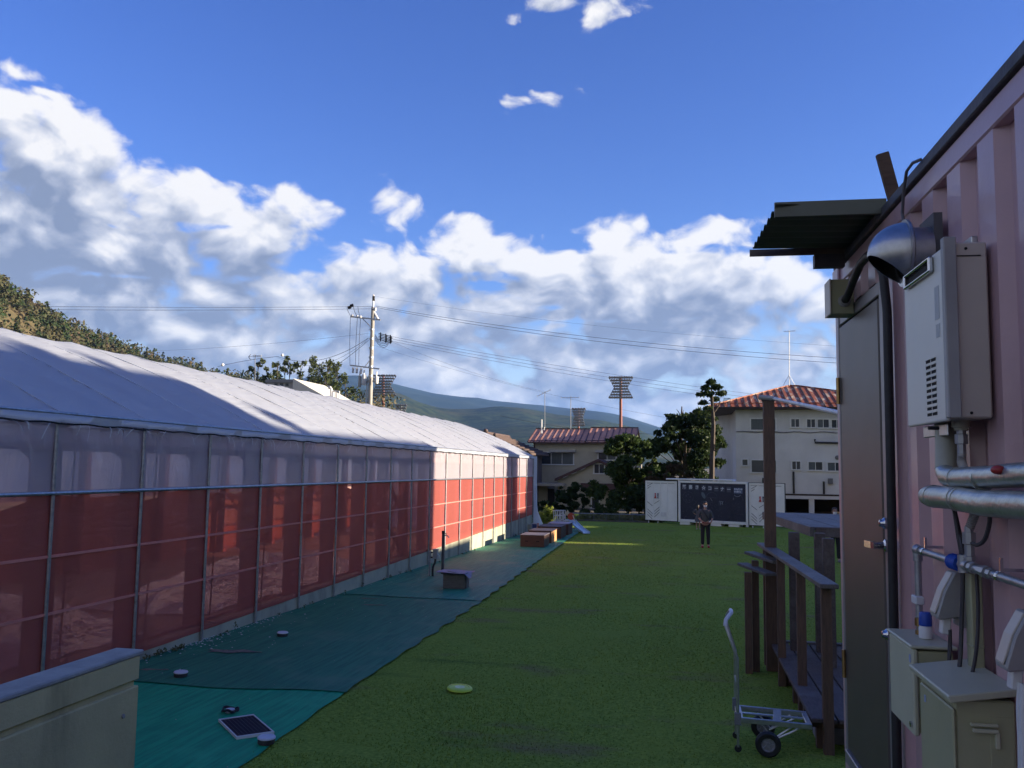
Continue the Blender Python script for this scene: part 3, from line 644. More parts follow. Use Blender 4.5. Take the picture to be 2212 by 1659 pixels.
def container():
    t = wt('shipping_container', 'dusty pink corrugated shipping container with a steel door, filling the right side', 'container', 2.0, -1.2, ZB)
    # corrugated side sheet
    prof = []; s = S_FAR - .10; per = 0.286; i = 0; SF = smap(S_FAR)
    edges = [(0, 0), (.120, 0), (.150, -.036), (.248, -.036), (.278, 0)]
    off = 0.0
    S = []
    k0 = 2.529 - 0.286 * 40
    s = k0
    while s < SF - .08:
        for (ds, h) in ((0.0, -.036), (.088, -.036), (.118, 0.0), (.248, 0.0)):
            if S_NEAR < s + ds < SF - .09: S.append((s + ds, h))
        s += per
    S.append((SF - .09, 0.0))
    dr0, dr1 = smap(3.60), smap(4.55)                                  # the door opening
    def sheet(ss, z0, z1): return [[WPr(a, h, z) for (a, h) in ss] for z in (z0, z1)]
    left = [q for q in S if q[0] <= dr0] + [(dr0, 0.0)]
    MB().grid(sheet(left, ZB + .12, ZT)).build('corrugated_wall', M_pink, t)
    top = [q for q in S if q[0] >= dr0]; MB().grid(sheet([(dr0, 0.0)] + top, 3.385, ZT)).build('corrugated_wall', M_pink, t)
    wbox(MB(), S_NEAR, S_FAR, -.06, .006, ZT, 3.622).build('top_rail', M_pink, t, bevel=.006)
    wbox(MB(), S_NEAR, S_FAR, -.06, .010, ZB, ZB + .15).build('bottom_rail', M_pink, t, bevel=.006)
    wbox(MB(), 4.545, S_FAR, -.12, .012, ZB + .151, ZT - .001).build('corner_post', M_pink, t, bevel=.008)
    wbox(MB(), 4.50, S_FAR + .012, -.16, .02, 3.525, 3.632).build('corner_casting', M_pink, t, bevel=.006)
    wbox(MB(), S_NEAR, S_FAR - .02, -2.42, .022, 3.624, 3.668).build('roof_flashing', M_rust, t, bevel=.004)
    wbox(MB(), S_NEAR, S_FAR - .01, -2.42, -.07, ZB, 3.62).build('inner_shell', M_pink, t)
    # door
    d = wbox(MB(), 3.712, 4.520, -.020, .016, 1.13, 3.300).build('door', M_doorm, t, bevel=.006)
    f = MB(); wbox(f, 3.640, 3.700, -.05, .012, 1.06, 3.372); wbox(f, 4.530, 4.560, -.05, .018, 1.06, 3.372); wbox(f, 3.701, 4.529, -.05, .012, 3.312, 3.372); wbox(f, 3.701, 4.529, -.05, .03, 1.06, 1.122)
    f.build('door_frame', M_frame, t, bevel=.004)
    for z in (2.96, 1.55):
        MB().tube([WP(4.525, .028, z - .07), WP(4.525, .028, z + .07)], .010, 8).build('hinge', M_brass, d, smooth=True)
    # lever handle and two cylinder locks
    zh = 2.55 - (1172 - 1013.5) * 3.80 / 1877
    s_h = .93 * 1877 / (1908 - 1430)
    b = MB(); b.lathe([(.026, 0), (.026, .010), (.016, .016), (.013, .055)], WP(s_h, .016, zh), CN, 16)
    b.bar(WP(s_h, .062, zh), WP(s_h + .035, .066, zh), .022, .026).bar(WP(s_h + .03, .066, zh), WP(s_h + .155, .066, zh - .004), .020, .028)
    b.build('door_handle', M_chrome, d, smooth=True)
    for py in (1130, 1366):
        z = 2.55 - (py - 1013.5) * s_h / 1877
        MB().lathe([(.024, 0), (.024, .012), (.017, .020), (.015, .030), (.008, .033)], WP(s_h - .005, .016, z), CN, 14).build('cylinder_lock', M_chrome, d, smooth=True)
container()
def on_wall():
    global DS
    DS = -.085
    # canopy
    t = wt('door_canopy', 'small dark corrugated sheet canopy sticking out above the container door', 'canopy', 4.08, .2, 3.65)
    P = []
    for i in range(43):
        u = i / 42; s = 3.72 + .74 * u; z = 3.688 + .010 * math.cos(u * 7 * 2 * math.pi) + .004 * u
        P.append([WP(s, h, z - .012 * h / .48) for h in np.linspace(-.04, .46 + .025 * u, 4)])
    M_can = pm('dark green brown roofing sheet', (0.10, 0.105, 0.075), (0.085, 0.09, 0.062), 6, .5, bump=.1)
    b = MB(); b.grid(P); b.grid([[q + Vector((0, 0, .004)) for q in r_][::-1] for r_ in P]); b.build('sheet', M_can, t, smooth=True)
    wbox(MB(), 3.700, 3.716, .0, .462, 3.640, 3.705).build('edge_trim', M_can, t)
    wbox(MB(), 4.462, 4.475, .0, .492, 3.655, 3.690).build('edge_trim', pm('worn wood batten', (.16, .13, .11), (.10, .08, .07), 12, .8), t)
    wbox(MB(), 4.42, 4.47, .021, .17, 3.585, 3.652).build('bracket', M_rust, t)
    # timber on the roof
    DS = -.12
    t = wt('timber_offcut', 'weathered brown timber offcut leaning up from the container roof edge', 'timber', 3.9, -.2, 3.67)
    p0 = WP(4.02, -.12, 3.66); p1 = WP(3.98, -.06, 4.01)
    b = MB(); b.bar(p0 + Vector((.035, 0, 0)), p1, .055, .035, CA); b.build('plank', pm('weathered timber', (.14, .085, .06), (.09, .055, .04), 10, .85, stretch=(1, 1, 6), bump=.4), t, bevel=.004)
    # junction box and hose
    DS = -.065
    t = wt('junction_box', 'olive box on the container corner with a black hose running into it', 'box', 4.31, .06, 3.31)
    wbox(MB(), 4.245, 4.375, .013, .122, 3.312, 3.486).build('case', M_olive, t, bevel=.004)
    wbox(MB(), 4.243, 4.377, .1225, .130, 3.310, 3.488).build('lid', M_beige, t, bevel=.003)
    MB().lathe([(.030, 0), (.030, .012), (.024, .014), (.024, .03)], WP(4.245, .06, 3.375), -CA, 14).build('gland', M_grey, t, smooth=True)
    pth = [(4.23, .06, 3.375), (4.15, .062, 3.385), (4.00, .068, 3.425), (3.84, .07, 3.465), (3.72, .065, 3.475), (3.63, .055, 3.445), (3.575, .040, 3.36), (3.565, .03, 3.2), (3.575, .03, 2.6), (3.59, .03, 1.9), (3.60, .03, 1.06)]
    pts = []
    for (p, q) in zip(pth, pth[1:]):
        n = max(2, int(abs(q[2] - p[2]) / .06) + 2)
        pts += [WP(*[a + (c - a) * k / n for a, c in zip(p, q)]) for k in range(n)]
    b = MB(); b.tube(pts, .0185, 10); tag(b.build('black_hose', M_black, origin=WP(3.56, 0, ZB), smooth=True), 'thick black hose running down beside the container door', 'hose')
    b = MB()
    for z in (3.05, 2.70, 1.75):
        wbox(b, 3.52, 3.60, .001, .010, z - .012, z + .012)
    # vent hood
    DS = -.06
    t = wt('vent_hood', 'polished steel half-dome vent hood on the container wall', 'vent', 3.016, .1, 3.2)
    c = WP(3.016, .10, 3.307); r_ = .114
    MB().lathe([(.070, -.10), (.070, 0), (r_, 0), (r_ + .004, .004), (r_ + .004, .012), (.090, .013), (.089, -.07)], c, CN, 28).build('flange', M_steel, t, smooth=True)
    bm = bmesh.new(); bmesh.ops.create_uvsphere(bm, u_segments=36, v_segments=24, radius=1.0)
    for v in bm.verts: v.co = Vector((v.co.x * .104, v.co.y * .130, v.co.z * .109))
    bmesh.ops.bisect_plane(bm, geom=bm.verts[:] + bm.edges[:] + bm.faces[:], plane_co=(0, 0.010, 0), plane_no=(0, -1, 0), clear_outer=True)
    bmesh.ops.bisect_plane(bm, geom=bm.verts[:] + bm.edges[:] + bm.faces[:], plane_co=(0, .130, -.006), plane_no=Vector((0, .104, -.130)).normalized() * 1.0, clear_outer=True)
    ret = bmesh.ops.solidify(bm, geom=bm.faces[:], thickness=.002)
    me = bpy.data.meshes.new('dome'); 
    for v in bm.verts: v.co = WROT @ v.co + c - wloc(t)
    bmesh.ops.recalc_face_normals(bm, faces=bm.faces); bm.to_mesh(me); bm.free(); me.polygons.foreach_set('use_smooth', [True] * len(me.polygons)); me.set_sharp_from_angle(angle=R(50)); me.materials.append(M_steel); link_mesh('dome', me, t)
    MB().lathe([(.0, .0), (.088, .001)], c + CN * .004, CN, 24).build('shade_disc', M_dark, t)  # near-black disc, the shade inside the hood put into its colour
    wbox(MB(), 2.93, 3.09, .001, .03, 3.23, 3.43).build('back_plate', pm('dull duct plate', (.12, .115, .12), (.09, .09, .095), 9, .6), t)
    # thin grey cable from the roof
    pts = [WP(*q) for q in ((3.05, .03, 3.66), (3.10, .045, 3.665), (3.16, .05, 3.655), (3.24, .04, 3.61), (3.30, .03, 3.54), (3.28, .03, 3.47), (3.20, .03, 3.36), (3.12, .03, 3.25))]
    b = MB(); b.tube(pts, .006, 6); tag(b.build('roof_cable', pm('grey cable', (.13, .13, .15), rough=.6), origin=WP(3.2, 0, 3.3), smooth=True), 'thin grey cable looping down from the container roof', 'cable')
    # water heater
    DS = -.045
    t = wt('water_heater', 'wall-mounted pale grey gas water heater with louvres on the container', 'water heater', 2.71, .06, 2.69)
    wbox(MB(), 2.51, 2.915, .012, .118, 2.700, 3.218).build('casing', M_beige, t, bevel=.005)
    cv = wbox(MB(), 2.535, 2.925, .1185, .134, 2.692, 3.205).build('front_cover', M_heat, t, bevel=.006, bseg=2)
    wbox(MB(), 2.503, 2.531, .100, .136, 2.70, 3.232).build('edge_strip', M_grey, t, bevel=.003)
    # flue slot near the top of the cover
    f = MB(); 
    for (s0, s1, z0, z1) in ((2.61, 2.875, 3.188, 3.198), (2.61, 2.875, 3.150, 3.160), (2.604, 2.616, 3.150, 3.198), (2.869, 2.881, 3.150, 3.198)): wbox(f, s0, s1, .1345, .150, z0, z1)
    f.build('flue_rim', M_chrome, cv, bevel=.004); wbox(MB(), 2.617, 2.868, .1345, .1375, 3.161, 3.187).build('flue_slot', M_dark, cv)
    for r2 in range(10):
        for c2 in range(2):
            z = 2.885 - r2 * .0183; s = 2.635 + c2 * .052
            wbox(MB(), s - .021, s + .021, .1342, .1350, z - .0055, z + .0045).build('louvre_slot', M_dark, cv)
            wbox(MB(), s - .022, s + .022, .1352, .1385, z + .0030, z + .0055).build('louvre_lip', M_heat, cv)
    wbox(MB(), 2.565, 2.605, .1342, .1350, 3.00, 3.10).build('sticker', pm('pale sticker', (.50, .52, .50), (.46, .48, .46), 40, .6), cv); wbox(MB(), 2.565, 2.600, .1342, .1350, 2.945, 2.985).build('sticker', MATS['pale sticker'], cv)
    wbox(MB(), 2.66, 2.90, .085, .092, 2.655, 2.692).build('bracket', M_steel, t, bevel=.003); wbox(MB(), 2.60, 2.82, .0, .02, 3.219, 3.262).build('bracket', M_steel, t, bevel=.003)
    wbox(MB(), 2.508, 2.5095, .03, .112, 3.175, 3.178).build('seam', M_dark, t)
    for (z) in (3.198, 2.715):
        for h in (.03, .07, .108): MB().lathe([(.0045, 0), (.0045, .002), (.001, .003)], WP(2.510, h, z), -CA, 8).build('screw', M_dark, t)
    MB().tube([WP(2.62, .16, 2.675), WP(2.62, .13, 2.675)], .006, 6).build('bolt', M_dark, t)
    # lagged pipes
    DS = 0.0
    t = wt('lagged_pipe', 'upper silver lagged pipe bending down from a cream conduit under the water heater', 'pipe', 2.4, .08, 2.50)
    MB().tube([WP(s, .085, z) for s, z in ((2.68, 2.55), (2.64, 2.531), (2.55, 2.526), (2.30, 2.533), (2.0, 2.545), (1.2, 2.55), (.2, 2.55))], [.026, .031, .032, .031, .031, .031, .031], 16).build('lagging', M_silver, t, smooth=True)
    MB().tube([WP(2.715, .06, 2.71), WP(2.70, .065, 2.62), WP(2.675, .078, 2.55)], [.036, .036, .034], 12).build('conduit', M_pvc, t, smooth=True)
    for s in (2.56, 2.36): MB().tube([WP(s, .085, 2.526 + .0003 * s), WP(s - .012, .085, 2.527)], .0335, 16).build('band', M_silver, t, smooth=True)
    MB().ball(WP(2.16, .118, 2.552), (.018, .018, .012)).build('valve_handle', pm('red plastic', (.36, .035, .03), rough=.4), t, smooth=True)
    t = wt('lagged_pipe', 'lower silver lagged pipe with a capped end nearest the door', 'pipe', 2.5, .1, 2.43)
    MB().tube([WP(s, .105, z) for s, z in ((2.80, 2.466), (2.785, 2.466), (2.74, 2.466), (2.55, 2.468), (2.30, 2.463), (2.0, 2.470), (1.2, 2.47), (.2, 2.47))], [.018, .030, .035, .034, .035, .034, .034, .034], 16).build('lagging', M_silver, t, smooth=True)
    for s in (2.72, 2.50, 2.47): MB().tube([WP(s, .105, 2.467), WP(s - .008, .105, 2.467)], .0362, 16).build('band', M_silver, t, smooth=True)
    # hose from the heater to the gas pipe
    def ribbed(path, r, n=80):
        P = [Vector(p) for p in path]; L_ = [0]
        for p, q in zip(P, P[1:]): L_.append(L_[-1] + (q - p).length)
        out, rad = [], []
        for k in range(n + 1):
            d = L_[-1] * k / n; i = max(j for j in range(len(P)) if L_[j] <= d + 1e-9); i = min(i, len(P) - 2); u = (d - L_[i]) / max(1e-6, L_[i + 1] - L_[i]); out.append(P[i].lerp(P[i + 1], u)); rad.append(r * (1.12 if k % 2 else .9))
        return out, rad
    def smooth_path(ctrl, n=10):
        P = [Vector(c_) for c_ in ctrl]; P = [P[0] * 2 - P[1]] + P + [P[-1] * 2 - P[-2]]; out = []
        for i in range(1, len(P) - 2):
            for k in range(n):
                t_ = k / n; a0, a1, a2, a3 = P[i - 1:i + 3]
                out.append(.5 * (2 * a1 + (a2 - a0) * t_ + (2 * a0 - 5 * a1 + 4 * a2 - a3) * t_ ** 2 + (3 * a1 - a0 - 3 * a2 + a3) * t_ ** 3))
        return out + [P[-2]]
    globals()['smooth_path'] = smooth_path
    t = wt('gas_hose', 'ribbed grey flexible gas hose hanging from the water heater fitting', 'hose', 2.55, .06, 2.3)
    MB().lathe([(.026, 0), (.026, -.02), (.020, -.022), (.020, -.03)], WP(2.60, .055, 2.70), (0, 0, 1), 14).build('outlet', M_pvc, t, smooth=True)
    MB().lathe([(.014, 0), (.014, -.012), (.019, -.014), (.019, -.042), (.013, -.044), (.013, -.075)], WP(2.60, .055, 2.672), (0, 0, 1), 8).build('fitting', M_galv, t)
    pth = smooth_path([WP(2.60, .055, 2.60), WP(2.595, .058, 2.575), WP(2.56, .06, 2.545), WP(2.53, .05, 2.50), WP(2.53, .04, 2.46), WP(2.555, .04, 2.42), WP(2.57, .05, 2.38)], 6)
    pp, rr = ribbed(pth, .0125, 90); MB().tube(pp, rr, 10).build('ribbed_hose', M_grey, t, smooth=True, sharp=80)
    MB().lathe([(.013, 0), (.013, -.015), (.019, -.016), (.019, -.05), (.014, -.052), (.014, -.085), (.017, -.087), (.017, -.10)], WP(2.572, .052, 2.383), (0, 0, 1), 8).build('valve_body', M_galv, t)
    # gas pipe
    DS = .025
    t = wt('gas_pipe', 'thin galvanised gas pipe with blue tape fixed along the container wall', 'pipe', 2.7, .06, 1.98)
    z = 2.268
    MB().tube([WP(3.045, .06, 1.99), WP(3.045, .06, z - .03)], .012, 10).tube([WP(3.045, .06, z), WP(2.6, .06, z), WP(2.1, .06, z), WP(.4, .06, z)], .0115, 10).build('pipe_run', M_galv, t, smooth=True)
    MB().ball(WP(3.045, .06, z), .019).tube([WP(3.045, .06, z), WP(3.045, .06, z - .04)], .016, 10).tube([WP(3.045, .06, z), WP(3.005, .06, z)], .016, 10).build('elbow', M_galv, t, smooth=True)
    b = MB(); b.tube([WP(2.685 - .0065 * k, .06, z) for k in range(14)], [.021 + .002 * (k % 3) for k in range(14)], 12); b.build('blue_tape', M_blue, t, smooth=True)
    MB().tube([WP(2.572, .06, z + .03), WP(2.572, .06, z - .022)], .018, 10).tube([WP(2.59, .06, z), WP(2.53, .06, z)], .0165, 10).build('tee', M_galv, t, smooth=True)
    for s, r2 in ((2.50, .017), (2.43, .015), (2.40, .018), (2.36, .015)): MB().tube([WP(s + .012, .06, z), WP(s - .014, .06, z)], r2, 8).build('union', M_galv, t)
    for s in (2.96, 2.30):
        b = MB(); wbox(b, s - .004, s + .004, .0, .058, z + .013, z + .022); wbox(b, s - .004, s + .004, .052, .060, z + .013, z + .050); b.tube([WP(s + .008, .06, z), WP(s - .008, .06, z)], .0145, 10); b.build('pipe_clip', M_chrome, t)
    wbox(MB(), 3.015, 3.075, .05, .078, 2.080, 2.108).build('pipe_clip', M_white, t, bevel=.003)
    MB().lathe([(.011, 0), (.016, -.004), (.016, -.03), (.012, -.032), (.012, -.045), (.015, -.046), (.015, -.06), (.009, -.062)], WP(3.045, .06, 2.035), (0, 0, 1), 8).build('brass_union', M_brass, t)
    # weatherproof sockets
    DS = .065
    def socket(s, z, label):
        t = wt('outdoor_socket', label, 'socket', s, .03, z - .10)
        b = MB(); pr = [(.0, -.105), (.0, .060), (.045, .066), (.078, .008), (.105, -.072), (.098, -.082), (.035, -.074), (.033, -.105)]
        b.prism([WP(s - .038, h, z + dz) for h, dz in pr], CA * .076); b.build('cover', M_grey, t, bevel=.004)
        b = MB(); b.prism([WP(s - .026, h, z + dz) for h, dz in ((.051, .064), (.084, .008), (.109, -.062), (.105, -.066), (.076, -.002), (.048, .058))], CA * .052); b.build('flap', M_beige, t, bevel=.002)
        MB().bar(WP(s, .066, z - .078), WP(s, .072, z - .13), .034, .026, CN).build('plug', M_white, t, bevel=.003)
    socket(2.70, 2.165, 'grey weatherproof socket with black cords plugged in, below the blue tape')
    socket(2.165, 2.13, 'grey weatherproof socket with white cords at right edge of picture')
    b = MB(); wbox(b, 2.555, 2.605, .001, .035, 1.70, 2.24); wbox(b, 2.552, 2.608, .001, .037, 2.02, 2.028); tag(b.build('cable_duct', M_olive, origin=WP(2.58, 0, 1.7), bevel=.003), 'olive cable duct running down the wall behind the socket cords', 'duct')
    # cables
    DS = .045
    M_cab = pm('dark cable', (.035, .033, .04), (.05, .045, .05), 20, .55)
    for nm, lab, pts, r2, m in (
        ('black_cable', 'black power cord looping from the socket over the cabinet top', [(2.70, .06, 2.05), (2.705, .06, 1.99), (2.70, .07, 1.92), (2.66, .08, 1.875), (2.60, .08, 1.87), (2.55, .06, 1.92), (2.535, .04, 2.02), (2.535, .03, 2.14), (2.54, .03, 2.26)], .0055, M_cab),
        ('black_cable', 'black power cord dropping straight down from the pipe to the near cabinet', [(2.66, .05, 2.44), (2.63, .05, 2.36), (2.61, .045, 2.25), (2.62, .05, 2.10), (2.615, .06, 1.98), (2.60, .08, 1.90), (2.585, .09, 1.85), (2.58, .09, 1.80)], .0065, M_cab),
        ('black_cable', 'dark cord hanging in a loop under the lower lagged pipe', [(2.36, .05, 2.44), (2.37, .05, 2.40), (2.41, .05, 2.355), (2.47, .05, 2.335), (2.54, .05, 2.34)], .006, M_cab),
        ('black_cable', 'dark cord slanting from the lower lagged pipe to the valve', [(2.70, .04, 2.45), (2.665, .04, 2.40), (2.62, .045, 2.345), (2.60, .045, 2.30), (2.63, .04, 2.25)], .0055, M_cab),
        ('black_cable', 'thin black cord falling from the plug behind the blue cap', [(2.715, .055, 2.05), (2.73, .055, 1.99), (2.725, .06, 1.92), (2.68, .07, 1.86), (2.62, .08, 1.82)], .0045, M_cab),
        ('pale_cable', 'pale twin cord hanging from the socket at right edge', [(2.165, .062, 2.02), (2.165, .068, 1.96), (2.16, .07, 1.88), (2.155, .075, 1.80), (2.17, .08, 1.72), (2.18, .08, 1.6), (2.18, .08, 1.45)], .008, M_white),
        ('pale_cable', 'second pale cord beside the one at right edge', [(2.150, .062, 2.02), (2.148, .068, 1.95), (2.145, .07, 1.86), (2.14, .075, 1.78), (2.13, .08, 1.66), (2.13, .08, 1.45)], .007, M_white)):
        b = MB(); b.tube(smooth_path([WP(*q) for q in pts], 8), r2, 7); tag(b.build(nm, m, origin=WP(*pts[-1]), smooth=True), lab, 'cable')
    # cabinets
    DS = .07
    t = wt('switch_cabinet', 'pale olive metal cabinet on the wall just beside the door', 'cabinet', 2.95, .07, 1.685)
    wbox(MB(), 2.808, 3.085, .012, .122, 1.690, 1.955).build('case', M_olive, t, bevel=.004)
    dcv = wbox(MB(), 2.812, 3.098, .1225, .141, 1.683, 1.962).build('door', M_olive_l, t, bevel=.005)
    wbox(MB(), 2.800, 3.105, .0, .146, 1.9625, 1.974).build('lid', M_olive_l, t, bevel=.004)
    wbox(MB(), 2.83, 2.842, .1415, .1435, 1.915, 1.940).build('mark', pm('pale blue mark', (.35, .42, .62), rough=.5), dcv)
    MB().lathe([(.010, 0), (.010, .005), (.004, .006)], WP(2.84, .1415, 1.715), CN, 10).build('lock', M_chrome, dcv, smooth=True)
    tb = wt('capped_tube', 'white tube with a blue cap standing on the far cabinet', 'tube', 2.93, .06, 1.974)
    MB().lathe([(.021, 0), (.023, .002), (.022, .036), (.019, .042)], WP(2.93, .06, 1.975), (0, 0, 1), 16).build('tube', M_white, tb, smooth=True)
    b = MB(); b.lathe([(.0205, .0425), (.0215, .046), (.0205, .082), (.016, .088)], WP(2.93, .06, 1.975), (0, 0, 1), 16); b.build('cap', M_blue, tb, smooth=True)
    DS = .045
    t = wt('meter_cabinet', 'large olive metal cabinet with an overhanging lid at bottom right', 'cabinet', 2.5, .09, 1.2)
    wbox(MB(), 2.36, 2.668, .006, .160, .96, 1.925).build('case', M_olive, t, bevel=.005)
    wbox(MB(), 2.366, 2.662, .1605, .170, 1.0, 1.90).build('door', M_olive, t, bevel=.004)
    lid = MB(); lid.prism([WP(2.325, h, z) for h, z in ((.0, 1.945), (.188, 1.925), (.192, 1.937), (.192, 1.945), (.0, 1.965))], CA * .385); lid.build('lid', M_olive_l, t, bevel=.003)
    l = MB(); wbox(l, 2.345, 2.3585, .055, .120, 1.842, 1.852); wbox(l, 2.345, 2.3585, .050, .062, 1.80, 1.845); wbox(l, 2.347, 2.3585, .055, .125, 1.858, 1.866); l.build('latch', M_olive_l, t, bevel=.002)
    l = MB(); wbox(l, 2.3525, 2.3590, .012, .075, 1.20, 1.885); l.build('side_panel', M_olive, t, bevel=.003)
    wbox(MB(), 2.60, 2.612, .1705, .1725, 1.855, 1.875).build('mark', MATS['pale blue mark'], t)
on_wall()
# ------------------------------------------------------------------ deck, railings, tall post, counter, hand truck
M_wood = pm('weathered deck timber', (0.115, 0.085, 0.075), (0.075, 0.055, 0.05), 7, 0.75, stretch=(6, 1, 6), bump=.35, bscale=25, c3=(.16, .14, .135), scale3=2, lo3=.52, hi3=.75)
M_woodv = pm('brown post timber', (0.13, 0.075, 0.05), (0.085, 0.05, 0.035), 7, 0.7, stretch=(6, 6, .8), bump=.35, bscale=25, c3=(.17, .085, .045), scale3=1.8, lo3=.5, hi3=.75)
M_woodr = pm('greyed rail timber', (0.145, 0.125, 0.115), (0.095, 0.08, 0.073), 8, 0.6, stretch=(6, 1, 6), bump=.4, bscale=25, c3=(.20, .18, .165), scale3=2, lo3=.5, hi3=.75, spec=.5)
ZD = 0.19
def deck():
    A = onZ(1664, 1386, ZD); B = onZ(1759, 1564, ZD)
    dirv = (B - A).normalized(); side = Vector((-dirv.y, dirv.x, 0)); side = side if side.x > 0 else -side
    t = thing('wooden_deck', 'low wooden deck of wide weathered planks behind the railing', 'deck', (A + B) / 2 + side * .8 - Vector((0, 0, ZD - gz(9.5))))
    w = .235; ext = dirv * -.18
    for k in range(7):
        o = side * (k * (w + .018) + w / 2)
        MB().bar(A + o - Vector((0, 0, .02)), B + o + ext - Vector((0, 0, .02)), w, .04).build('plank', M_wood, t, bevel=.006)
    L_ = (B + ext - A).length
    for k in range(5):
        p = A + dirv * (L_ * (k + .06) / 4.3) - Vector((0, 0, .085)); MB().bar(p + side * .03, p + side * 1.7, .06, .08).build('joist', M_woodv, t)
        for q in (.12, .9, 1.6):
            c = p + side * q; MB().bbox((c.x - .05, c.y - .05, gz(c.y) - .06), (c.x + .05, c.y + .05, c.z - .041)).build('footing', M_woodv, t)
    # raised step at its far end
    MB().bar(A + side * .02 + dirv * .0 + Vector((0, 0, .012)), A + side * 1.75 + Vector((0, 0, .012)), .10, .022).build('end_board', M_woodr, t, bevel=.004)
    return A, B, dirv, side
DA, DB, DD, DSIDE = deck()
def railing():
    ZR = 1.47
    far, near = onZ(1648, 1172, ZR), onZ(1792, 1262, ZR)
    t = thing('deck_railing', 'weathered wooden railing with a wide flat handrail along the deck', 'railing', Vector((near.x, near.y, gz(near.y))))
    MB().bar(far - Vector((0, 0, .022)), near - Vector((0, 0, .022)), .17, .044).build('handrail', M_woodr, t, bevel=.006)
    for px in (1655, 1686, 1729, 1783):
        best = min((far.lerp(near, k / 200) for k in range(201)), key=lambda p: abs(project(p)[0] - px)); g = gz(best.y)
        MB().bbox((best.x - .047, best.y - .047, g - .10), (best.x + .047, best.y + .047, ZR - .0445)).build('post', M_woodv, t, bevel=.006)
    # short stair railing in front of the tall post
    s1 = G(1618, 1452); s2 = G(1634, 1448)
    for nm, p, z, lab in (('stair_railing', s1, 1.19, 'short lower stair rail on a single post, leftmost of the deck railings'), ('stair_railing', s2, 1.335, 'short stair rail on a single post, second from left of the deck railings')):
        t = thing(nm, lab, 'railing', (p.x, p.y, gz(p.y)))
        MB().bbox((p.x - .045, p.y - .045, gz(p.y) - .05), (p.x + .045, p.y + .045, z - .04)).build('post', M_woodv, t, bevel=.006)
        MB().bar((p.x - .05, p.y + .35, z + .03), (p.x + .27, p.y - .35, z - .02), .16, .04).build('handrail', M_woodr, t, bevel=.006)
def project(p):
    q = CROT.transposed() @ (Vector(p) - Vector(CAM)); return PCX + FPX * q.x / -q.z, PCY - FPX * q.y / -q.z
railing()
def tall_post():
    g = G(1668, 1446); t = thing('tall_post', 'tall brown square timber post rising beside the deck', 'post', (g.x, g.y, gz(g.y)))
    top = onY(1668, 866, g.y)
    MB().bbox((g.x - .074, g.y - .074, gz(g.y) - .1), (g.x + .074, g.y + .074, top.z)).build('post_shaft', M_woodv, t, bevel=.006)
    MB().bbox((g.x - .088, g.y - .088, top.z + .0005), (g.x + .088, g.y + .088, top.z + .012)).build('top_cap', M_wood, t)
    p0 = onY(1640, 858, g.y); p1 = onY(1672, 861, g.y - .1); p2 = onY(1835, 897, 7.0)
    b = MB(); b.tube([p1 + (p2 - p1) * -.02, p2], .022, 8); o = b.build('white_pole', M_white, origin=p1, smooth=True); tag(o, 'long white pole slung from the tall timber post to the container', 'pole')
    MB().tube([p0, p1], .034, 8).build('pole_sleeve', M_grey, o, smooth=True)
tall_post()
def counter():
    Z = 1.76
    nl, fl = onZ(1760, 1138, Z), onZ(1655, 1106, Z); nr = nl + Vector((1.5, -.12, 0)); fr = fl + Vector((1.9, -.3, 0))
    t = thing('standing_counter', 'high standing counter with a thick weathered plank top beside the container', 'counter', Vector(((nl.x + fr.x) / 2, (nl.y + fl.y) / 2, gz(12))))
    # planks of the top
    n = 5
    for k in range(n):
        a, b_ = k / n + .004, (k + 1) / n - .004
        poly = [nl.lerp(nr, a), nl.lerp(nr, b_), fl.lerp(fr, b_), fl.lerp(fr, a)]
        MB().prism([p - Vector((0, 0, .05)) for p in poly], (0, 0, .05 + .002 * (k % 2))).build('top_plank', M_woodr, t, bevel=.005)
    e = [nl + Vector((-.035, -.035, -.13)), fl + Vector((-.035, .035, -.13))]
    MB().bar(e[0] + Vector((0, 0, .065)), e[1] + Vector((0, 0, .065)), .06, .13).build('edge_board', M_woodr, t, bevel=.005)
    MB().bar(nl + Vector((0.0, -.036, -.066)), nr + Vector((0, -.036, -.066)), .06, .13).build('edge_board', M_wood, t, bevel=.005)
    for px, py in ((1719, 1404), (1794, 1440), (1775, 1408), (1850, 1440)):
        p = onZ(px, py, ZD); MB().bbox((p.x - .065, p.y - .065, ZD - .15 if False else gz(p.y)), (p.x + .065, p.y + .065, Z - .052)).build('leg', M_wood, t, bevel=.006)
counter()
def step_block():
    p = G(1810, 1600); x, y = p.x, p.y; z0 = gz(y)
    t = thing('step_block', 'grey concrete step block with a grooved top at the foot of the deck', 'step', (x + .1, y, z0))
    MB().bbox((x - .20, y - .1, z0 - .05), (x + .6, y + .30, z0 + .20)).build('block', pm('grey block', (.26, .26, .28), (.20, .20, .22), 6, .8, bump=.3), t, bevel=.012)
    for k in range(6):
        a = y - .06 + k * .06; MB().bar((x - .15, a, z0 + .2065), (x + .55, a + .03, z0 + .2065), .018, .012).build('tread_rib', MATS['grey block'], t)
    MB().bbox((x + .05, y - .55, z0 - .05), (x + .6, y - .12, z0 + .10)).build('lower_block', MATS['grey block'], t, bevel=.012)
step_block()
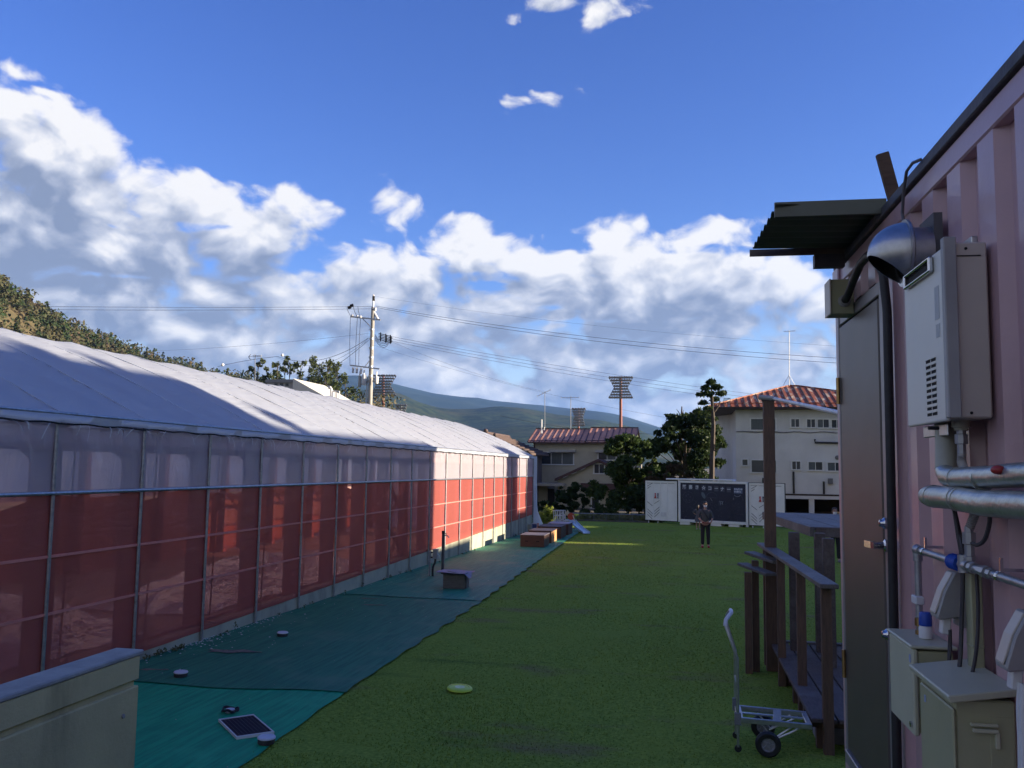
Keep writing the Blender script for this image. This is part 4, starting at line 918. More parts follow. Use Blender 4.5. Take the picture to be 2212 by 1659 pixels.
def hand_truck():
    g = G(1658, 1630); M_al = pm('dull aluminium', (.56, .57, .60), (.46, .47, .50), 20, .34, metal=.85)
    t = thing('hand_truck', 'aluminium folding hand truck with a tall handle and black wheel, beside the deck', 'cart', (g.x, g.y, gz(g.y)))
    x0, y0, z0 = g.x, g.y, gz(g.y)
    def P(x, y, z): return Vector((x0 + x, y0 + y, z0 + z))
    zp = .30; xl, xr = -.265, .40; W = .42
    # folding handle: two uprights bent away at the top and joined by a grip
    ctr = [P(xl, 0, .16), P(xl, 0, .86), P(xl - .105, 0, 1.16), P(xl - .10, .02, 1.205), P(xl - .045, .10, 1.265)]
    ctr2 = [P(xl, W, .24), P(xl, W, .86), P(xl - .09, W - .02, 1.14), P(xl - .08, W - .08, 1.20), P(xl - .045, .30, 1.265)]
    MB().tube(ctr, .0145, 8).tube(ctr2, .0145, 8).tube([ctr[-1], ctr2[-1]], .0145, 8).build('handle', M_al, t, smooth=True)
    MB().tube([P(xl - .106, 0, 1.155), P(xl - .10, .02, 1.21), P(xl - .045, .10, 1.268), P(xl - .045, .22, 1.268)], .020, 8).build('grip', pm('pale grip', (.62, .64, .70), rough=.4), t, smooth=True)
    MB().bbox(P(xl - .012, .01, .80), P(xl + .012, W - .01, .86)).build('cross_plate', M_al, t, bevel=.003)
    MB().bar(P(xl, 0, .60), P(xl, W, .60), .02, .02).build('cross_bar', M_al, t)
    # platform
    fr = MB(); fr.bar(P(xl - .02, 0, zp), P(xr, 0, zp - .02), .03, .048).bar(P(xl - .02, W, zp), P(xr, W, zp - .02), .03, .048)
    fr.bar(P(xl + .02, .016, zp + .004), P(xl + .02, W - .016, zp + .004), .06, .030).bar(P(xr - .02, .016, zp - .02), P(xr - .02, W - .016, zp - .02), .05, .03)
    fr.build('platform_frame', M_al, t, bevel=.004)
    MB().bar(P(.09, .016, zp + .0), P(.13, W - .016, zp + .0), .075, .012).build('platform_slat', M_al, t, bevel=.002)
    MB().bar(P(xl + .04, W * .55, zp + .0), P(xr - .05, W * .55, zp - .012), .05, .014).build('platform_slat', M_al, t, bevel=.002)
    MB().bbox(P(xl - .03, -.02, zp - .05), P(xl + .03, .02, zp + .06)).build('corner_bracket', pm('grey bracket', (.22, .23, .24), rough=.5), t, bevel=.004)
    MB().bbox(P(xl - .03, W - .02, zp - .03), P(xl + .03, W + .02, zp + .09)).build('corner_bracket', MATS['grey bracket'], t, bevel=.004)
    for y in (.04, W - .04):
        MB().tube([P(-.06, y, zp - .03), P(.06, y, .135), P(.25, y, .27)], .010, 6).build('axle_strut', M_al, t, smooth=True)
        MB().tube([P(.05, y, .12), P(.24, y, .215), P(.32, y, .26)], .010, 6).build('axle_strut', M_al, t, smooth=True)
    MB().tube([P(0, -.06, .115), P(0, W + .06, .115)], .009, 8).build('axle', M_al, t, smooth=True)
    for y in (-.075, W + .075):
        w = MB(); w.lathe([(.062, -.028), (.100, -.032), (.115, -.016), (.117, 0), (.115, .016), (.100, .032), (.062, .028), (.060, 0), (.062, -.028)], P(0, y, .115), (0, 1, 0), 28, caps=False); wo = w.build('wheel', M_black, t, smooth=True)
        h = MB(); h.lathe([(.0, -.020), (.018, -.024), (.020, -.012), (.050, -.012), (.066, -.029), (.066, .029), (.050, .012), (.020, .012), (.018, .024), (.0, .020)], P(0, y, .115), (0, 1, 0), 20)
        h.build('rim', pm('grey hub', (.30, .30, .31), (.24, .24, .25), 8, .45), wo, smooth=True)
        for k in range(5):
            a = 2 * math.pi * k / 5; MB().bar(P(.022 * math.cos(a), y - .018, .115 + .022 * math.sin(a)), P(.056 * math.cos(a), y - .022, .115 + .056 * math.sin(a)), .012, .012).build('spoke', MATS['grey hub'], wo)
    MB().lathe([(.0, -.012), (.032, -.012), (.034, 0), (.032, .012), (.0, .012)], P(xl, -.0, .035), (0, 1, 0), 14).build('caster', M_black, t, smooth=True)
    MB().bar(P(xl, 0, .05), P(xl, 0, .17), .02, .03).build('caster_fork', M_al, t)
    MB().lathe([(.0, -.012), (.032, -.012), (.034, 0), (.032, .012), (.0, .012)], P(xl, W, .035), (0, 1, 0), 14).build('caster', M_black, t, smooth=True)
    MB().bar(P(xl, W, .05), P(xl, W, .25), .02, .03).build('caster_fork', M_al, t)
hand_truck()
# ------------------------------------------------------------------ things on the lawn and the mats
def small_things():
    g = G(993, 1491); z = gz(g.y) + .012
    t = thing('flying_disc', 'lime yellow plastic flying disc lying on the grass', 'frisbee', (g.x, g.y, z))
    M_lime = pm('lime plastic', (.50, .66, .045), (.45, .60, .04), 6, .4); ax = Vector((.05, -.03, 1)).normalized()
    MB().lathe([(.0, .026), (.10, .026), (.112, .022), (.118, .028), (.138, .026), (.150, .016), (.153, .004), (.148, .0), (.144, .012), (.10, .018), (.0, .018)], (g.x, g.y, z), ax, 40).build('disc', M_lime, t, smooth=True)
    MB().lathe([(.0, .0265), (.055, .0268), (.060, .0264)], (g.x, g.y, z + .0006), ax, 24).build('print', pm('pale print', (.72, .78, .45), (.55, .68, .2), 22, .45), t, smooth=True)
    M_cap = pm('white marker plastic', (.62, .62, .66), (.50, .50, .54), 12, .5, c3=(.30, .30, .28), scale3=10, lo3=.62, hi3=.75)
    for px, py, lab in ((610, 1377, 'white round ground marker far up the teal mat'), (390, 1465, 'white round ground marker near the greenhouse wall foot'), (575, 1607, 'white round ground marker at edge of grass beside the small solar panel')):
        g = G(px, py); z = gz(g.y) + (.02 if py < 1500 else .006)
        t = thing('ground_marker', lab, 'marker', (g.x, g.y, z), 'white round markers on the mats')
        MB().lathe([(.075, 0), (.080, .010), (.078, .045), (.080, .048)], (g.x, g.y, z), (0, 0, 1), 24).build('body', pm('marker rubber', (.06, .06, .065), rough=.7), t, smooth=True)
        MB().lathe([(.084, .048), (.086, .054), (.080, .064), (.0, .068)], (g.x, g.y, z), (.03, -.02, 1), 24).build('lid', M_cap, t, smooth=True)
    # small solar panel lying on the mat
    C = [G(471.6, 1555, .03), G(547.6, 1544, .035), G(592.6, 1582, .03), G(510.8, 1593.6, .02)]
    c = sum(C, Vector()) / 4; t = thing('solar_panel', 'small dark solar panel with a white frame lying on green mat', 'solar panel', (c.x, c.y, gz(c.y)))
    inn = [c + (p - c) * .93 for p in C]
    MB().prism([p - Vector((0, 0, .004)) for p in inn], (0, 0, .006)).build('cells', pm('dark cells', (.018, .018, .026), (.024, .024, .034), 30, .55, spec=.06), t)
    fr = MB()
    for k in range(4):
        a, b_ = C[k], C[(k + 1) % 4]; ai, bi = inn[k], inn[(k + 1) % 4]; fr.prism([a - Vector((0, 0, .018)), b_ - Vector((0, 0, .018)), bi - Vector((0, 0, .018)), ai - Vector((0, 0, .018))], (0, 0, .026))
    fr.build('frame', M_white, t)
    for k in range(1, 9):
        MB().bar(inn[0].lerp(inn[1], k / 9) + Vector((0, 0, .0035)), inn[3].lerp(inn[2], k / 9) + Vector((0, 0, .0035)), .0025, .001).build('cell_line', pm('cell line', (.07, .07, .08), rough=.3), t)
    # coil of dark cable with a white light
    g = G(497, 1540); z = gz(g.y) + .008; t = thing('light_coil', 'white garden light in a coil of dark cable behind the solar panel', 'light', (g.x, g.y, z))
    MB().lathe([(.05, 0), (.055, .01), (.045, .035), (.0, .042)], (g.x, g.y, z), (0, 0, 1), 18).build('light_head', M_cap, t, smooth=True)
    pts = [(g.x + (.082 + .010 * math.sin(5 * a)) * math.cos(a), g.y + (.082 + .012 * math.cos(7 * a)) * math.sin(a), z + .016 + .010 * math.sin(3 * a) + a * .0012) for a in np.linspace(0, 19, 120)]
    MB().tube(pts, .0075, 6).build('cable_coil', M_black, t, smooth=True)
small_things()
def stool():
    g = G(980, 1275); x, y, z = g.x - .0, g.y, gz(g.y) + .03
    t = thing('box_stool', 'low plywood box stool with a curling grey mat on top', 'stool', (x, y, z))
    M_ply = pm('weathered plywood', (.165, .15, .125), (.115, .105, .09), 5, .8, stretch=(1, 1, 5), bump=.3, c3=(.09, .09, .07), scale3=3, lo3=.5, hi3=.7)
    w, h, d = .50, .32, .40
    MB().bbox((x - w / 2, y, z), (x + w / 2, y + .03, z + h)).build('front_panel', M_ply, t, bevel=.004)
    MB().bbox((x - w / 2, y + d - .03, z), (x + w / 2, y + d, z + h)).build('back_panel', M_ply, t, bevel=.004)
    MB().bbox((x - w / 2 + .002, y + .031, z), (x - w / 2 + .03, y + d - .031, z + h)).build('side_panel', M_ply, t)
    MB().bbox((x + w / 2 - .10, y + .16, z), (x + w / 2 - .004, y + d - .031, z + h)).build('side_panel', M_ply, t)
    MB().bbox((x - w / 2 - .04, y - .04, z + h + .001), (x + w / 2 + .04, y + d + .04, z + h + .03)).build('top_board', M_ply, t, bevel=.004)
    P = []
    for i in range(15):
        u = i / 14; row = []
        for j in range(9):
            v = j / 8; zz = .036 + .05 * max(0, (.25 - u)) ** 1.2 + (-.10 * max(0, u - .86) / .14 if v < .45 else .02 * max(0, u - .8)) + .008 * math.sin(u * 7 + v * 5)
            row.append((x - w / 2 - .14 + u * (w + .26), y - .10 + v * (d + .18), z + h + zz))
        P.append(row)
    b = MB(); b.grid(P); b.grid([[(p[0], p[1], p[2] - .012) for p in r_][::-1] for r_ in P]); b.build('mat_top', pm('faded grey mat', (.30, .29, .36), (.24, .23, .29), 8, .65, bump=.3), t, smooth=True)
    # tap post
    g = G(956, 1233); z0 = gz(g.y) + .03; t = thing('tap_post', 'dark square garden tap post with a chrome tap, behind the stool', 'tap', (g.x, g.y, z0))
    MB().bbox((g.x - .032, g.y - .032, z0), (g.x + .032, g.y + .032, z0 + .94)).build('post', pm('grey tap post', (.10, .10, .105), (.075, .075, .08), 6, .5), t, bevel=.004)
    MB().bbox((g.x - .036, g.y - .036, z0 + .9405), (g.x + .036, g.y + .036, z0 + 1.02)).build('post_cap', M_black, t, bevel=.005)
    b = MB(); zt = z0 + .90; b.tube([(g.x + .03, g.y - .01, zt), (g.x + .09, g.y - .03, zt), (g.x + .14, g.y - .045, zt - .012), (g.x + .165, g.y - .052, zt - .05)], .014, 8); b.tube([(g.x + .08, g.y - .026, zt), (g.x + .08, g.y - .026, zt + .045)], .010, 8); b.tube([(g.x + .05, g.y - .02, zt + .05), (g.x + .11, g.y - .034, zt + .05)], .010, 8)
    b.build('tap', M_chrome, t, smooth=True)
    # power post
    g = G(928, 1247); z0 = gz(g.y) + .03; t = thing('power_post', 'short steel stake with a grey outdoor power box and black hose', 'power box', (g.x, g.y, z0))
    MB().bbox((g.x - .022, g.y - .022, z0), (g.x + .022, g.y + .022, z0 + .60)).build('stake', M_galv, t)
    MB().bbox((g.x + .085, g.y - .07, z0 + .43), (g.x + .20, g.y + .05, z0 + .645)).build('box', M_grey, t, bevel=.006); MB().bbox((g.x + .075, g.y - .085, z0 + .646), (g.x + .215, g.y + .06, z0 + .67)).build('lid', M_beige, t, bevel=.005)
    for zz in (.46, .58): MB().bar((g.x + .02, g.y, z0 + zz), (g.x + .085, g.y, z0 + zz), .03, .035).build('bracket', M_black, t)
    MB().tube(smooth_path([(g.x + .14, g.y, z0 + .43), (g.x + .13, g.y, z0 + .33), (g.x + .09, g.y, z0 + .25), (g.x + .075, g.y, z0 + .12), (g.x + .08, g.y, z0 + .0)], 6), .026, 8).build('hose', M_black, t, smooth=True)
    MB().tube(smooth_path([(g.x + .20, g.y - .02, z0 + .55), (g.x + .24, g.y - .02, z0 + .50), (g.x + .22, g.y, z0 + .42)], 6), .014, 8).build('plug_lead', M_white, t, smooth=True)
stool()
def vault_boxes():
    M_bx = pm('dark brown plywood', (.062, .028, .022), (.045, .021, .017), 5, .55, stretch=(1, 1, 4), bump=.15, c3=(.085, .04, .028), scale3=2, lo3=.55, hi3=.75)
    M_lid = pm('worn grey lid', (.16, .15, .17), (.12, .11, .12), 6, .6)
    M_lid2 = pm('dark lid', (.055, .045, .055), (.04, .034, .042), 6, .6)
    M_lid3 = pm('pale grey lid', (.30, .31, .36), (.26, .27, .31), 6, .55)
    M_or = pm('sunlit orange plywood', (.52, .27, .12), (.46, .22, .09), 4, .6, stretch=(1, 1, 5))  # sunlight on this one side panel put into its orange colour
    for (cx, cy_, w, d, h, lid, side, lab) in ((-5.50, 31.35, .86, 1.15, .40, M_lid, M_bx, 'dark brown vaulting box with two hand slots, nearest of the row'), (-5.56, 33.45, .88, 1.3, .43, M_lid2, M_or, 'vaulting box with an end panel coloured sunlit orange, second of the row'),
                                        (-5.58, 35.9, .94, 1.5, .46, M_lid2, M_bx, 'dark brown vaulting box, third of the row'), (-5.58, 38.2, .90, 1.3, .46, M_lid3, M_bx, 'vaulting box with a pale grey lid, farthest of the row')):
        z = gz(cy_) + .036; t = thing('vaulting_box', lab, 'box', (cx, cy_, z), 'vaulting boxes on the turf mat')
        x0, x1, y0, y1_ = cx - w / 2, cx + w / 2, cy_ - d / 2, cy_ + d / 2
        fp = MB().bbox((x0, y0, z), (x1, y0 + .02, z + h)).build('front_panel', M_bx, t, bevel=.003)
        MB().bbox((x0, y1_ - .02, z), (x1, y1_, z + h)).build('back_panel', M_bx, t, bevel=.003)
        MB().bbox((x0, y0 + .0205, z), (x0 + .02, y1_ - .0205, z + h)).build('side_panel', M_bx, t); MB().bbox((x1 - .02, y0 + .0205, z), (x1, y1_ - .0205, z + h)).build('side_panel', side, t)
        MB().bbox((x0 - .02, y0 - .02, z + h + .001), (x1 + .02, y1_ + .02, z + h + .028)).build('lid', lid, t, bevel=.008)
        for q in (-.2, .2): MB().bbox((cx + q - .055, y0 - .003, z + h * .45), (cx + q + .055, y0 + .001, z + h * .45 + .04)).build('hand_slot', M_dark, fp)
vault_boxes()
def play_corner():
    Y = 42.0; z0 = gz(Y) + .036
    t = thing('climbing_frame', 'small white pipe climbing frame with a pale blue slide for toddlers', 'play set', (-6.2, Y, z0))
    M_pw = pm('white play pipe', (.70, .70, .66), (.6, .6, .57), 6, .4); M_sl = pm('pale blue slide plastic', (.42, .62, .70), (.36, .55, .64), 4, .35); M_re = pm('orange red plastic', (.50, .075, .03), rough=.4); M_ye = pm('pale yellow plastic', (.60, .56, .36), rough=.45)
    X = [onY(p, 1110, Y).x for p in (1198, 1206, 1213, 1219)]; H = .86
    for x in X:
        for yy in (Y - .25, Y + .35): MB().tube([(x, yy, z0), (x, yy, z0 + H)], .020, 8).build('upright', M_pw, t, smooth=True)
    for zz in (.38, .62, .85):
        for yy in (Y - .25, Y + .35): MB().tube([(X[0], yy, z0 + zz), (X[-1] + (.35 if zz < .5 else 0), yy, z0 + zz)], .018, 8).build('cross_pipe', M_pw, t, smooth=True)
    MB().tube([((X[2] + X[3]) / 2 + .13 * math.cos(a), Y - .26, z0 + .60 + .15 * math.sin(a)) for a in np.linspace(0, 6.283, 25)[:-1]], .02, 8, closed=True).build('ring', M_pw, t, smooth=True)
    MB().bbox((X[1] + .10, Y - .02, z0), (X[1] + .25, Y + .12, z0 + .40)).build('red_panel', pm('dark red plastic', (.30, .03, .03), rough=.45), t, bevel=.01)
    xp = X[-1]
    MB().prism([(xp + .04, Y - .2, z0 + .66), (xp + .36, Y - .2, z0 + .60), (xp + .18, Y - .2, z0 + .92)], (0, .03, 0)).build('peak_panel', M_ye, t)
    MB().lathe([(.0, 0), (.17, 0), (.17, .04), (.0, .04)], (xp + .36, Y - .24, z0 + .60), (0, 1, 0), 20).build('round_panel', M_re, t, smooth=True)
    MB().tube([(xp + .45, Y - .25, z0 + .66), (xp + .78, Y - 1.2, z0 + .12)], .02, 8).build('hand_bar', M_ye, t, smooth=True)
    a, e = Vector((xp + .42, Y - .35, z0 + .42)), G(1267, 1152, .03)
    d = (e - a); sd = Vector((-d.y, d.x, 0)).normalized() * .17; P = []
    for k in range(13):
        u = k / 12; c = a.lerp(e, u); c.z = a.z + (e.z - a.z) * (u if u < .85 else .85 + (u - .85) * 1.0) - .05 * math.sin(math.pi * u); P.append([c + sd * 1.0 + Vector((0, 0, .07)), c + sd * .95, c - sd * .95, c - sd * 1.0 + Vector((0, 0, .07))])
    b = MB(); b.grid(P); b.grid([[p - Vector((0, 0, .015)) for p in r_][::-1] for r_ in P]); b.build('slide_chute', M_sl, t, smooth=True, sharp=60)
    MB().bbox((xp + .05, Y - .35, z0 + .38), (xp + .42, Y + .3, z0 + .42)).build('platform', M_pw, t)
    # odds and ends by the wall
    Y = 39.4; z0 = gz(Y) + .036; x = onY(1154.5, 1135, Y).x
    t = thing('picture_board', 'small white framed board with a navy picture leaning near the greenhouse corner', 'sign', (x, Y, z0))
    MB().bbox((x - .13, Y, z0), (x + .13, Y + .03, z0 + .36)).build('frame', M_white, t, bevel=.006)
    MB().bbox((x - .10, Y - .006, z0 + .06), (x + .10, Y - .001, z0 + .32)).build('picture', pm('navy print', (.012, .03, .15), (.10, .16, .34), 9, .5, lo=.45, hi=.7), t)
    x = onY(1143.5, 1140, Y).x; t = thing('storage_tub', 'beige plastic storage tub beside the small framed board', 'tub', (x, Y - .1, z0))
    MB().box((x, Y - .1, z0 + .15), (.20, .3, .30), None, (1.12, 1.1)).build('tub', M_pvc, t, bevel=.01); MB().box((x, Y - .1, z0 + .315), (.27, .36, .025)).build('tub_lid', M_grey, t, bevel=.006)
    x = onY(1163, 1140, Y).x; t = thing('marker_cone', 'small orange marker cone beside the framed board', 'cone', (x, Y - .1, z0))
    MB().box((x, Y - .1, z0 + .012), (.14, .14, .024)).build('foot', M_re, t); MB().lathe([(.06, .0245), (.055, .03), (.028, .30), (.026, .38), (.0, .385)], (x, Y - .1, z0), (0, 0, 1), 16).build('cone', pm('orange plastic', (.60, .17, .03), rough=.45), t, smooth=True)
play_corner()
# ------------------------------------------------------------------ trees
M_bark = pm('bark', (.085, .065, .05), (.055, .042, .034), 5, .9, stretch=(3, 3, .7), bump=.5)
M_leafd = pm('dark evergreen leaves', (.020, .040, .014), (.045, .070, .022), 1.2, .6, c3=(.09, .12, .03), scale3=.8, lo3=.58, hi3=.72, spec=.25, leafy=.35)
M_leafg = pm('mid green leaves', (.030, .060, .016), (.065, .095, .025), 1.0, .6, c3=(.13, .16, .035), scale3=.7, lo3=.55, hi3=.7, spec=.25, leafy=.35)
M_leafr = pm('dull reddish leaves', (.060, .040, .022), (.085, .060, .03), 1.2, .65, c3=(.05, .06, .02), scale3=.9, spec=.2, leafy=.35)
M_leafy = pm('yellow green leaves', (.22, .29, .045), (.33, .34, .07), 2.2, .6, c3=(.40, .30, .10), scale3=2.5, lo3=.58, hi3=.7, spec=.2, leafy=.35)
M_pine = pm('pine needles', (.040, .060, .020), (.080, .095, .032), .12, .7, c3=(.10, .085, .04), scale3=.1, lo3=.57, hi3=.7, spec=.2, leafy=.35)
def tree(name, label, base, trunk, limbs, clumps, leaf, mat, group=None, aspect=1.7, cat='tree', flat=0.0):
    """trunk: list of (offset, radius); limbs: lists of (offset, radius); clumps: (offset, radii, leaves)"""
    base = Vector(base); t = thing(name, label, cat, base, group); b = MB()
    for path in [trunk] + limbs:
        b.tube([base + Vector(p) for p, r_ in path], [r_ for p, r_ in path], 7)
    b.build('trunk', M_bark, t, smooth=True)
    cs = [in_ball(n, base + Vector(c), r_) for c, r_, n in clumps]
    V, F = leaves(np.concatenate(cs), leaf, flat=flat, aspect=aspect); mesh_np('crown', V, F, mat, t)
    return t
def auto_tree(name, label, base, h, rx, rz0, n_cl, n_leaf, leaf, mat, group=None, seed=1, cat='tree', top=.5):
    r_ = random.Random(seed); cl = []; limbs = []
    n_cl = int(n_cl * 2.0); n_leaf = int(n_leaf * 1.15); leaf = leaf * .62
    for k in range(n_cl):
        u = r_.random(); z = rz0 + (h - rz0) * u; w = rx * math.sqrt(max(.08, 1 - ((u - .38) / .66) ** 2)); a = r_.random() * 6.283; q = w * r_.uniform(.2, 1.18)
        c = (q * math.cos(a), q * math.sin(a), z); s = rx * r_.choice((.07, .10, .15, .20, .26, .32)) * r_.uniform(.85, 1.15); cl.append((c, (s, s, s * r_.uniform(.55, .85)), int(n_leaf * max(.10, (s / (rx * .3)) ** 2))))
        if k % 4 == 0: limbs.append([((0, 0, max(.3, z * .55)), .035 * h / 5), ((c[0] * .5, c[1] * .5, z * .8), .022 * h / 5), (c, .008 * h / 5)])
    trunk = [((0, 0, -.3), .045 * h / 3 + .03), ((.05 * h * .2, 0, h * .3), .03 * h / 3 + .02), ((0, .03, h * .62), .018 * h / 3 + .01), ((.02, 0, h * .93), .012)]
    return tree(name, label, base, trunk, limbs, cl, leaf, mat, group, cat=cat)
def trees_near():
    # tall cloud-pruned pine beside the grey building
    Y = 58.0; b = onY(1536, 1060, Y); b.z = gz(Y)
    def off(px, py, dy=0): return onY(px, py, Y + dy) - b
    cl = [(off(1536, 826), (.34, .34, .22), 200), (off(1524, 838, .3), (.34, .36, .2), 200), (off(1548, 836, -.3), (.36, .36, .2), 200), (off(1513, 852, .4), (.32, .34, .17), 170), (off(1557, 850, -.4), (.34, .34, .17), 170), (off(1530, 850, -.4), (.36, .36, .2), 180), (off(1544, 862, .4), (.34, .34, .18), 160), (off(1519, 870, .3), (.34, .34, .16), 150), (off(1530, 882), (.36, .36, .16), 150), (off(1521, 903), (.34, .34, .16), 110), (off(1562, 962, -.3), (.35, .3, .18), 130), (off(1545, 905, .2), (.22, .3, .13), 60), (off(1513, 945, .2), (.34, .35, .2), 120), (off(1552, 935, .2), (.22, .25, .12), 60)]
    limbs = [[(off(1541, 893), .06), (off(1552, 878), .045), (off(1556, 866), .03)], [(off(1541, 975), .05), (off(1562, 964, -.3), .02)], [(off(1539, 890), .05), (off(1524, 884, .3), .02)], [(off(1538, 860), .05), (off(1520, 850, .3), .02)], [(off(1538, 850), .05), (off(1552, 846, -.3), .02)]]
    tree('pruned_pine', 'tall bare-trunked pine with clipped cloud tufts beside the grey building', b, [((0, 0, -.2), .22), (off(1538, 1000), .17), (off(1541, 920), .14), (off(1538, 860), .09), (off(1536, 832), .03)], limbs, cl, .13, M_leafd)
    spec = [('broadleaf_tree', 'large dark broadleaf tree left of the clipped pine, catching light on its right', 1482, 61, 890, 2.55, 1.0, 46, 560, .24, M_leafd, 3),
            ('broadleaf_tree', 'rounded dark tree standing in front of the house with the maroon roof', 1358, 57, 944, 2.0, .8, 40, 460, .20, M_leafg, 5),
            ('reddish_shrub', 'dull reddish shrub above the left white container door', 1440, 55, 1002, 1.5, .6, 24, 330, .18, M_leafr, 9),
            ('garden_shrub', 'tall dark shrub before the front wall of the house', 1238, 55, 1046, 1.05, .2, 22, 330, .17, M_leafd, 12),
            ('garden_shrub', 'dark shrub behind the left white container door', 1392, 53.5, 1052, 1.05, .2, 20, 320, .16, M_leafd, 14),
            ('garden_shrub', 'low dark shrub right behind the yellow bush by the greenhouse corner', 1172, 52, 1084, 1.0, .1, 18, 280, .16, M_leafd, 17),
            ('garden_shrub', 'low green shrub between the tall dark shrub and the fence', 1312, 53, 1070, 1.1, .2, 14, 170, .15, M_leafg, 21)]
    for nm, lab, px, Y, py, rx, z0, nc, nl, lf, m, sd in spec:
        b = onY(px, 1080, Y); b.z = gz(Y); top = onY(px, py, Y); auto_tree(nm, lab, b, top.z - b.z, rx, z0, nc, nl, lf, m, seed=sd, cat='tree' if 'tree' in nm else 'shrub')
    # bare stub of a dead trunk
    Y = 63; b = onY(1472, 1060, Y); b.z = gz(Y); o = MB(); T = lambda px, py: onY(px, py, Y)
    o.tube([b, T(1471, 940), T(1472, 905), T(1473, 878)], [.16, .12, .08, .04], 7).tube([T(1472, 905), T(1466, 890), T(1461, 884)], [.05, .03, .012], 6).tube([T(1472, 900), T(1477, 885)], [.04, .012], 6)
    tag(o.build('dead_trunk', M_bark, origin=b, smooth=True), 'bare dead trunk poking above the dark broadleaf tree', 'dead tree')
    # sunlit bush by the greenhouse corner
    b = G(1183, 1137); cl = []; limbs = []
    r_ = random.Random(4)
    for k in range(30):
        a = r_.random() * 6.283; q = r_.random() ** .7 * .52; h = r_.uniform(.45, .75) if q > .25 else r_.uniform(.7, 1.02)
        p = (q * math.cos(a) * 1.1, q * math.sin(a), h); limbs.append([((0, 0, 0), .012), ((p[0] * .5, p[1] * .5, h * .5), .008), (p, .004)])
        for u in (.45, .7, .95): cl.append(((p[0] * u, p[1] * u, h * u), (.10, .10, .13), 26))
    tree('yellow_bush', 'bright yellow green bush beside the far greenhouse corner', b, [((0, 0, -.1), .03), ((0, 0, .3), .015)], limbs, cl, .055, M_leafy, aspect=2.4, cat='bush')
    # rough grass and weeds along the fence
    cs = []
    for k in range(260):
        x = random.uniform(-6.5, -1.6); y = random.uniform(50.5, 53.0); h = random.uniform(.12, .42); cs.append(in_ball(26, (x, y, gz(y) + h * .5), (.16, .16, h * .6)))
    V, F = leaves(np.concatenate(cs), .06, aspect=3.2); tag(mesh_np('rough_weeds', V, F, pm('dry green weeds', (.085, .105, .03), (.15, .15, .05), 1.2, .8)), 'rough weeds growing along the low wire fence', 'weeds', kind='stuff')
trees_near()
def pines_far():
    r_ = random.Random(8)
    rows = [(553, 776, 200, 'isolated pine at the left end of the row behind the greenhouse roof'), (574, 792, 205, 'thin reddish pine second from left behind the greenhouse roof'), (596, 776, 200, 'leaning pine third from left behind the greenhouse roof'), (612, 779, 205, 'open-crowned pine fourth from left behind the greenhouse roof'),
            (622, 770, 210, 'tallest slim pine, fifth from left behind the greenhouse roof'), (646, 780, 215, 'bare-branched pine right of the slim one'), (664, 778, 210, 'grey green pine above the white gable'), (686, 772, 205, 'dense pine rising over the white gable end'), (704, 778, 215, 'broad dense pine in middle of the clump'), (726, 784, 205, 'broad round-topped pine at right of the clump'), (744, 812, 200, 'lower pine at the right edge of the clump'),
            (700, 806, 190, 'low dense pine at the foot of the clump')]
    for px, py, D, lab in rows:
        Y = D; b = onY(px, 900, Y); b.z = gz(Y) - .2; top = onY(px, py, Y).z - b.z; h = top; cl = []; limbs = []
        wide = px > 680; base = .34 if not wide else .22
        for k in range(22 if wide else 16):
            u = base + (1 - base) * (k + r_.random()) / (22 if wide else 16); a = r_.random() * 6.283; w = h * (.19 if wide else .125) * (1.15 - .75 * max(0, u - .55) / .45); q = w * r_.uniform(.2, 1)
            c = (q * math.cos(a), q * math.sin(a), h * min(u, .985)); cl.append((c, (w * .5, w * .5, w * .42), 46)); limbs.append([((0, 0, h * u * .93), .10), (c, .03)])
        tree('pine_tree', lab, b, [((0, 0, 0), .22), ((.1, 0, h * .5), .15), ((0, 0, h * .95), .08)], limbs, cl, .50, M_pine, 'pines behind the greenhouse')
    cs = []
    for k in range(150):
        px = random.uniform(690, 860); Y = random.uniform(215, 260); p = onY(px, 900, Y); h = (onY(px, 838 + (px - 690) * .13, Y).z) * random.uniform(.75, 1.05); m = 40; z = rng.random(m) ** .8 * h
        cs.append(np.stack([p.x + rng.normal(size=m) * 1.3, Y + rng.normal(size=m) * 1.3, z], 1))
    V, F = leaves(np.concatenate(cs), .55); tag(mesh_np('low_wood', V, F, pm('brownish scrub', (.07, .065, .03), (.11, .085, .045), .3, .9, c3=(.045, .06, .02), scale3=.2)), 'low brownish wood beyond the utility pole', 'woodland', kind='stuff')
    # single trees standing out on the hillside
    hs = [(213, 742, 'dark conifer with layered boughs standing highest on the hill skyline'), (238, 748, 'dark conifer just right of the highest hill conifer'), (60, 650, 'dark green pine near the top left of the hill'), (330, 783, 'small dark pine low on the hill skyline'), (402, 806, 'small pine at the foot of the hill skyline'), (150, 712, 'dark round pine at mid height of the hill')]
    for px, py, lab in hs:
        D = 430 + .30 * (px + 420); v = ray(px, py); k = D / math.hypot(v[0], v[1]); b = Vector(CAM + v * k * .985); h = 9.0 if px in (213, 238) else 6.5; cl = []
        for j in range(7):
            u = .25 + .72 * j / 6; w = h * .22 * (1.12 - u); cl.append(((0, 0, h * u), (w * 1.2, w * 1.2, h * .05), 46))
        tree('hill_conifer', lab, b, [((0, 0, -2), .25), ((0, 0, h), .05)], [], cl, .62, M_leafd, 'conifers on the hill')
pines_far()
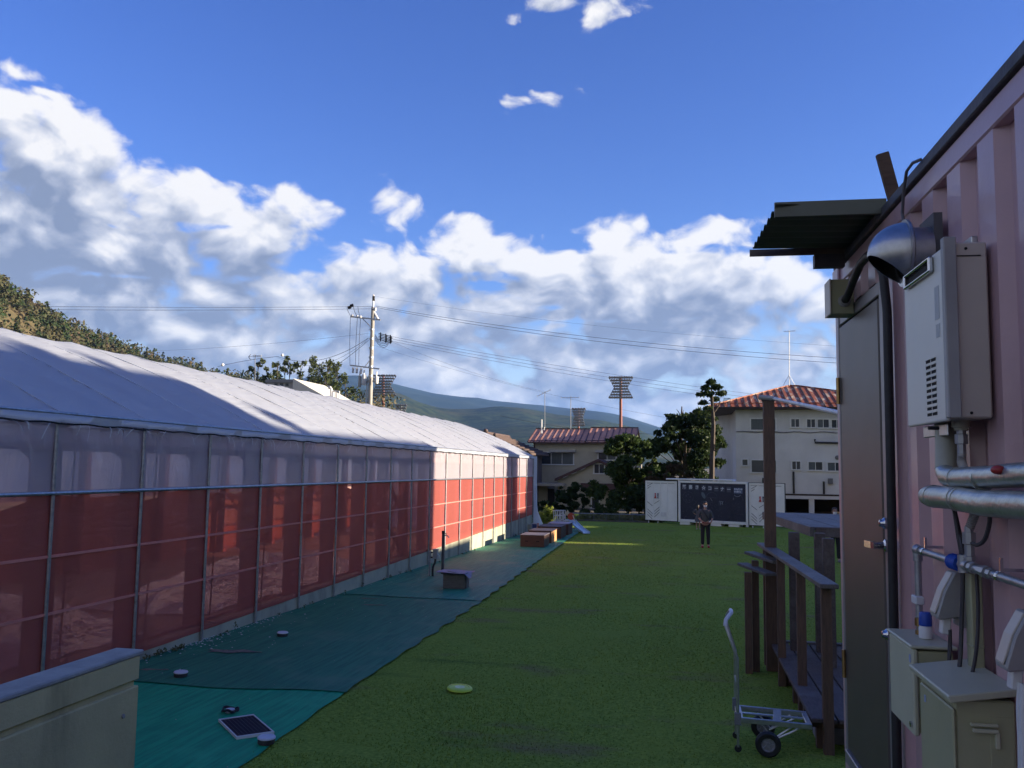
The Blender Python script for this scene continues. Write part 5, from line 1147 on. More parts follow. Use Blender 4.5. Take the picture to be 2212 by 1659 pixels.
# ------------------------------------------------------------------ buildings
M_glass = pm('dark window glass', (.028, .034, .042), (.045, .055, .065), .6, .12, spec=.4)
M_curt = pm('curtained window glass', (.11, .125, .13), (.08, .095, .10), 4, .3, stretch=(6, 6, .3), spec=.3)
M_alu = pm('window frame aluminium', (.72, .72, .70), (.64, .64, .62), 6, .45)
def window(t, x0, x1, z0, z1, y, panes=2, curt=(), fr=.09, name='window'):
    """a real frame standing out of the wall with panes set back, facing the camera (-Y)"""
    f = MB(); 
    f.bbox((x0 - fr, y - .06, z1), (x1 + fr, y + .03, z1 + fr)); f.bbox((x0 - fr - .03, y - .09, z0 - fr), (x1 + fr + .03, y + .03, z0)); f.bbox((x0 - fr, y - .06, z0 + .0005), (x0, y + .03, z1 - .0005)); f.bbox((x1, y - .06, z0 + .0005), (x1 + fr, y + .03, z1 - .0005))
    w = (x1 - x0) / panes
    for k in range(1, panes): f.bbox((x0 + k * w - .022, y - .045, z0 + .0005), (x0 + k * w + .022, y + .02, z1 - .0005))
    o = f.build(name, M_alu, t)
    for k in range(panes):
        MB().bbox((x0 + k * w + .023, y - .020, z0 + .002), (x0 + (k + 1) * w - .023, y - .008, z1 - .002)).build('pane', M_curt if k in curt else M_glass, o)
    return o
def house():
    Y = 72.0; X = lambda px: onY(px, 1000, Y).x; Z = lambda py, px=1250: onY(px, py, Y).z
    M_st = pm('beige stucco', (.50, .46, .345), (.44, .40, .30), 1.5, .9, bump=.2, c3=(.36, .33, .26), scale3=.6, lo3=.5, hi3=.8)
    M_mr = pm('maroon metal roof', (.60, .31, .23), (.52, .26, .19), 1.2, .9, spec=.1, c3=(.66, .40, .31), scale3=.5)
    M_mrd = pm('dark maroon trim', (.075, .03, .032), rough=.5)
    x0, x1 = X(1152), X(1376); g = gz(Y); ze = Z(955)
    t = thing('house', 'two storey beige house with a maroon standing seam metal roof', 'house', ((x0 + x1) / 2, Y + 3, g))
    MB().bbox((x0, Y, g - .2), (x1, Y + 7.4, ze + .05)).build('wall', M_st, t)
    MB().prism([(x0 + .01, Y + .01, ze + .05), (x0 + .01, Y + 7.39, ze + .05), (x0 + .01, Y + 3.7, ze + 1.25)], (.2, 0, 0)).build('gable_wall', M_st, t)
    # roof in two heights
    for (a, b_, dz, nm) in ((X(1141), X(1265), 0, 'roof'), (X(1265) + .01, X(1374), .12, 'roof')):
        zr = ze + 1.22 + dz; o = MB(); o.prism([(a, Y - .45, ze - .02 + dz * .3), (a, Y + 3.7, zr), (a, Y + 7.85, ze - .02 + dz * .3), (a, Y + 7.85, ze - .10 + dz * .3), (a, Y + 3.7, zr - .10), (a, Y - .45, ze - .10 + dz * .3)], (b_ - a, 0, 0)); ro = o.build(nm, M_mr, t)
        n = int((b_ - a) / .48)
        for k in range(n + 1):
            x = a + .02 + (b_ - a - .04) * k / n
            MB().bar((x, Y - .46, ze + .005 + dz * .3), (x, Y + 3.7, zr + .03), .055, .06).build('seam', M_mrd, ro)
        MB().bar((a, Y + 3.7, zr + .05), (b_, Y + 3.7, zr + .05), .16, .08).build('ridge_cap', M_mrd, ro)
        MB().bar((a, Y - .50, ze - .08 + dz * .3), (b_, Y - .50, ze - .08 + dz * .3), .10, .10).build('gutter', M_mrd, ro)
        MB().bar((a, Y - .20, ze + .09 + dz * .4), (b_, Y - .20, ze + .09 + dz * .4), .05, .05).build('snow_guard', M_mrd, ro)
    window(t, X(1167), X(1238), Z(1003), Z(979), Y, 3, (1, 2)); window(t, X(1293), X(1330), Z(992), Z(978), Y, 2, (1,))
    for a, b_ in ((1188, 1244), (1287, 1334)): MB().bbox((X(a), Y - .55, Z(977)), (X(b_), Y - .001, Z(972))).build('awning', pm('pale awning', (.42, .40, .36), rough=.6), t)
    MB().tube([(x0 + .10, Y - .12, ze - .1), (x0 + .10, Y - .12, Z(1040))], .06, 8).build('downpipe', M_mrd, t, smooth=True)
    MB().bbox((x0 - .55, Y - .3, Z(1042)), (x0 + .5, Y - .001, Z(1035))).build('ledge', MATS['pale awning'], t)
    # front annex with a low gable
    Ya = 68.0; Xa = lambda px: onY(px, 1000, Ya).x; Za = lambda py: onY(1290, py, Ya).z
    xl, xr, xm = Xa(1200), Xa(1385), Xa(1293); zt, zb = Za(994), Za(1038)
    MB().bbox((xl + .2, Ya, g - .2), (xr - .2, Y - .002, zb + .06)).build('annex_wall', M_st, t)
    MB().prism([(xl + .21, Ya, zb + .06), (xr - .21, Ya, zb + .06), (xm, Ya, zt - .05)], (0, 3.9, 0)).build('annex_gable', M_st, t)
    for s, xe in ((-1, xl), (1, xr)):
        MB().prism([(xm, Ya - .45, zt + .10), (xe, Ya - .45, zb + .10), (xe, Ya - .45, zb - .10), (xm, Ya - .45, zt - .12)], (0, 4.6, 0)).build('annex_roof', M_mrd, t)
    for k in range(3):
        u = .35 + .2 * k; p = Vector((xm + (xl - xm) * u, Ya - .2, zt + (zb - zt) * u - .16)); MB().bar(p + Vector((-.18, -.2, -.08)), p + Vector((.18, -.2, .08)), .09, .06).build('bracket', MATS['pale awning'], t)
    window(t, Xa(1284), Xa(1305), Za(1022), Za(1003), Ya - .001, 2); window(t, Xa(1279), Xa(1294), Za(1098), Za(1076), Ya - .001, 1)
    MB().bbox((Xa(1160), Ya - 1.2, Za(1051)), (Xa(1222), Ya + 1.0, Za(1045))).build('porch_roof', MATS['pale awning'], t)
    MB().bbox((Xa(1258), Ya - 1.0, Za(1058)), (Xa(1345), Ya - .001, Za(1044))).build('porch_roof', M_mrd, t)
    MB().bbox((Xa(1162), Ya + .3, g - .2), (Xa(1182), Y - .1, Za(1052))).build('porch_wall', M_st, t)
    MB().bbox((Xa(1184), Ya + .02, Za(1112)), (Xa(1198), Ya + .06, Za(1058))).build('door', M_dark, t)
    # aerials on the roof
    def aerial(px, ytop, yb, Yd, label, el=(-.35, .3), tilt=0):
        top = onY(px, ytop, Yd); bot = onY(px, yb, Yd); t = thing('roof_aerial', label, 'antenna', bot)
        MB().tube([bot, top], .028, 6).build('mast', M_galv, t, smooth=True)
        boom0, boom1 = top + Vector((el[0], .1, -.12 - tilt)), top + Vector((el[1], -.1, -.12 + tilt)); b = MB(); b.tube([boom0, boom1], .018, 6)
        for k in range(6):
            p = boom0.lerp(boom1, k / 5); b.tube([p + Vector((0, -.35, 0)), p + Vector((0, .35, 0))], .010, 5); b.tube([p + Vector((0, 0, -.10)), p + Vector((0, 0, .10))], .010, 5)
        b.build('elements', M_galv, t)
    aerial(1177, 846, 938, 76, 'tilted roof aerial, left of two on the maroon roof', (-.7, .55), .28); aerial(1233, 856, 938, 75.6, 'slim roof aerial, right of two on the maroon roof', (-.85, .75))
    o = MB(); p = onY(1170, 936, 74); q = onY(1170, 906, 74); o.tube([p, q], .06, 8).tube([p.lerp(q, .25), p.lerp(q, .25) + Vector((.22, 0, 0)), p.lerp(q, .45) + Vector((.25, 0, 0))], .04, 6); tag(o.build('vent_pipe', M_white, origin=p, smooth=True), 'short white vent pipe on the left of the maroon roof', 'pipe')
house()
def grey_building():
    Y = 66.0; M_gw = pm('grey rendered wall', (.68, .67, .65), (.61, .60, .58), .7, .9, bump=.15, c3=(.46, .45, .44), scale3=.35, lo3=.52, hi3=.75, stretch3=(1, 1, .5), spec=.2)
    M_rr = pm('rusted roof sheet', (.34, .095, .036), (.22, .058, .024), 1.6, .7, stretch=(1.5, .5, 1), c3=(.52, .43, .32), scale3=1.3, lo3=.52, hi3=.62, stretch3=(2.2, .6, 1))
    M_fa = pm('dark brown fascia', (.045, .028, .022), rough=.7)
    X = lambda px: onY(px, 1000, Y).x; Z = lambda py: onY(1680, py, Y).z
    x0, x1 = X(1590), X(1590) + 14.2; ze = Z(885); g = gz(Y); dep = 13.0
    t = thing('grey_building', 'grey rendered block with a rusted orange hipped metal roof on the right', 'building', ((x0 + x1) / 2, Y + 6, g))
    xs = X(1590) - 1.55                                  # a side wing set back on the left
    zf = Z(1069)
    # upper storeys over an open ground floor
    MB().bbox((x0, Y, zf), (x1, Y + dep, ze)).build('upper_wall', M_gw, t)
    MB().prism([(x0 + .002, Y + .02, g - .2), (x0 + .002, Y + 5.8, g - .2), (xs, Y + 9.0, g - .2), (xs, Y + 13.0, g - .2), (x0 + .002, Y + 13.0, g - .2)], (0, 0, ze - g + .19)).build('side_wing', M_gw, t)
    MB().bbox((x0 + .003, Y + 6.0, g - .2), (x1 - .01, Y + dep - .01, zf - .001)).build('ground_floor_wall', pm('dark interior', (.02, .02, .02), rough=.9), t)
    for px in (1596, 1690.5, 1752, 1830, 1900):
        x = onY(px, 1000, Y).x; MB().bbox((x - .18, Y + .05, g - .2), (x + .18, Y + .4, zf - .001)).build('pillar', M_gw, t)
    MB().bbox((x0 - .02, Y - .05, zf - .02), (x1, Y - .001, zf + .10)).build('floor_beam', M_fa, t)
    MB().bbox((x0 - .01, Y - .04, zf - .26), (x1, Y + .03, zf - .021)).build('lintel', M_gw, t)
    # hipped roof
    o = 0.85; pk = onY(1705, 833, Y + 5.5); zr = pk.z; a, b_ = (xs - .6, Y - o), (x1 + o, Y + dep + o)
    rx0, rx1, ry = pk.x - .05, pk.x + .6, Y + 5.6
    rf = MB(); e = ze + .16
    V = [(a[0], a[1], e), (b_[0], a[1], e), (b_[0], b_[1], e), (a[0], b_[1], e), (rx0, ry, zr), (rx1, ry, zr)]
    rf.add(V, [(0, 1, 5, 4), (1, 2, 5), (2, 3, 4, 5), (3, 0, 4)]); ro = rf.build('roof', M_rr, t)
    MB().bbox((a[0], a[1], ze + .002), (b_[0], b_[1], e - .004)).build('fascia', M_fa, t)
    for k in range(34):
        x = a[0] + .3 + (b_[0] - a[0] - .6) * k / 33
        if x < rx0: u = (x - a[0]) / (rx0 - a[0])
        elif x > rx1: u = (b_[0] - x) / (b_[0] - rx1)
        else: u = 1
        u = max(.05, u); MB().bar((x, a[1] - .01, e + .015), (x, a[1] + (ry - a[1]) * u, e + (zr - e) * u + .015), .07, .05).build('seam', MATS['dark brown fascia'] if k % 3 else M_rr, ro)
    MB().bar((a[0], a[1] + .55, e + .30), (b_[0], a[1] + .55, e + .30), .06, .07).build('snow_guard', M_rr, ro)
    for p, q in ((V[0], V[4]), (V[4], V[5]), (V[1], V[5])): MB().bar(Vector(p) + Vector((0, 0, .03)), Vector(q) + Vector((0, 0, .03)), .14, .07).build('hip_cap', M_rr, ro)
    # windows
    ww = lambda xa, xb, ya, yb, pn, cu=(): window(t, X(xa), X(xb), Z(yb), Z(ya), Y, pn, cu)
    zy = lambda v: (1150 + v * .2712) / 1.4756; zx = lambda v: (2220 + v * .2712) / 1.4756
    ww(zx(645), zx(935), zy(685), zy(812), 2, (0, 1)); ww(zx(1120), zx(1216), zy(686), zy(776), 2, (0,)); ww(zx(1306), zx(1404), zy(688), zy(780), 2); ww(zx(1432), zx(1566), zy(690), zy(782), 2, (0,)); ww(zx(1598), zx(1720), zy(694), zy(784), 2)
    ww(zx(538), zx(602), zy(1166), zy(1232), 1); ww(zx(646), zx(936), zy(1172), zy(1312), 2, (1,)); ww(zx(1124), zx(1220), zy(1182), zy(1272), 2); ww(zx(1316), zx(1480), zy(1186), zy(1276), 2, (0,)); ww(zx(1540), zx(1720), zy(1190), zy(1282), 2, (0,))
    M_bp = pm('black drain pipe', (.02, .02, .022), rough=.5)
    MB().tube([(X(zx(1395)), Y - .10, Z(zy(918))), (X(zx(1395)), Y - .10, Z(zy(958))), (X(zx(1740)), Y - .10, Z(zy(962)))], .07, 8).build('drain_pipe', M_bp, t, smooth=True)
    for v, ya, yb in ((1137, 1300, 1555), (781, 1380, 1545), (1490, 1410, 1555)): MB().tube([(X(zx(v)), Y - .09, Z(zy(ya))), (X(zx(v)), Y - .09, Z(zy(yb)))], .07, 8).build('drain_pipe', M_bp, t, smooth=True)
    MB().bbox((X(zx(1540)), Y - .22, Z(zy(1437))), (X(zx(1594)), Y - .001, Z(zy(1372)))).build('meter_box', pm('grey box', (.16, .16, .16), rough=.6), t, bevel=.01)
    MB().lathe([(.0, .0), (.15, .0), (.16, .05), (.11, .09), (.0, .09)], (X(zx(1655)), Y - .005, Z(zy(1130))), (0, -1, 0), 16).build('wall_vent', MATS['grey box'], t, smooth=True)
    b = MB(); b.tube([(x0 - .0, Y - .06, Z(zy(838)))] + [(X(zx(v)), Y - .06, Z(zy(838 + 6 * math.sin(v * .02)))) for v in range(500, 1740, 60)], .022, 5); b.build('wall_cable', M_bp, t)
    # aerial on the hip
    tip, bot = onY(1705, 714, Y + 5.5), pk; ta = thing('tall_aerial', 'tall thin roof aerial on three stays above the rusted roof', 'antenna', bot)
    MB().tube([bot, tip], .032, 6).build('mast', M_galv, ta, smooth=True)
    for dx, dy in ((-.45, 0), (.45, .1), (.05, -.5)): MB().tube([bot + Vector((0, 0, .85)), bot + Vector((dx, dy, .02))], .018, 5).build('stay', M_galv, ta)
    b = MB(); b.tube([tip + Vector((-.42, .1, -.05)), tip + Vector((.48, -.1, -.05))], .016, 5)
    for k in range(6):
        p = tip + Vector((-.38 + .15 * k, .08 - .03 * k, -.05)); b.tube([p + Vector((0, -.3, 0)), p + Vector((0, .3, 0))], .010, 5)
    b.build('elements', M_galv, ta)
    q = onY(1572, 872, Y + 2); th = thing('chimney_cowl', 'small lattice cowl beside the left corner of the rusted roof', 'cowl', q); MB().bbox(q + Vector((-.25, -.2, -.35)), q + Vector((.25, .2, .05))).build('cowl_base', M_fa, th); b = MB()
    for k in range(6): b.tube([q + Vector((-.4 + .02 * k, -.1, .05 + .07 * k)), q + Vector((.3 - .02 * k, .1, .08 + .07 * k))], .02, 5)
    b.build('lattice', M_bp, th)
grey_building()
def minor_buildings():
    # white gable behind the greenhouse
    M_w = pm('cream white wall', (.62, .60, .52), (.55, .53, .46), 1, .8); Y = 95.0; P = lambda px, py: onY(px, py, Y)
    a, b_ = P(574, 826), P(633, 819.5); c = P(690, 850); g = gz(60)
    t = thing('white_gable_building', 'cream white building with a sloping sunlit gable behind the greenhouse', 'building', (b_.x, Y, g))
    MB().bbox((a.x, Y + .3, g), (b_.x - .02, Y + 8, b_.z - .35)).build('wall', pm('dull wall', (.34, .34, .33), rough=.8), t)
    MB().bbox((a.x - .1, Y + .1, b_.z - .345), (b_.x - .01, Y + 8.1, b_.z + .02)).build('parapet', pm('grey sheet parapet', (.20, .21, .22), rough=.6), t)
    MB().prism([(b_.x, Y, g), (b_.x, Y, b_.z + .12), (c.x + 1.2, Y, c.z - .6), (c.x + 1.2, Y, g)], (0, 9, 0)).build('gable_wall', M_w, t)
    for k in range(3):
        x = a.x + 1.0 + k * .7; MB().bbox((x, Y + .24, b_.z - .75), (x + .4, Y + .295, b_.z - .45)).build('window', M_glass, t)
    # white bent pipes
    Y = 76.0; P = lambda px, py: onY(px, py, Y); t = thing('bent_vent_pipe', 'white bent vent pipe and pipe frame above the greenhouse roof', 'pipe', P(716, 880))
    MB().tube([P(710, 838), P(713.5, 837), P(716, 841), P(716, 885)], .13, 8).build('vent_pipe', M_white, t, smooth=True)
    MB().tube([P(719, 845), P(733, 845), P(733, 885)], .06, 8).tube([P(724, 846), P(724, 885)], .03, 6).tube([P(727, 846), P(727, 885)], .03, 6).build('pipe_frame', M_white, t, smooth=True)
    # tiled roof house behind the far end
    Y = 62.0; P = lambda px, py: onY(px, py, Y); M_ti = pm('brown roof tiles', (.10, .065, .05), (.07, .045, .036), 6, .7, stretch=(1, 6, 1), bump=.5)
    r0, e0 = P(1048, 938), P(1146, 978); t = thing('tiled_house', 'old house with a brown tiled roof peeping over the far greenhouse end', 'house', (r0.x, Y + 3, gz(60)))
    wl = 2 * r0.x - e0.x
    MB().bbox((wl + .5, Y + .4, gz(60) - .2), (e0.x - .5, Y + 8, e0.z + .1)).build('wall', pm('brown plaster', (.16, .13, .11), rough=.9), t)
    MB().prism([(wl + .5, Y + .4, e0.z + .1), (e0.x - .5, Y + .4, e0.z + .1), (r0.x, Y + .4, r0.z - .2)], (0, 7.5, 0)).build('gable_wall', MATS['brown plaster'], t)
    for xe in (e0.x, wl):
        s = MB().prism([(r0.x, Y, r0.z), (xe, Y, e0.z), (xe, Y, e0.z - .16), (r0.x, Y, r0.z - .2)], (0, 8.5, 0)).build('roof_slope', M_ti, t)
        for k in range(9):
            u = (k + .5) / 9; p = Vector((r0.x + (xe - r0.x) * u, Y - .02, r0.z + (e0.z - r0.z) * u + .03)); MB().tube([p, p + Vector((0, 8.5, 0))], .07, 6).build('tile_row', M_ti, s, smooth=True)
    MB().tube([(r0.x, Y - .1, r0.z + .08), (r0.x, Y + 8.5, r0.z + .08)], .15, 8).build('ridge_tiles', M_ti, t, smooth=True)
    MB().ball((r0.x + .05, Y - .05, r0.z + .24), (.18, .16, .17)).build('ridge_ornament', M_ti, t, smooth=True); MB().ball((r0.x + .75, Y - .05, r0.z - .05), (.15, .15, .15)).build('ridge_ornament', M_ti, t, smooth=True)
    # wire fence along the end of the lawn
    Y = 50.6; zt = onY(1300, 1110, Y).z; x0, x1 = onY(1222, 1110, Y).x, onY(1400, 1110, Y).x; M_fw = pm('fence wire', (.13, .14, .12), rough=.6)
    t = thing('wire_fence', 'low wire mesh fence with a top rail at the end of the lawn', 'fence', ((x0 + x1) / 2, Y, gz(Y)))
    MB().tube([(x0, Y, zt), (x1, Y, zt)], .020, 6).build('top_rail', M_galv, t, smooth=True)
    for k in range(7):
        x = x0 + .15 + (x1 - x0 - .3) * k / 6; MB().tube([(x, Y + .02, gz(Y) - .1), (x, Y + .02, zt + .04)], .026, 6).build('post', M_fw, t, smooth=True)
    b = MB()
    for k in range(60):
        x = x0 + (x1 - x0) * k / 59
        b.tube([(x, Y, gz(Y) + .08), (x, Y, zt)], .004, 3, cap=False)
    for k in range(5): b.tube([(x0, Y, gz(Y) + .10 + .09 * k), (x1, Y, gz(Y) + .10 + .09 * k)], .004, 3, cap=False)
    tag(b.build('wire_mesh', M_fw, t), kind='stuff')
    MB().bbox((x0 - .3, Y - .25, gz(Y) - .2), (x1, Y - .08, gz(Y) + .08)).build('kerb', pm('dark kerb', (.10, .095, .085), (.07, .065, .06), 5, .9), t)
minor_buildings()
# ------------------------------------------------------------------ the chalkboard container at the end of the lawn
def glyph_mesh(ch):
    cu = bpy.data.curves.new('glyph', 'FONT'); cu.body = ch; cu.size = 1.0; cu.extrude = 0.0; cu.align_x = 'CENTER'; cu.align_y = 'CENTER'; cu.resolution_u = 3; cu.offset = 0.012
    o = bpy.data.objects.new('glyph', cu); COL.objects.link(o); dg = bpy.context.evaluated_depsgraph_get(); dg.update()
    me = bpy.data.meshes.new_from_object(o.evaluated_get(dg)); bpy.data.objects.remove(o); bpy.data.curves.remove(cu); return me
def chalkboard():
    A, B = G(1466.5, 1132), G(1615, 1139); A.z = B.z = 0; e = (B - A).normalized(); n = Vector((e.y, -e.x, 0)); Wd = (B - A).length; g = gz(49.0); U = Vector((0, 0, 1))
    m3 = Matrix((e, n, U)).transposed()
    def P(x, out, z): return A + e * x + n * out + U * (g + z)
    def bx(b, x0, x1, o0, o1, z0, z1): return b.box(P((x0 + x1) / 2, (o0 + o1) / 2, (z0 + z1) / 2), (abs(x1 - x0), abs(o1 - o0), abs(z1 - z0)), m3)
    M_cw = pm('white container paint', (.80, .80, .77), (.73, .73, .70), 1.5, .5, c3=(.58, .58, .55), scale3=1.6, lo3=.56, hi3=.78, stretch3=(1, 1, .4))
    M_bd = pm('dark blue chalkboard', (.012, .016, .036), (.018, .022, .045), 2.2, .6, c3=(.035, .04, .06), scale3=1.6, lo3=.56, hi3=.85)
    M_ch = pm('chalk marks', (.10, .11, .145), (.045, .05, .075), 9, .95); M_ch2 = pm('bold chalk', (.28, .30, .32), (.16, .17, .20), 12, .95)
    t = thing('chalkboard_container', 'white container with open doors and a dark blue chalkboard front', 'container', P(Wd / 2, -1, 0))
    H = 2.40
    bx(MB(), 0, Wd, -2.4, -.10, .12, H - .06).build('shell', M_cw, t)
    bx(MB(), -.02, .10, -.1, .03, .12, H).build('corner_post', M_cw, t, bevel=.01); bx(MB(), Wd - .08, Wd + .04, -.1, .03, .02, H - .02).build('corner_post', M_cw, t, bevel=.01)
    bx(MB(), .101, Wd - .081, -.1, .03, H - .12, H).build('top_rail', M_cw, t, bevel=.01); bx(MB(), .101, Wd - .081, -.1, .03, .12, .27).build('bottom_rail', M_cw, t, bevel=.01)
    bx(MB(), -.75, Wd * .8, -.5, .06, H + .03, H + .11).build('roof_pipe', M_cw, t, bevel=.02)
    for x in (.35, Wd - .75, Wd * .55): bx(MB(), x - .3, x + .3, -.6, .0, -.05, .119).build('skid', M_cw, t, bevel=.02)
    bd = bx(MB(), .11, Wd - .09, -.09, -.02, .275, H - .125).build('chalkboard', M_bd, t)
    # lettering cards
    lab = '落書き☆コーナー'; xs = (225, 380, 537, 699, 845, 1000, 1142, 1292); ys = (222, 224, 225, 235, 240, 243, 252, 258)
    bw = Wd - .2; M_card = pm('letter card', (.06, .07, .10), (.08, .09, .12), 20, .8); M_let = pm('white lettering', (.72, .74, .78), rough=.7)
    for k, ch in enumerate(lab):
        x = .11 + (xs[k] - 135) / 1545 * bw; z = H - .13 - (ys[k] - 120) / 453
        c = bx(MB(), x - .115, x + .115, -.0195, -.010, z - .145, z + .145).build('letter_card', M_card, t)
        me = glyph_mesh(ch); me.materials.clear(); me.materials.append(M_let)
        o = link_mesh('letter', me, c); s = .235
        mt = Matrix((e, U, n)).transposed().to_4x4(); mt.translation = P(x, -.006, z) - wloc(c); o.matrix_local = mt @ Matrix.Scale(s, 4)
    x = .11 + (1508 - 135) / 1545 * bw; z = H - .13 - (278 - 120) / 453
    c = bx(MB(), x - .235, x + .235, -.0195, -.010, z - .15, z + .15).build('notice_card', pm('blue white notice', (.10, .13, .22), (.16, .19, .28), 9, .8), t); r_ = random.Random(3)
    for k in range(11):
        a = x - .20 + (k % 6) * .075; zz = z + (.045 if k < 6 else -.09); bx(MB(), a, a + r_.uniform(.025, .05), -.0095, -.006, zz, zz + r_.uniform(.05, .10)).build('printed_mark', M_let, c)
    # chalk drawings
    def cp(px, py): return P(.11 + (px - 135) / 1545 * bw, -.0165, H - .13 - (py - 120) / 453)
    def stroke(pts, w, m=M_ch, closed=False):
        b = MB(); b.tube([cp(*q) for q in pts], w, 4, closed=closed); b.build('chalk_line', m, bd)
    circ = lambda cx, cy_, r1, r2, n_=26, a0=0, a1=6.283: [(cx + r1 * math.cos(a), cy_ + r2 * math.sin(a)) for a in np.linspace(a0, a1, n_)]
    stroke(circ(318, 470, 128, 135)[:-1], .012, M_ch, True)
    for q in ((370, 460), (275, 545), (355, 545), (270, 450), (320, 400)): stroke(circ(q[0], q[1], 13, 14, 9)[:-1], .012, M_ch, True)
    leaf = [(690 + 58 * math.cos(a) * .8 + 22 * math.sin(a), 415 + 80 * math.sin(a) + 10 * math.cos(a)) for a in np.linspace(0, 6.283, 22)[:-1]]
    MB().prism([cp(*q) for q in leaf], n * .004).build('chalk_patch', pm('pale chalk fill', (.13, .17, .20), (.10, .13, .16), 30, .95), bd)
    stroke(circ(890, 460, 125, 120, 18, math.pi, 2 * math.pi), .02); stroke([(770, 460), (1010, 470)], .012); stroke([(860, 480), (905, 550)], .014, M_ch2)
    stroke([(1070, 540), (1100, 560), (1090, 640)], .020, M_ch2); stroke([(1165, 540), (1135, 562), (1150, 630)], .020, M_ch2); stroke(circ(1116, 580, 34, 26, 14)[:-1], .018, M_ch2, True)
    stroke(circ(1490, 360, 75, 60, 14, .3, 2.8), .018, M_ch2); stroke(circ(1495, 520, 125, 150, 16, math.pi, 2 * math.pi), .012); stroke([(1405, 450), (1400, 505)], .02, M_ch2)
    r_ = random.Random(5)
    for k in range(46):
        cx, cy_ = r_.uniform(170, 1640), r_.uniform(560, 1030); kd = r_.random()
        if kd < .45: stroke(circ(cx, cy_, r_.uniform(12, 45), r_.uniform(12, 45), 12, r_.uniform(0, 3), r_.uniform(4, 6.2)), .009)
        else:
            pts = [(cx, cy_)]
            for j in range(r_.randint(2, 5)): pts.append((pts[-1][0] + r_.uniform(-60, 60), pts[-1][1] + r_.uniform(-45, 45)))
            stroke(pts, .009)
    # the two open doors
    def door(x0, x1, mirror):
        w = abs(x1 - x0); z0, z1 = .14, H - .05
        d = bx(MB(), x0, x1, -.06, -.02, z0, z1).build('container_door', M_cw, t, bevel=.008)
        fr = MB(); bx(fr, x0, x1, -.0195, .012, z1 - .06, z1); bx(fr, x0, x1, -.0195, .012, z0, z0 + .05); bx(fr, x0, x0 + .05, -.0195, .012, z0 + .051, z1 - .061); bx(fr, x1 - .05, x1, -.0195, .012, z0 + .051, z1 - .061); fr.build('door_rim', M_cw, d)
        gk = MB(); bx(gk, x0 - .035, x0 - .001, -.06, .005, z0 - .035, z1 + .03); bx(gk, x1 + .001, x1 + .035, -.06, .005, z0 - .035, z1 + .03); bx(gk, x0, x1, -.06, .005, z1 + .001, z1 + .03); bx(gk, x0, x1, -.06, .005, z0 - .035, z0 - .001); gk.build('door_seal', M_black, d)
        for k in range(4):
            xa = x0 + .09 + k * (w - .2) / 4; bx(MB(), xa, xa + (w - .2) / 4 - .06, -.0195, -.012, z1 - .15, z1 - .12).build('vent_slot', M_grey, d); bx(MB(), xa + (w - .2) / 4 - .045, xa + (w - .2) / 4 - .03, -.0195, -.010, z0 + .06, z1 - .10).build('rib', M_cw, d)
        def dl(u0, v0, u1, v1): MB().bar(P(x0 + w * u0, -.012, z0 + (z1 - z0) * v0), P(x0 + w * u1, -.012, z0 + (z1 - z0) * v1), .022, .014, n).build('stripe', pm('grey stripe', (.14, .14, .14), rough=.8), d)
        for k in range(3): dl(.06, .28 - .07 * k, .22, .16 - .07 * k); dl(.28, .16 - .0 - .07 * k + .06, .44, .28 - .07 * k + .06)
        dl(.28, .42, .44, .50); dl(.06, .46, .22, .36); dl(.06, .86, .22, .94); dl(.06, .80, .16, .86)
        # toilet pictograms on a white card
        cx = x0 + w * .36; cz = z0 + (z1 - z0) * .62
        c = bx(MB(), cx - .17, cx + .15, -.0118, -.006, cz - .18, cz + .17).build('picture_card', M_white, d)
        M_rd = pm('red print', (.50, .02, .02), rough=.6); M_nv = pm('navy print sign', (.02, .035, .07), rough=.6)
        def fig(x, m, w1, w2):
            b = MB(); b.prism([P(x - w2, -.0055, cz - .14), P(x + w2, -.0055, cz - .14), P(x + w1 * .35, -.0055, cz + .0), P(x + w1, -.0055, cz + .05), P(x - w1, -.0055, cz + .05), P(x - w1 * .35, -.0055, cz + .0)], n * .003); b.lathe([(.0, 0), (.045, 0), (.045, .003), (.0, .003)], P(x, -.0055, cz + .105), n, 14); b.build('pictogram', m, c)
        fig(cx - .09, M_rd, .06, .085); fig(cx + .07, M_nv, .06, .03)
        bx(MB(), x0 + w * .48, x0 + w * .66, -.0118, -.007, z0 + .22, z0 + .46).build('paper_notice', M_white, d)
        for k in range(2): bx(MB(), x0 + w * (.08 + .3 * k), x0 + w * (.08 + .3 * k) + .04, -.04, -.021, -.02, z0 - .036).build('prop', M_cw, d)
    door(-2.02, -.10, False); door(Wd + .10, Wd + 1.98, True)
chalkboard()
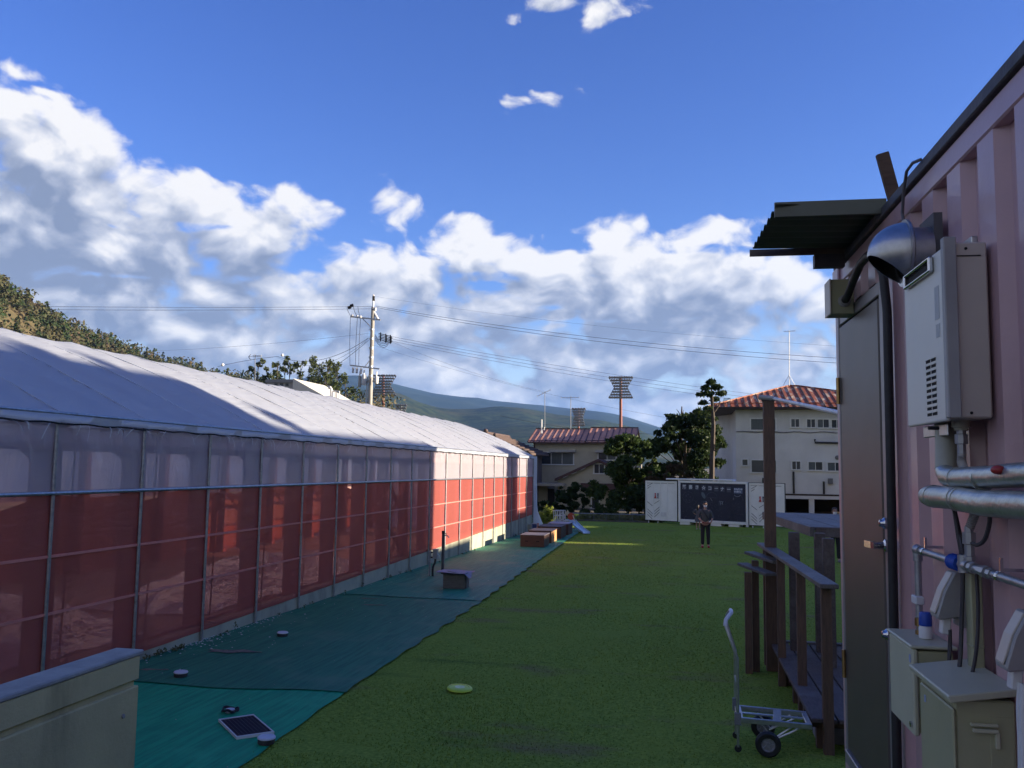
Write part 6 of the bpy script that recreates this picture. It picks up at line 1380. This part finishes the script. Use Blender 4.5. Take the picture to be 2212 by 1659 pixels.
# ------------------------------------------------------------------ people
def skin_mesh(verts, edges, radii, root=0, sub=2):
    me = bpy.data.meshes.new('skin'); me.from_pydata(verts, edges, []); o = bpy.data.objects.new('skin', me); COL.objects.link(o)
    md = o.modifiers.new('skin', 'SKIN'); md.use_smooth_shade = True; md.branch_smoothing = .4
    if not me.skin_vertices: me.skin_vertices.new()
    for i, r_ in enumerate(radii):
        me.skin_vertices[0].data[i].radius = (r_, r_) if not isinstance(r_, tuple) else r_; me.skin_vertices[0].data[i].use_root = (i == root)
    s = o.modifiers.new('sub', 'SUBSURF'); s.levels = sub; s.render_levels = sub
    dg = bpy.context.evaluated_depsgraph_get(); dg.update(); out = bpy.data.meshes.new_from_object(o.evaluated_get(dg)); bpy.data.objects.remove(o)
    out.polygons.foreach_set('use_smooth', [True] * len(out.polygons)); return out
def person(label, loc, height, rotz, arms, colors, mask=True, skirt=False, long_hair=False, strap=False, held=None, glasses=False):
    t = thing('person', label, 'person', loc)
    V, E, Rr = [], [], []
    def add(p, r_, par=None):
        V.append(p); Rr.append(r_)
        if par is not None: E.append((par, len(V) - 1))
        return len(V) - 1
    pel = add((0, 0, .95), (.135, .10)); wst = add((0, 0, 1.10), (.125, .095), pel); che = add((0, 0, 1.28), (.145, .105), wst); nb = add((0, .005, 1.42), (.085, .07), che); nk = add((0, -.005, 1.49), .050, nb); hd0 = add((0, -.02, 1.555), (.062, .075), nk); hd1 = add((0, -.012, 1.625), (.073, .088), hd0); add((0, .0, 1.685), (.055, .065), hd1)
    legs = {}
    for s in (-1, 1):
        h = add((s * .085, 0, .86), .085, pel); k = add((s * .10, -.012, .49), .056, h); a = add((s * .105, .012, .10), .040, k); add((s * .115, -.12, .04), .036, a); legs[s] = (h, k, a)
        sh = add((s * .17, 0, 1.385), .058, che); el = add(arms[s][0], .043, sh); wr = add(arms[s][1], .030, el); pm_ = add(arms[s][2], (.038, .022), wr)
        d = (Vector(arms[s][2]) - Vector(arms[s][1])).normalized(); sd = d.cross(Vector((0, 0, 1)));  sd = sd.normalized() if sd.length > .1 else Vector((1, 0, 0))
        for j, (q, ln) in enumerate(((-.030, .062), (-.010, .075), (.010, .070), (.030, .055))):
            b0 = Vector(arms[s][2]) + sd * q + d * .03; f1 = add(tuple(b0 + d * ln * .5), .0095, pm_); add(tuple(b0 + d * ln * .85 - Vector((0, 0, .022))), .008, f1)
        th = add(tuple(Vector(arms[s][1]) + d * .03 + sd * .05 * -s + Vector((0, 0, .015))), .010, pm_); add(tuple(Vector(arms[s][1]) + d * .075 + sd * .055 * -s + Vector((0, 0, .012))), .008, th)
    M_sk = pm('skin', (.42, .25, .175), (.38, .22, .15), 9, .5)
    me = skin_mesh(V, E, Rr, 0, 2); me.materials.append(M_sk); body = link_mesh('body', me, t)
    def cloth(name, vv, ee, rr, mat, sub=2):
        m = skin_mesh(vv, ee, rr, 0, sub); m.materials.append(mat); return link_mesh(name, m, t)
    # top with sleeves
    vv = [(0, 0, .90 if not skirt else 1.0), (0, 0, 1.08), (0, 0, 1.28), (0, .002, 1.415)]; ee = [(0, 1), (1, 2), (2, 3)]; rr = [(.160, .118), (.150, .115), (.168, .122), (.092, .080)]
    for s in (-1, 1):
        k = len(vv); vv += [(s * .172, 0, 1.385), arms[s][0], tuple(Vector(arms[s][0]).lerp(Vector(arms[s][1]), .30))]; ee += [(2, k), (k, k + 1), (k + 1, k + 2)]; rr += [.072, .060, .052]
    cloth('top', vv, ee, rr, colors['top'])
    if skirt:
        b = MB(); b.lathe([(.125, 1.05), (.15, .95), (.20, .75), (.235, .55), (.225, .55), (.14, .9)], (0, 0, 0), (0, 0, 1), 20); o = b.build('skirt', colors['bottom'], None, smooth=True); o.parent = t
    else:
        cloth('trousers', [(0, 0, .93), (-.088, 0, .84), (-.102, -.01, .49), (-.107, .012, .10), (.088, 0, .84), (.102, -.01, .49), (.107, .012, .10)], [(0, 1), (1, 2), (2, 3), (0, 4), (4, 5), (5, 6)], [(.148, .112), .100, .075, .064, .100, .075, .064], colors['bottom'])
    def sub(name, b, mat, **k):
        o = b.build(name, mat, None, **k); o.parent = t; return o
    for s in (-1, 1):
        b = MB(); b.ball((s * .115, -.055, .045), (.050, .135, .048), 14, 8); sub('shoe', b, colors['shoe'], smooth=True)
        b = MB(); b.ball((s * .076, -.005, 1.60), (.012, .020, .030), 8, 6); o = sub('ear', b, M_sk, smooth=True)
        b = MB(); b.ball((s * .030, -.098, 1.622), (.013, .008, .007), 8, 6); sub('eye', b, M_dark, smooth=True)
    b = MB(); b.ball((0, -.108, 1.592), (.014, .018, .022), 8, 6); sub('nose', b, M_sk, smooth=True)
    # hair: a cap over the skull, cut at the brow
    bm = bmesh.new(); bmesh.ops.create_uvsphere(bm, u_segments=20, v_segments=14, radius=1.0)
    for v in bm.verts: v.co = Vector((v.co.x * .086, v.co.y * .106 + .006, v.co.z * .10 + 1.632))
    bmesh.ops.bisect_plane(bm, geom=bm.verts[:] + bm.edges[:] + bm.faces[:], plane_co=(0, -.06, 1.665), plane_no=Vector((0, -.70, -.71)), clear_outer=True)
    m = bpy.data.meshes.new('hair'); bm.to_mesh(m); bm.free(); m.polygons.foreach_set('use_smooth', [True] * len(m.polygons)); m.materials.append(colors['hair']); link_mesh('hair', m, t)
    if long_hair:
        b = MB(); b.ball((0, .075, 1.50), (.085, .045, .20), 14, 10); sub('long_hair', b, colors['hair'], smooth=True)
    if mask:
        P = [[(.068 * math.sin(a), -.018 - .100 * math.cos(a) * (1 if 1 < i < 4 else .97), 1.513 + .020 * i) for a in np.linspace(-1.15, 1.15, 11)] for i in range(5)]
        b = MB(); b.grid(P); sub('face_mask', b, pm('white mask', (.74, .75, .78), rough=.8), smooth=True)
        b = MB(); b.tube([(.07, -.02, 1.57), (.08, .0, 1.60)], .004, 4).tube([(-.07, -.02, 1.57), (-.08, .0, 1.60)], .004, 4); sub('mask_loop', b, MATS['white mask'])
    else:
        b = MB(); b.ball((0, -.092, 1.553), (.024, .008, .007), 8, 6); sub('mouth', b, pm('lips', (.30, .11, .09), rough=.5), smooth=True)
    if glasses:
        b = MB(); b.tube([(-.075, -.02, 1.625), (-.055, -.108, 1.625), (.055, -.108, 1.625), (.075, -.02, 1.625)], .007, 5).box((-.03, -.112, 1.622), (.042, .004, .028)).box((.03, -.112, 1.622), (.042, .004, .028)); sub('glasses', b, M_dark)
    if strap:
        b = MB(); pts = [(-.10, .06, 1.44), (-.10, -.06, 1.43), (-.06, -.128, 1.34), (.04, -.142, 1.20), (.125, -.118, 1.06), (.165, .0, 1.0)]; b.tube(pts, .017, 6); sub('bag_strap', b, M_black, smooth=True)
    k = height / 1.70; t.scale = (k, k, k); t.rotation_euler = (0, 0, rotz)
    return t
def people():
    M_dk = pm('charcoal jersey', (.085, .088, .095), (.07, .073, .08), 12, .9); M_tr = pm('dark navy trousers', (.012, .012, .018), (.018, .018, .025), 10, .85); M_rs = pm('red shoes', (.38, .02, .025), (.30, .015, .02), 9, .5); M_hr = pm('black hair', (.010, .009, .009), rough=.5)
    g = G(1524, 1183)
    person('man in charcoal sweater, dark trousers and red shoes, white mask, standing on lawn', (g.x, g.y, gz(g.y) - .005), 1.68, 0.04,
           {-1: [(-.255, .0, 1.13), (-.135, -.20, .985), (-.085, -.225, .965)], 1: [(.265, .0, 1.12), (.20, -.20, .955), (.155, -.235, .945)]},
           dict(top=M_dk, bottom=M_tr, shoe=M_rs, hair=M_hr), strap=True, glasses=True)
    k = 1.68 / 1.7; b = MB(); c = Vector((g.x, g.y, gz(g.y)))
    b.tube(smooth_path([c + Vector(q) * k for q in ((-.09, -.262, .945), (-.02, -.275, .935), (.06, -.285, .932), (.14, -.28, .93))], 5), .016, 8); b.ball(c + Vector((.155, -.268, .93)) * k, (.035, .03, .03), 10, 8); b.ball(c + Vector((-.085, -.258, .95)) * k, (.03, .028, .028), 10, 8)
    tag(b.build('red_rope', pm('dark red rope', (.26, .03, .035), rough=.7), origin=c + Vector((0, -.27, .92)), smooth=True), 'short dark red rope toy held in the hands of man with red shoes', 'rope')
    M_gd = pm('grey dress', (.11, .11, .125), (.09, .09, .105), 10, .9)
    g = G(1508, 1144)
    person('dark-haired child in a grey dress, back turned, standing before chalkboard', (g.x, g.y, gz(g.y)), 1.22, 2.7,
           {-1: [(-.33, .10, 1.16), (-.17, -.02, 1.02), (-.13, -.06, 1.01)], 1: [(.34, .08, 1.17), (.18, -.03, 1.03), (.14, -.07, 1.02)]},
           dict(top=M_gd, bottom=M_gd, shoe=pm('pale sandals', (.40, .36, .30), rough=.7), hair=M_hr), mask=False, skirt=True, long_hair=True)
    y = 29.0; x = onY(1803, 1110, y).x; hz = onY(1803, 1098, y).z - gz(y)
    person('person in a white mask and pale shirt, only the head showing over counter', (x, y, gz(y)), hz, .1,
           {-1: [(-.24, .02, 1.12), (-.22, -.10, .90), (-.215, -.13, .86)], 1: [(.24, .02, 1.12), (.22, -.10, .90), (.215, -.13, .86)]},
           dict(top=pm('pale shirt', (.50, .50, .52), rough=.85), bottom=M_tr, shoe=pm('grey shoes', (.2, .2, .2), rough=.6), hair=pm('brown hair', (.05, .03, .02), rough=.6)))
people()
# ------------------------------------------------------------------ utility pole, wires, floodlight towers
M_pole = pm('concrete pole', (.36, .345, .315), (.29, .275, .25), 2, .85, bump=.2, c3=(.22, .20, .18), scale3=.8)
M_wire = pm('wire', (.03, .032, .036), rough=.6)
YP = 60.0
def utility_pole():
    P = lambda px, py, dy=0: onY(px, py, YP + dy)
    b = P(799, 900); b.z = gz(YP) - .3; top = P(806, 664); t = thing('utility_pole', 'concrete utility pole with crossarms, white insulators and two transformers', 'utility pole', (b.x, b.y, gz(YP)))
    MB().tube([b, P(801.5, 800), top], [.175, .155, .135], 14).build('shaft', M_pole, t, smooth=True)
    MB().tube([top, P(806.5, 640)], .06, 8).build('top_rod', M_galv, t, smooth=True); MB().tube([P(807, 650), P(807, 640)], .10, 8).build('top_insulator', M_dark, t, smooth=True); MB().ball(P(806.8, 638), .07).build('top_insulator', M_white, t, smooth=True)
    MB().tube([P(806, 671), P(817, 690)], .09, 8).build('arrester', M_white, t, smooth=True); MB().tube([P(803, 667), P(812, 668)], .14, 8).build('arrester', M_white, t, smooth=True)
    for (x0, y0, x1, y1_, r_) in ((757, 684, 822, 691, .05), (756, 789, 820, 797, .05)): MB().bar(P(x0, y0, -.2), P(x1, y1_, -.2), .09, .10).build('crossarm', M_galv, t)
    MB().tube([P(783, 688, -.2), P(801, 706, -.15)], .035, 6).build('arm_brace', M_galv, t); MB().tube([P(786, 795, -.2), P(799, 778, -.15)], .03, 6).build('arm_brace', M_galv, t)
    for px, py in ((761, 682), (772, 684), (779, 685)): MB().ball(P(px, py, -.2), (.11, .11, .12)).build('insulator', M_white, t, smooth=True)
    for px, py in ((755, 664), (760, 660)): MB().tube([P(px - 3, py + 1), P(px + 3, py - 1)], .12, 8).build('switch', M_dark, t, smooth=True)
    for px, py in ((763, 797), (771, 798), (780, 799)): MB().lathe([(.05, .0), (.10, -.06), (.08, -.30), (.11, -.34), (.06, -.42)], P(px, py - 4, -.2), (0, 0, 1), 10).build('insulator', M_white, t, smooth=True)
    for px, y0, y1_, w in ((786, 809, 832, 5.0), (777, 812, 836, 3.5), (813, 813, 829, 4.4)):
        c0, c1 = P(px, y1_, -.25), P(px, y0, -.25); r_ = w * YP / FPX; MB().lathe([(.8 * r_, 0), (r_, .05), (r_, (c1 - c0).length - .08), (.9 * r_, (c1 - c0).length)], c0, (0, 0, 1), 16).build('transformer', M_white if px != 777 else M_grey, t, smooth=True)
        MB().tube([c1, c1 + Vector((.02, 0, .35))], .05, 6).build('bushing', M_white, t, smooth=True)
        MB().bar(c0 + Vector((0, .25, .25)), P(801, (y0 + y1_) / 2), .06, .08).build('hanger', M_galv, t)
    b2 = MB()
    for k in range(5):
        a = P(818, 720 + 3.2 * k, -.3); c = P(846 + 2 * (k % 2), 727 + 3.4 * k, -.5); b2.bar(a, c, .05, .05)
        for u in (.15, .55, .9): p = a.lerp(c, u); b2.bar(p + Vector((0, 0, -.10)), p + Vector((0, 0, .10)), .07, .05)
    b2.build('secondary_rack', M_dark, t)
    b2 = MB()
    for k in range(4): b2.tube(smooth_path([P(810, 722 + 4 * k, -.3), P(820, 737 + 3 * k, -.35), P(832, 738 + 4 * k, -.4), P(843, 728 + 3 * k, -.5)], 6), .018, 5)
    for a, c in (((757, 684), (756, 789)), ((772, 685), (768, 789)), ((779, 686), (775, 790)), ((749, 664), (757, 682)), ((763, 662), (771, 684)), ((773, 662), (778, 685))): b2.tube([P(*a, -.2), P((a[0] + c[0]) / 2 - 1, (a[1] + c[1]) / 2, -.2), P(*c, -.2)], .016, 5)
    b2.build('jumper_wires', M_wire, t)
    MB().tube([P(790, 885, .1), P(794, 815, .1)], .06, 6).build('riser_pipe', M_galv, t, smooth=True)
    b2 = MB()
    for k in range(6): c = P(803.5 - k * .6, 712 + 20 * k); b2.tube([c + Vector((0, 0, -.06)), c + Vector((0, 0, .06))], .178, 12)
    b2.build('pole_band', M_galv, t, smooth=True)
utility_pole()
def wires():
    def wire(label, p0, p1, sag, r_=.020, nm='overhead_wire'):
        p0, p1 = Vector(p0), Vector(p1); n = 28; b = MB(); b.tube([p0.lerp(p1, k / n) - Vector((0, 0, 4 * sag * (k / n) * (1 - k / n))) for k in range(n + 1)], r_ * .55, 5)
        tag(b.build(nm, M_wire, origin=p0), label, 'wire', 'overhead wires')
    P = lambda px, py, Y=YP: onY(px, py, Y)
    wire('upper of two wires running left from the utility pole top', P(803, 662), P(-320, 655, 46), .15); wire('lower of two wires running left from the utility pole top', P(802, 667), P(-320, 663, 46), .15)
    wire('upper of two long wires sagging right from the pole top', P(812, 661), P(1960, 782, 52), .55); wire('lower of two long wires sagging right from the pole top', P(812, 664), P(1960, 793, 52), .60)
    wire('very thin earth wire from the pole tip to the right', P(808, 640), P(1960, 757, 52), .45, .008)
    for k, lab in enumerate(('topmost of three wires slanting right from the secondary rack', 'middle of three wires slanting right from the secondary rack', 'lowest of three wires slanting right from the secondary rack')):
        wire(lab, P(846, 727 + 5 * k, YP - .5), P(1850, 878 + 8 * k, 75), .35 + .05 * k, .017)
    wire('service wire falling right to the tilted roof aerial', P(843, 737), P(1177, 846, 76), .35, .014)
    wire('thin wire crossing right below the secondary rack', P(806, 745), P(1500, 912, 64), .5, .010)
    wire('thin wire reaching the pole from the far left', P(798, 720), P(330, 758, 80), .2, .014)
    wire('thick cable dropping steeply left from the pole', P(796, 735), P(690, 812, 64), .15, .028)
    wire('thick cable sagging left towards the hill foot', P(796, 730), P(600, 770, 66), .95, .030); wire('thick cable going on left over the pines', P(600, 770, 66), P(470, 792, 75), -.1, .030)
    wire('thin twin of the thick sagging cable', P(796, 732), P(600, 772, 66), 1.25, .016)
    wire('dark wire crossing low in front of the wooded hills', P(1080, 898, 90), P(1450, 938, 90), .5, .025)
    for px, py, lab in ((481, 788, 'small white wire ball by the foot of the hill'), (610, 767, 'white wire ball over the pines left of the pole')):
        p = onY(px, py, 66); b = MB(); b.ball(p, .13); tag(b.build('wire_ball', M_white, origin=p, smooth=True), lab, 'wire marker')
    p0, p1 = onY(551, 830, 120), onY(551, 766, 120); t = thing('left_aerial', 'tall aerial mast left of the pines behind the greenhouse', 'antenna', p0); t.name = 'tall_mast_aerial'
    MB().tube([p0, p1], .055, 6).build('mast', M_galv, t, smooth=True); MB().tube([onY(546, 769, 120), onY(566, 769, 120)], .05, 5).build('boom', M_galv, t)
    b = MB()
    for k in range(5): q = onY(548 + 4 * k, 769, 120); b.tube([q + Vector((0, 0, -.2)), q + Vector((0, 0, .2))], .035, 5)
    b.tube([onY(537, 771, 120), onY(542, 765, 120)], .05, 5).tube([onY(537, 771, 120), onY(542, 778, 120)], .05, 5).tube([onY(537, 771, 120), onY(548, 769, 120)], .03, 5); b.build('elements', M_galv, t)
wires()
def floodlights():
    M_rp = pm('red brown tower paint', (.24, .075, .055), (.19, .06, .045), 1, .6); M_lp = pm('lamp glass', (.34, .35, .37), (.26, .27, .29), 2, .3, metal=.3); M_fr = pm('dark lamp frame', (.05, .05, .058), rough=.6); M_gt = pm('grey lamp frame', (.16, .17, .17), rough=.6)
    spec = [(1341, 815, 858, 26, 258, M_rp, 12, 8, 'red floodlight tower with an hourglass lamp rack, right of the maroon roofed house ridge', 1.0, 6.0, M_fr), (828, 811, 853, 28, 262, M_rp, 0, 8, 'red floodlight tower just right of the utility pole', 1.0, 6.0, M_fr),
            (1250, 883, 918, 15.5, 430, M_rp, 0, 7, 'distant floodlight tower over the maroon roof', .75, 4.0, M_gt), (866.5, 875, 912, 13, 430, M_gt, 0, 7, 'distant floodlight tower peeping over the greenhouse roof', .75, 5.0, M_gt)]
    for px, ya, yb, hw, Y, mp, dx, rows, lab, neck, pw, mf in spec:
        P = lambda a, b_, dy=0: onY(a, b_, Y + dy); base = P(px, 1000); base.z = gz(60); t = thing('floodlight_tower', lab, 'floodlight', base)
        w = pw / 2 * Y / FPX; MB().tube([base, P(px, (ya + yb) / 2), P(px, ya - 2)], [w * 1.25, w, w * .8], 12).build('mast', mp, t, smooth=True)
        for k in range(rows):
            u = k / (rows - 1); f = abs(2 * u - 1) if neck == 1.0 else max(.0, abs(1.9 * u - .95) * (1 if u < .5 else .75)); hwk = hw * (.55 + .45 * f); y = ya + (yb - ya) * u; r0 = MB(); r0.bar(P(px - hwk, y + 1.6, -1.0), P(px + hwk, y + 1.6, -1.0), .14 * Y / 258, .30 * Y / 258); ro = r0.build('lamp_row', mf, t)
            b = MB(); m = max(5, int(hwk / 2.6))
            for j in range(m):
                p = P(px - hwk + 2 * hwk * (j + .5) / m, y - .2, -1.3); s = .42 * Y / 258; b.lathe([(s * .5, .35 * s), (s * .95, -.2 * s), (s * 1.0, -.6 * s), (.0, -.7 * s)], p, (0, .72, .42), 8)
            b.build('lamps', M_lp, ro, smooth=True)
        b = MB(); pts = [(px - hw, ya), (px - hw * .55, (ya + yb) / 2), (px - hw, yb)]
        if neck != 1.0: pts = [(px - hw, ya), (px - hw * .6, (ya + yb) / 2), (px - hw * .85, yb)]
        for sg in (1, -1):
            q = [P(px + sg * (a - px), b_ + 1, -.8) for a, b_ in pts]; b.bar(q[0], q[1], .13, .13).bar(q[1], q[2], .13, .13)
        b.build('rack_frame', mf, t)
floodlights()
# ------------------------------------------------------------------ neighbours unseen on the right, added and shaped so their shade covers the lawn
def shade_blocks():
    def block(label, x0, x1, y0, y1_, h, mat, flat=True):
        g = gz(60); t = thing('shade_block', label, 'house', ((x0 + x1) / 2, (y0 + y1_) / 2, g), 'added shade blocks beyond the container')
        MB().bbox((x0, y0, g - .3), (x1, y1_, h - .25)).build('wall', mat, t); MB().bbox((x0 - .12, y0 - .0, h - .249), (x1 + .12, y1_ + .0, h)).build('roof', M_rust, t)
        n = max(1, int((y1_ - y0) / 3))
        for k in range(n):
            for z in (1.0, 3.8):
                if z + 1.3 < h - .4: y = y0 + (k + .5) * (y1_ - y0) / n; MB().bbox((x0 - .03, y - .6, z), (x0 - .002, y + .6, z + 1.1)).build('window', M_glass, t)
    S1 = pm('ochre plaster', (.34, .29, .20), (.29, .25, .175), 1, .9); S2 = pm('pale plaster', (.40, .39, .36), (.35, .34, .31), 1, .9); S3 = pm('brown siding', (.16, .12, .09), (.12, .09, .07), 2, .85, stretch=(1, 1, 8))
    X = 21.0
    block('long ochre shade block added unseen behind the pink container', X, X + 9, 16.2, 25.6, 9.15, S1)
    block('taller ochre shade block added unseen behind the pink container, nearest the camera', X, X + 9, -14, 8.0, 10.9, S1)
    block('middle ochre shade block added unseen behind the pink container', X, X + 9, 8.02, 16.18, 10.5, S1)
    block('lower pale shade block added next to the long ochre one, out of view', X, X + 8, 25.62, 30.0, 6.05, S2)
    block('low brown shade block added between the lower pale block and the tall pale block, out of view', X, X + 2.5, 30.02, 34.88, 5.52, S3)
    block('narrow shade wall added between brown block and tall pale block, out of view', X, X + .4, 34.9, 35.75, 4.45, S2)
    block('tall narrow pale shade block added beyond the low brown one, out of view', X, X + 2.5, 35.77, 38.0, 9.4, S2)
    block('stepped brown shade block added beyond the tall pale block, out of view', X, X + 8, 38.02, 40.3, 6.5, S3)
    block('ochre shade block added beyond the stepped brown one, out of view', X, X + 9, 40.32, 45.4, 9.2, S1)
    block('low pale shade block added beyond the last ochre one, out of view', X, X + 6, 45.42, 47.3, 4.9, S2)
    block('brown sided shade block added farthest along, out of view', X, X + 9, 47.32, 58.0, 8.6, S3)
    r_ = random.Random(2)
    for k, (y, h) in enumerate(((6.0, 11.2), (8.6, 12.4), (11.5, 11.0), (14.5, 11.8), (18.0, 10.6))):  # unseen trees added to mottle the shade on the greenhouse roof
        auto_tree('shade_tree', ('unseen tree added behind the long ochre block, %s from the camera' % ('nearest', 'second', 'third', 'fourth', 'fifth')[k]), (X + 10.5, y, gz(60)), h + 2.2, 2.3, 6.5, 16, 150, .42, M_leafg, 'added trees behind the ochre block', seed=40 + k)
shade_blocks()
# ------------------------------------------------------------------ the air
def haze():
    m = bpy.data.materials.new('pale air'); m.use_nodes = True; nt = m.node_tree
    for n in list(nt.nodes):
        if n.type != 'OUTPUT_MATERIAL': nt.nodes.remove(n)
    out = [n for n in nt.nodes if n.type == 'OUTPUT_MATERIAL'][0]
    v = nt.nodes.new('ShaderNodeVolumePrincipled'); v.inputs['Color'].default_value = (0.24, 0.47, 1.0, 1); v.inputs['Density'].default_value = 0.000055; v.inputs['Anisotropy'].default_value = 0.1
    nt.links.new(v.outputs[0], out.inputs['Volume']);
    b = MB(); b.bbox((-13500, -380, -4), (13500, 13400, 830)); tag(b.build('haze', m), 'thin bluish air over the whole valley', 'haze', kind='stuff')
haze()
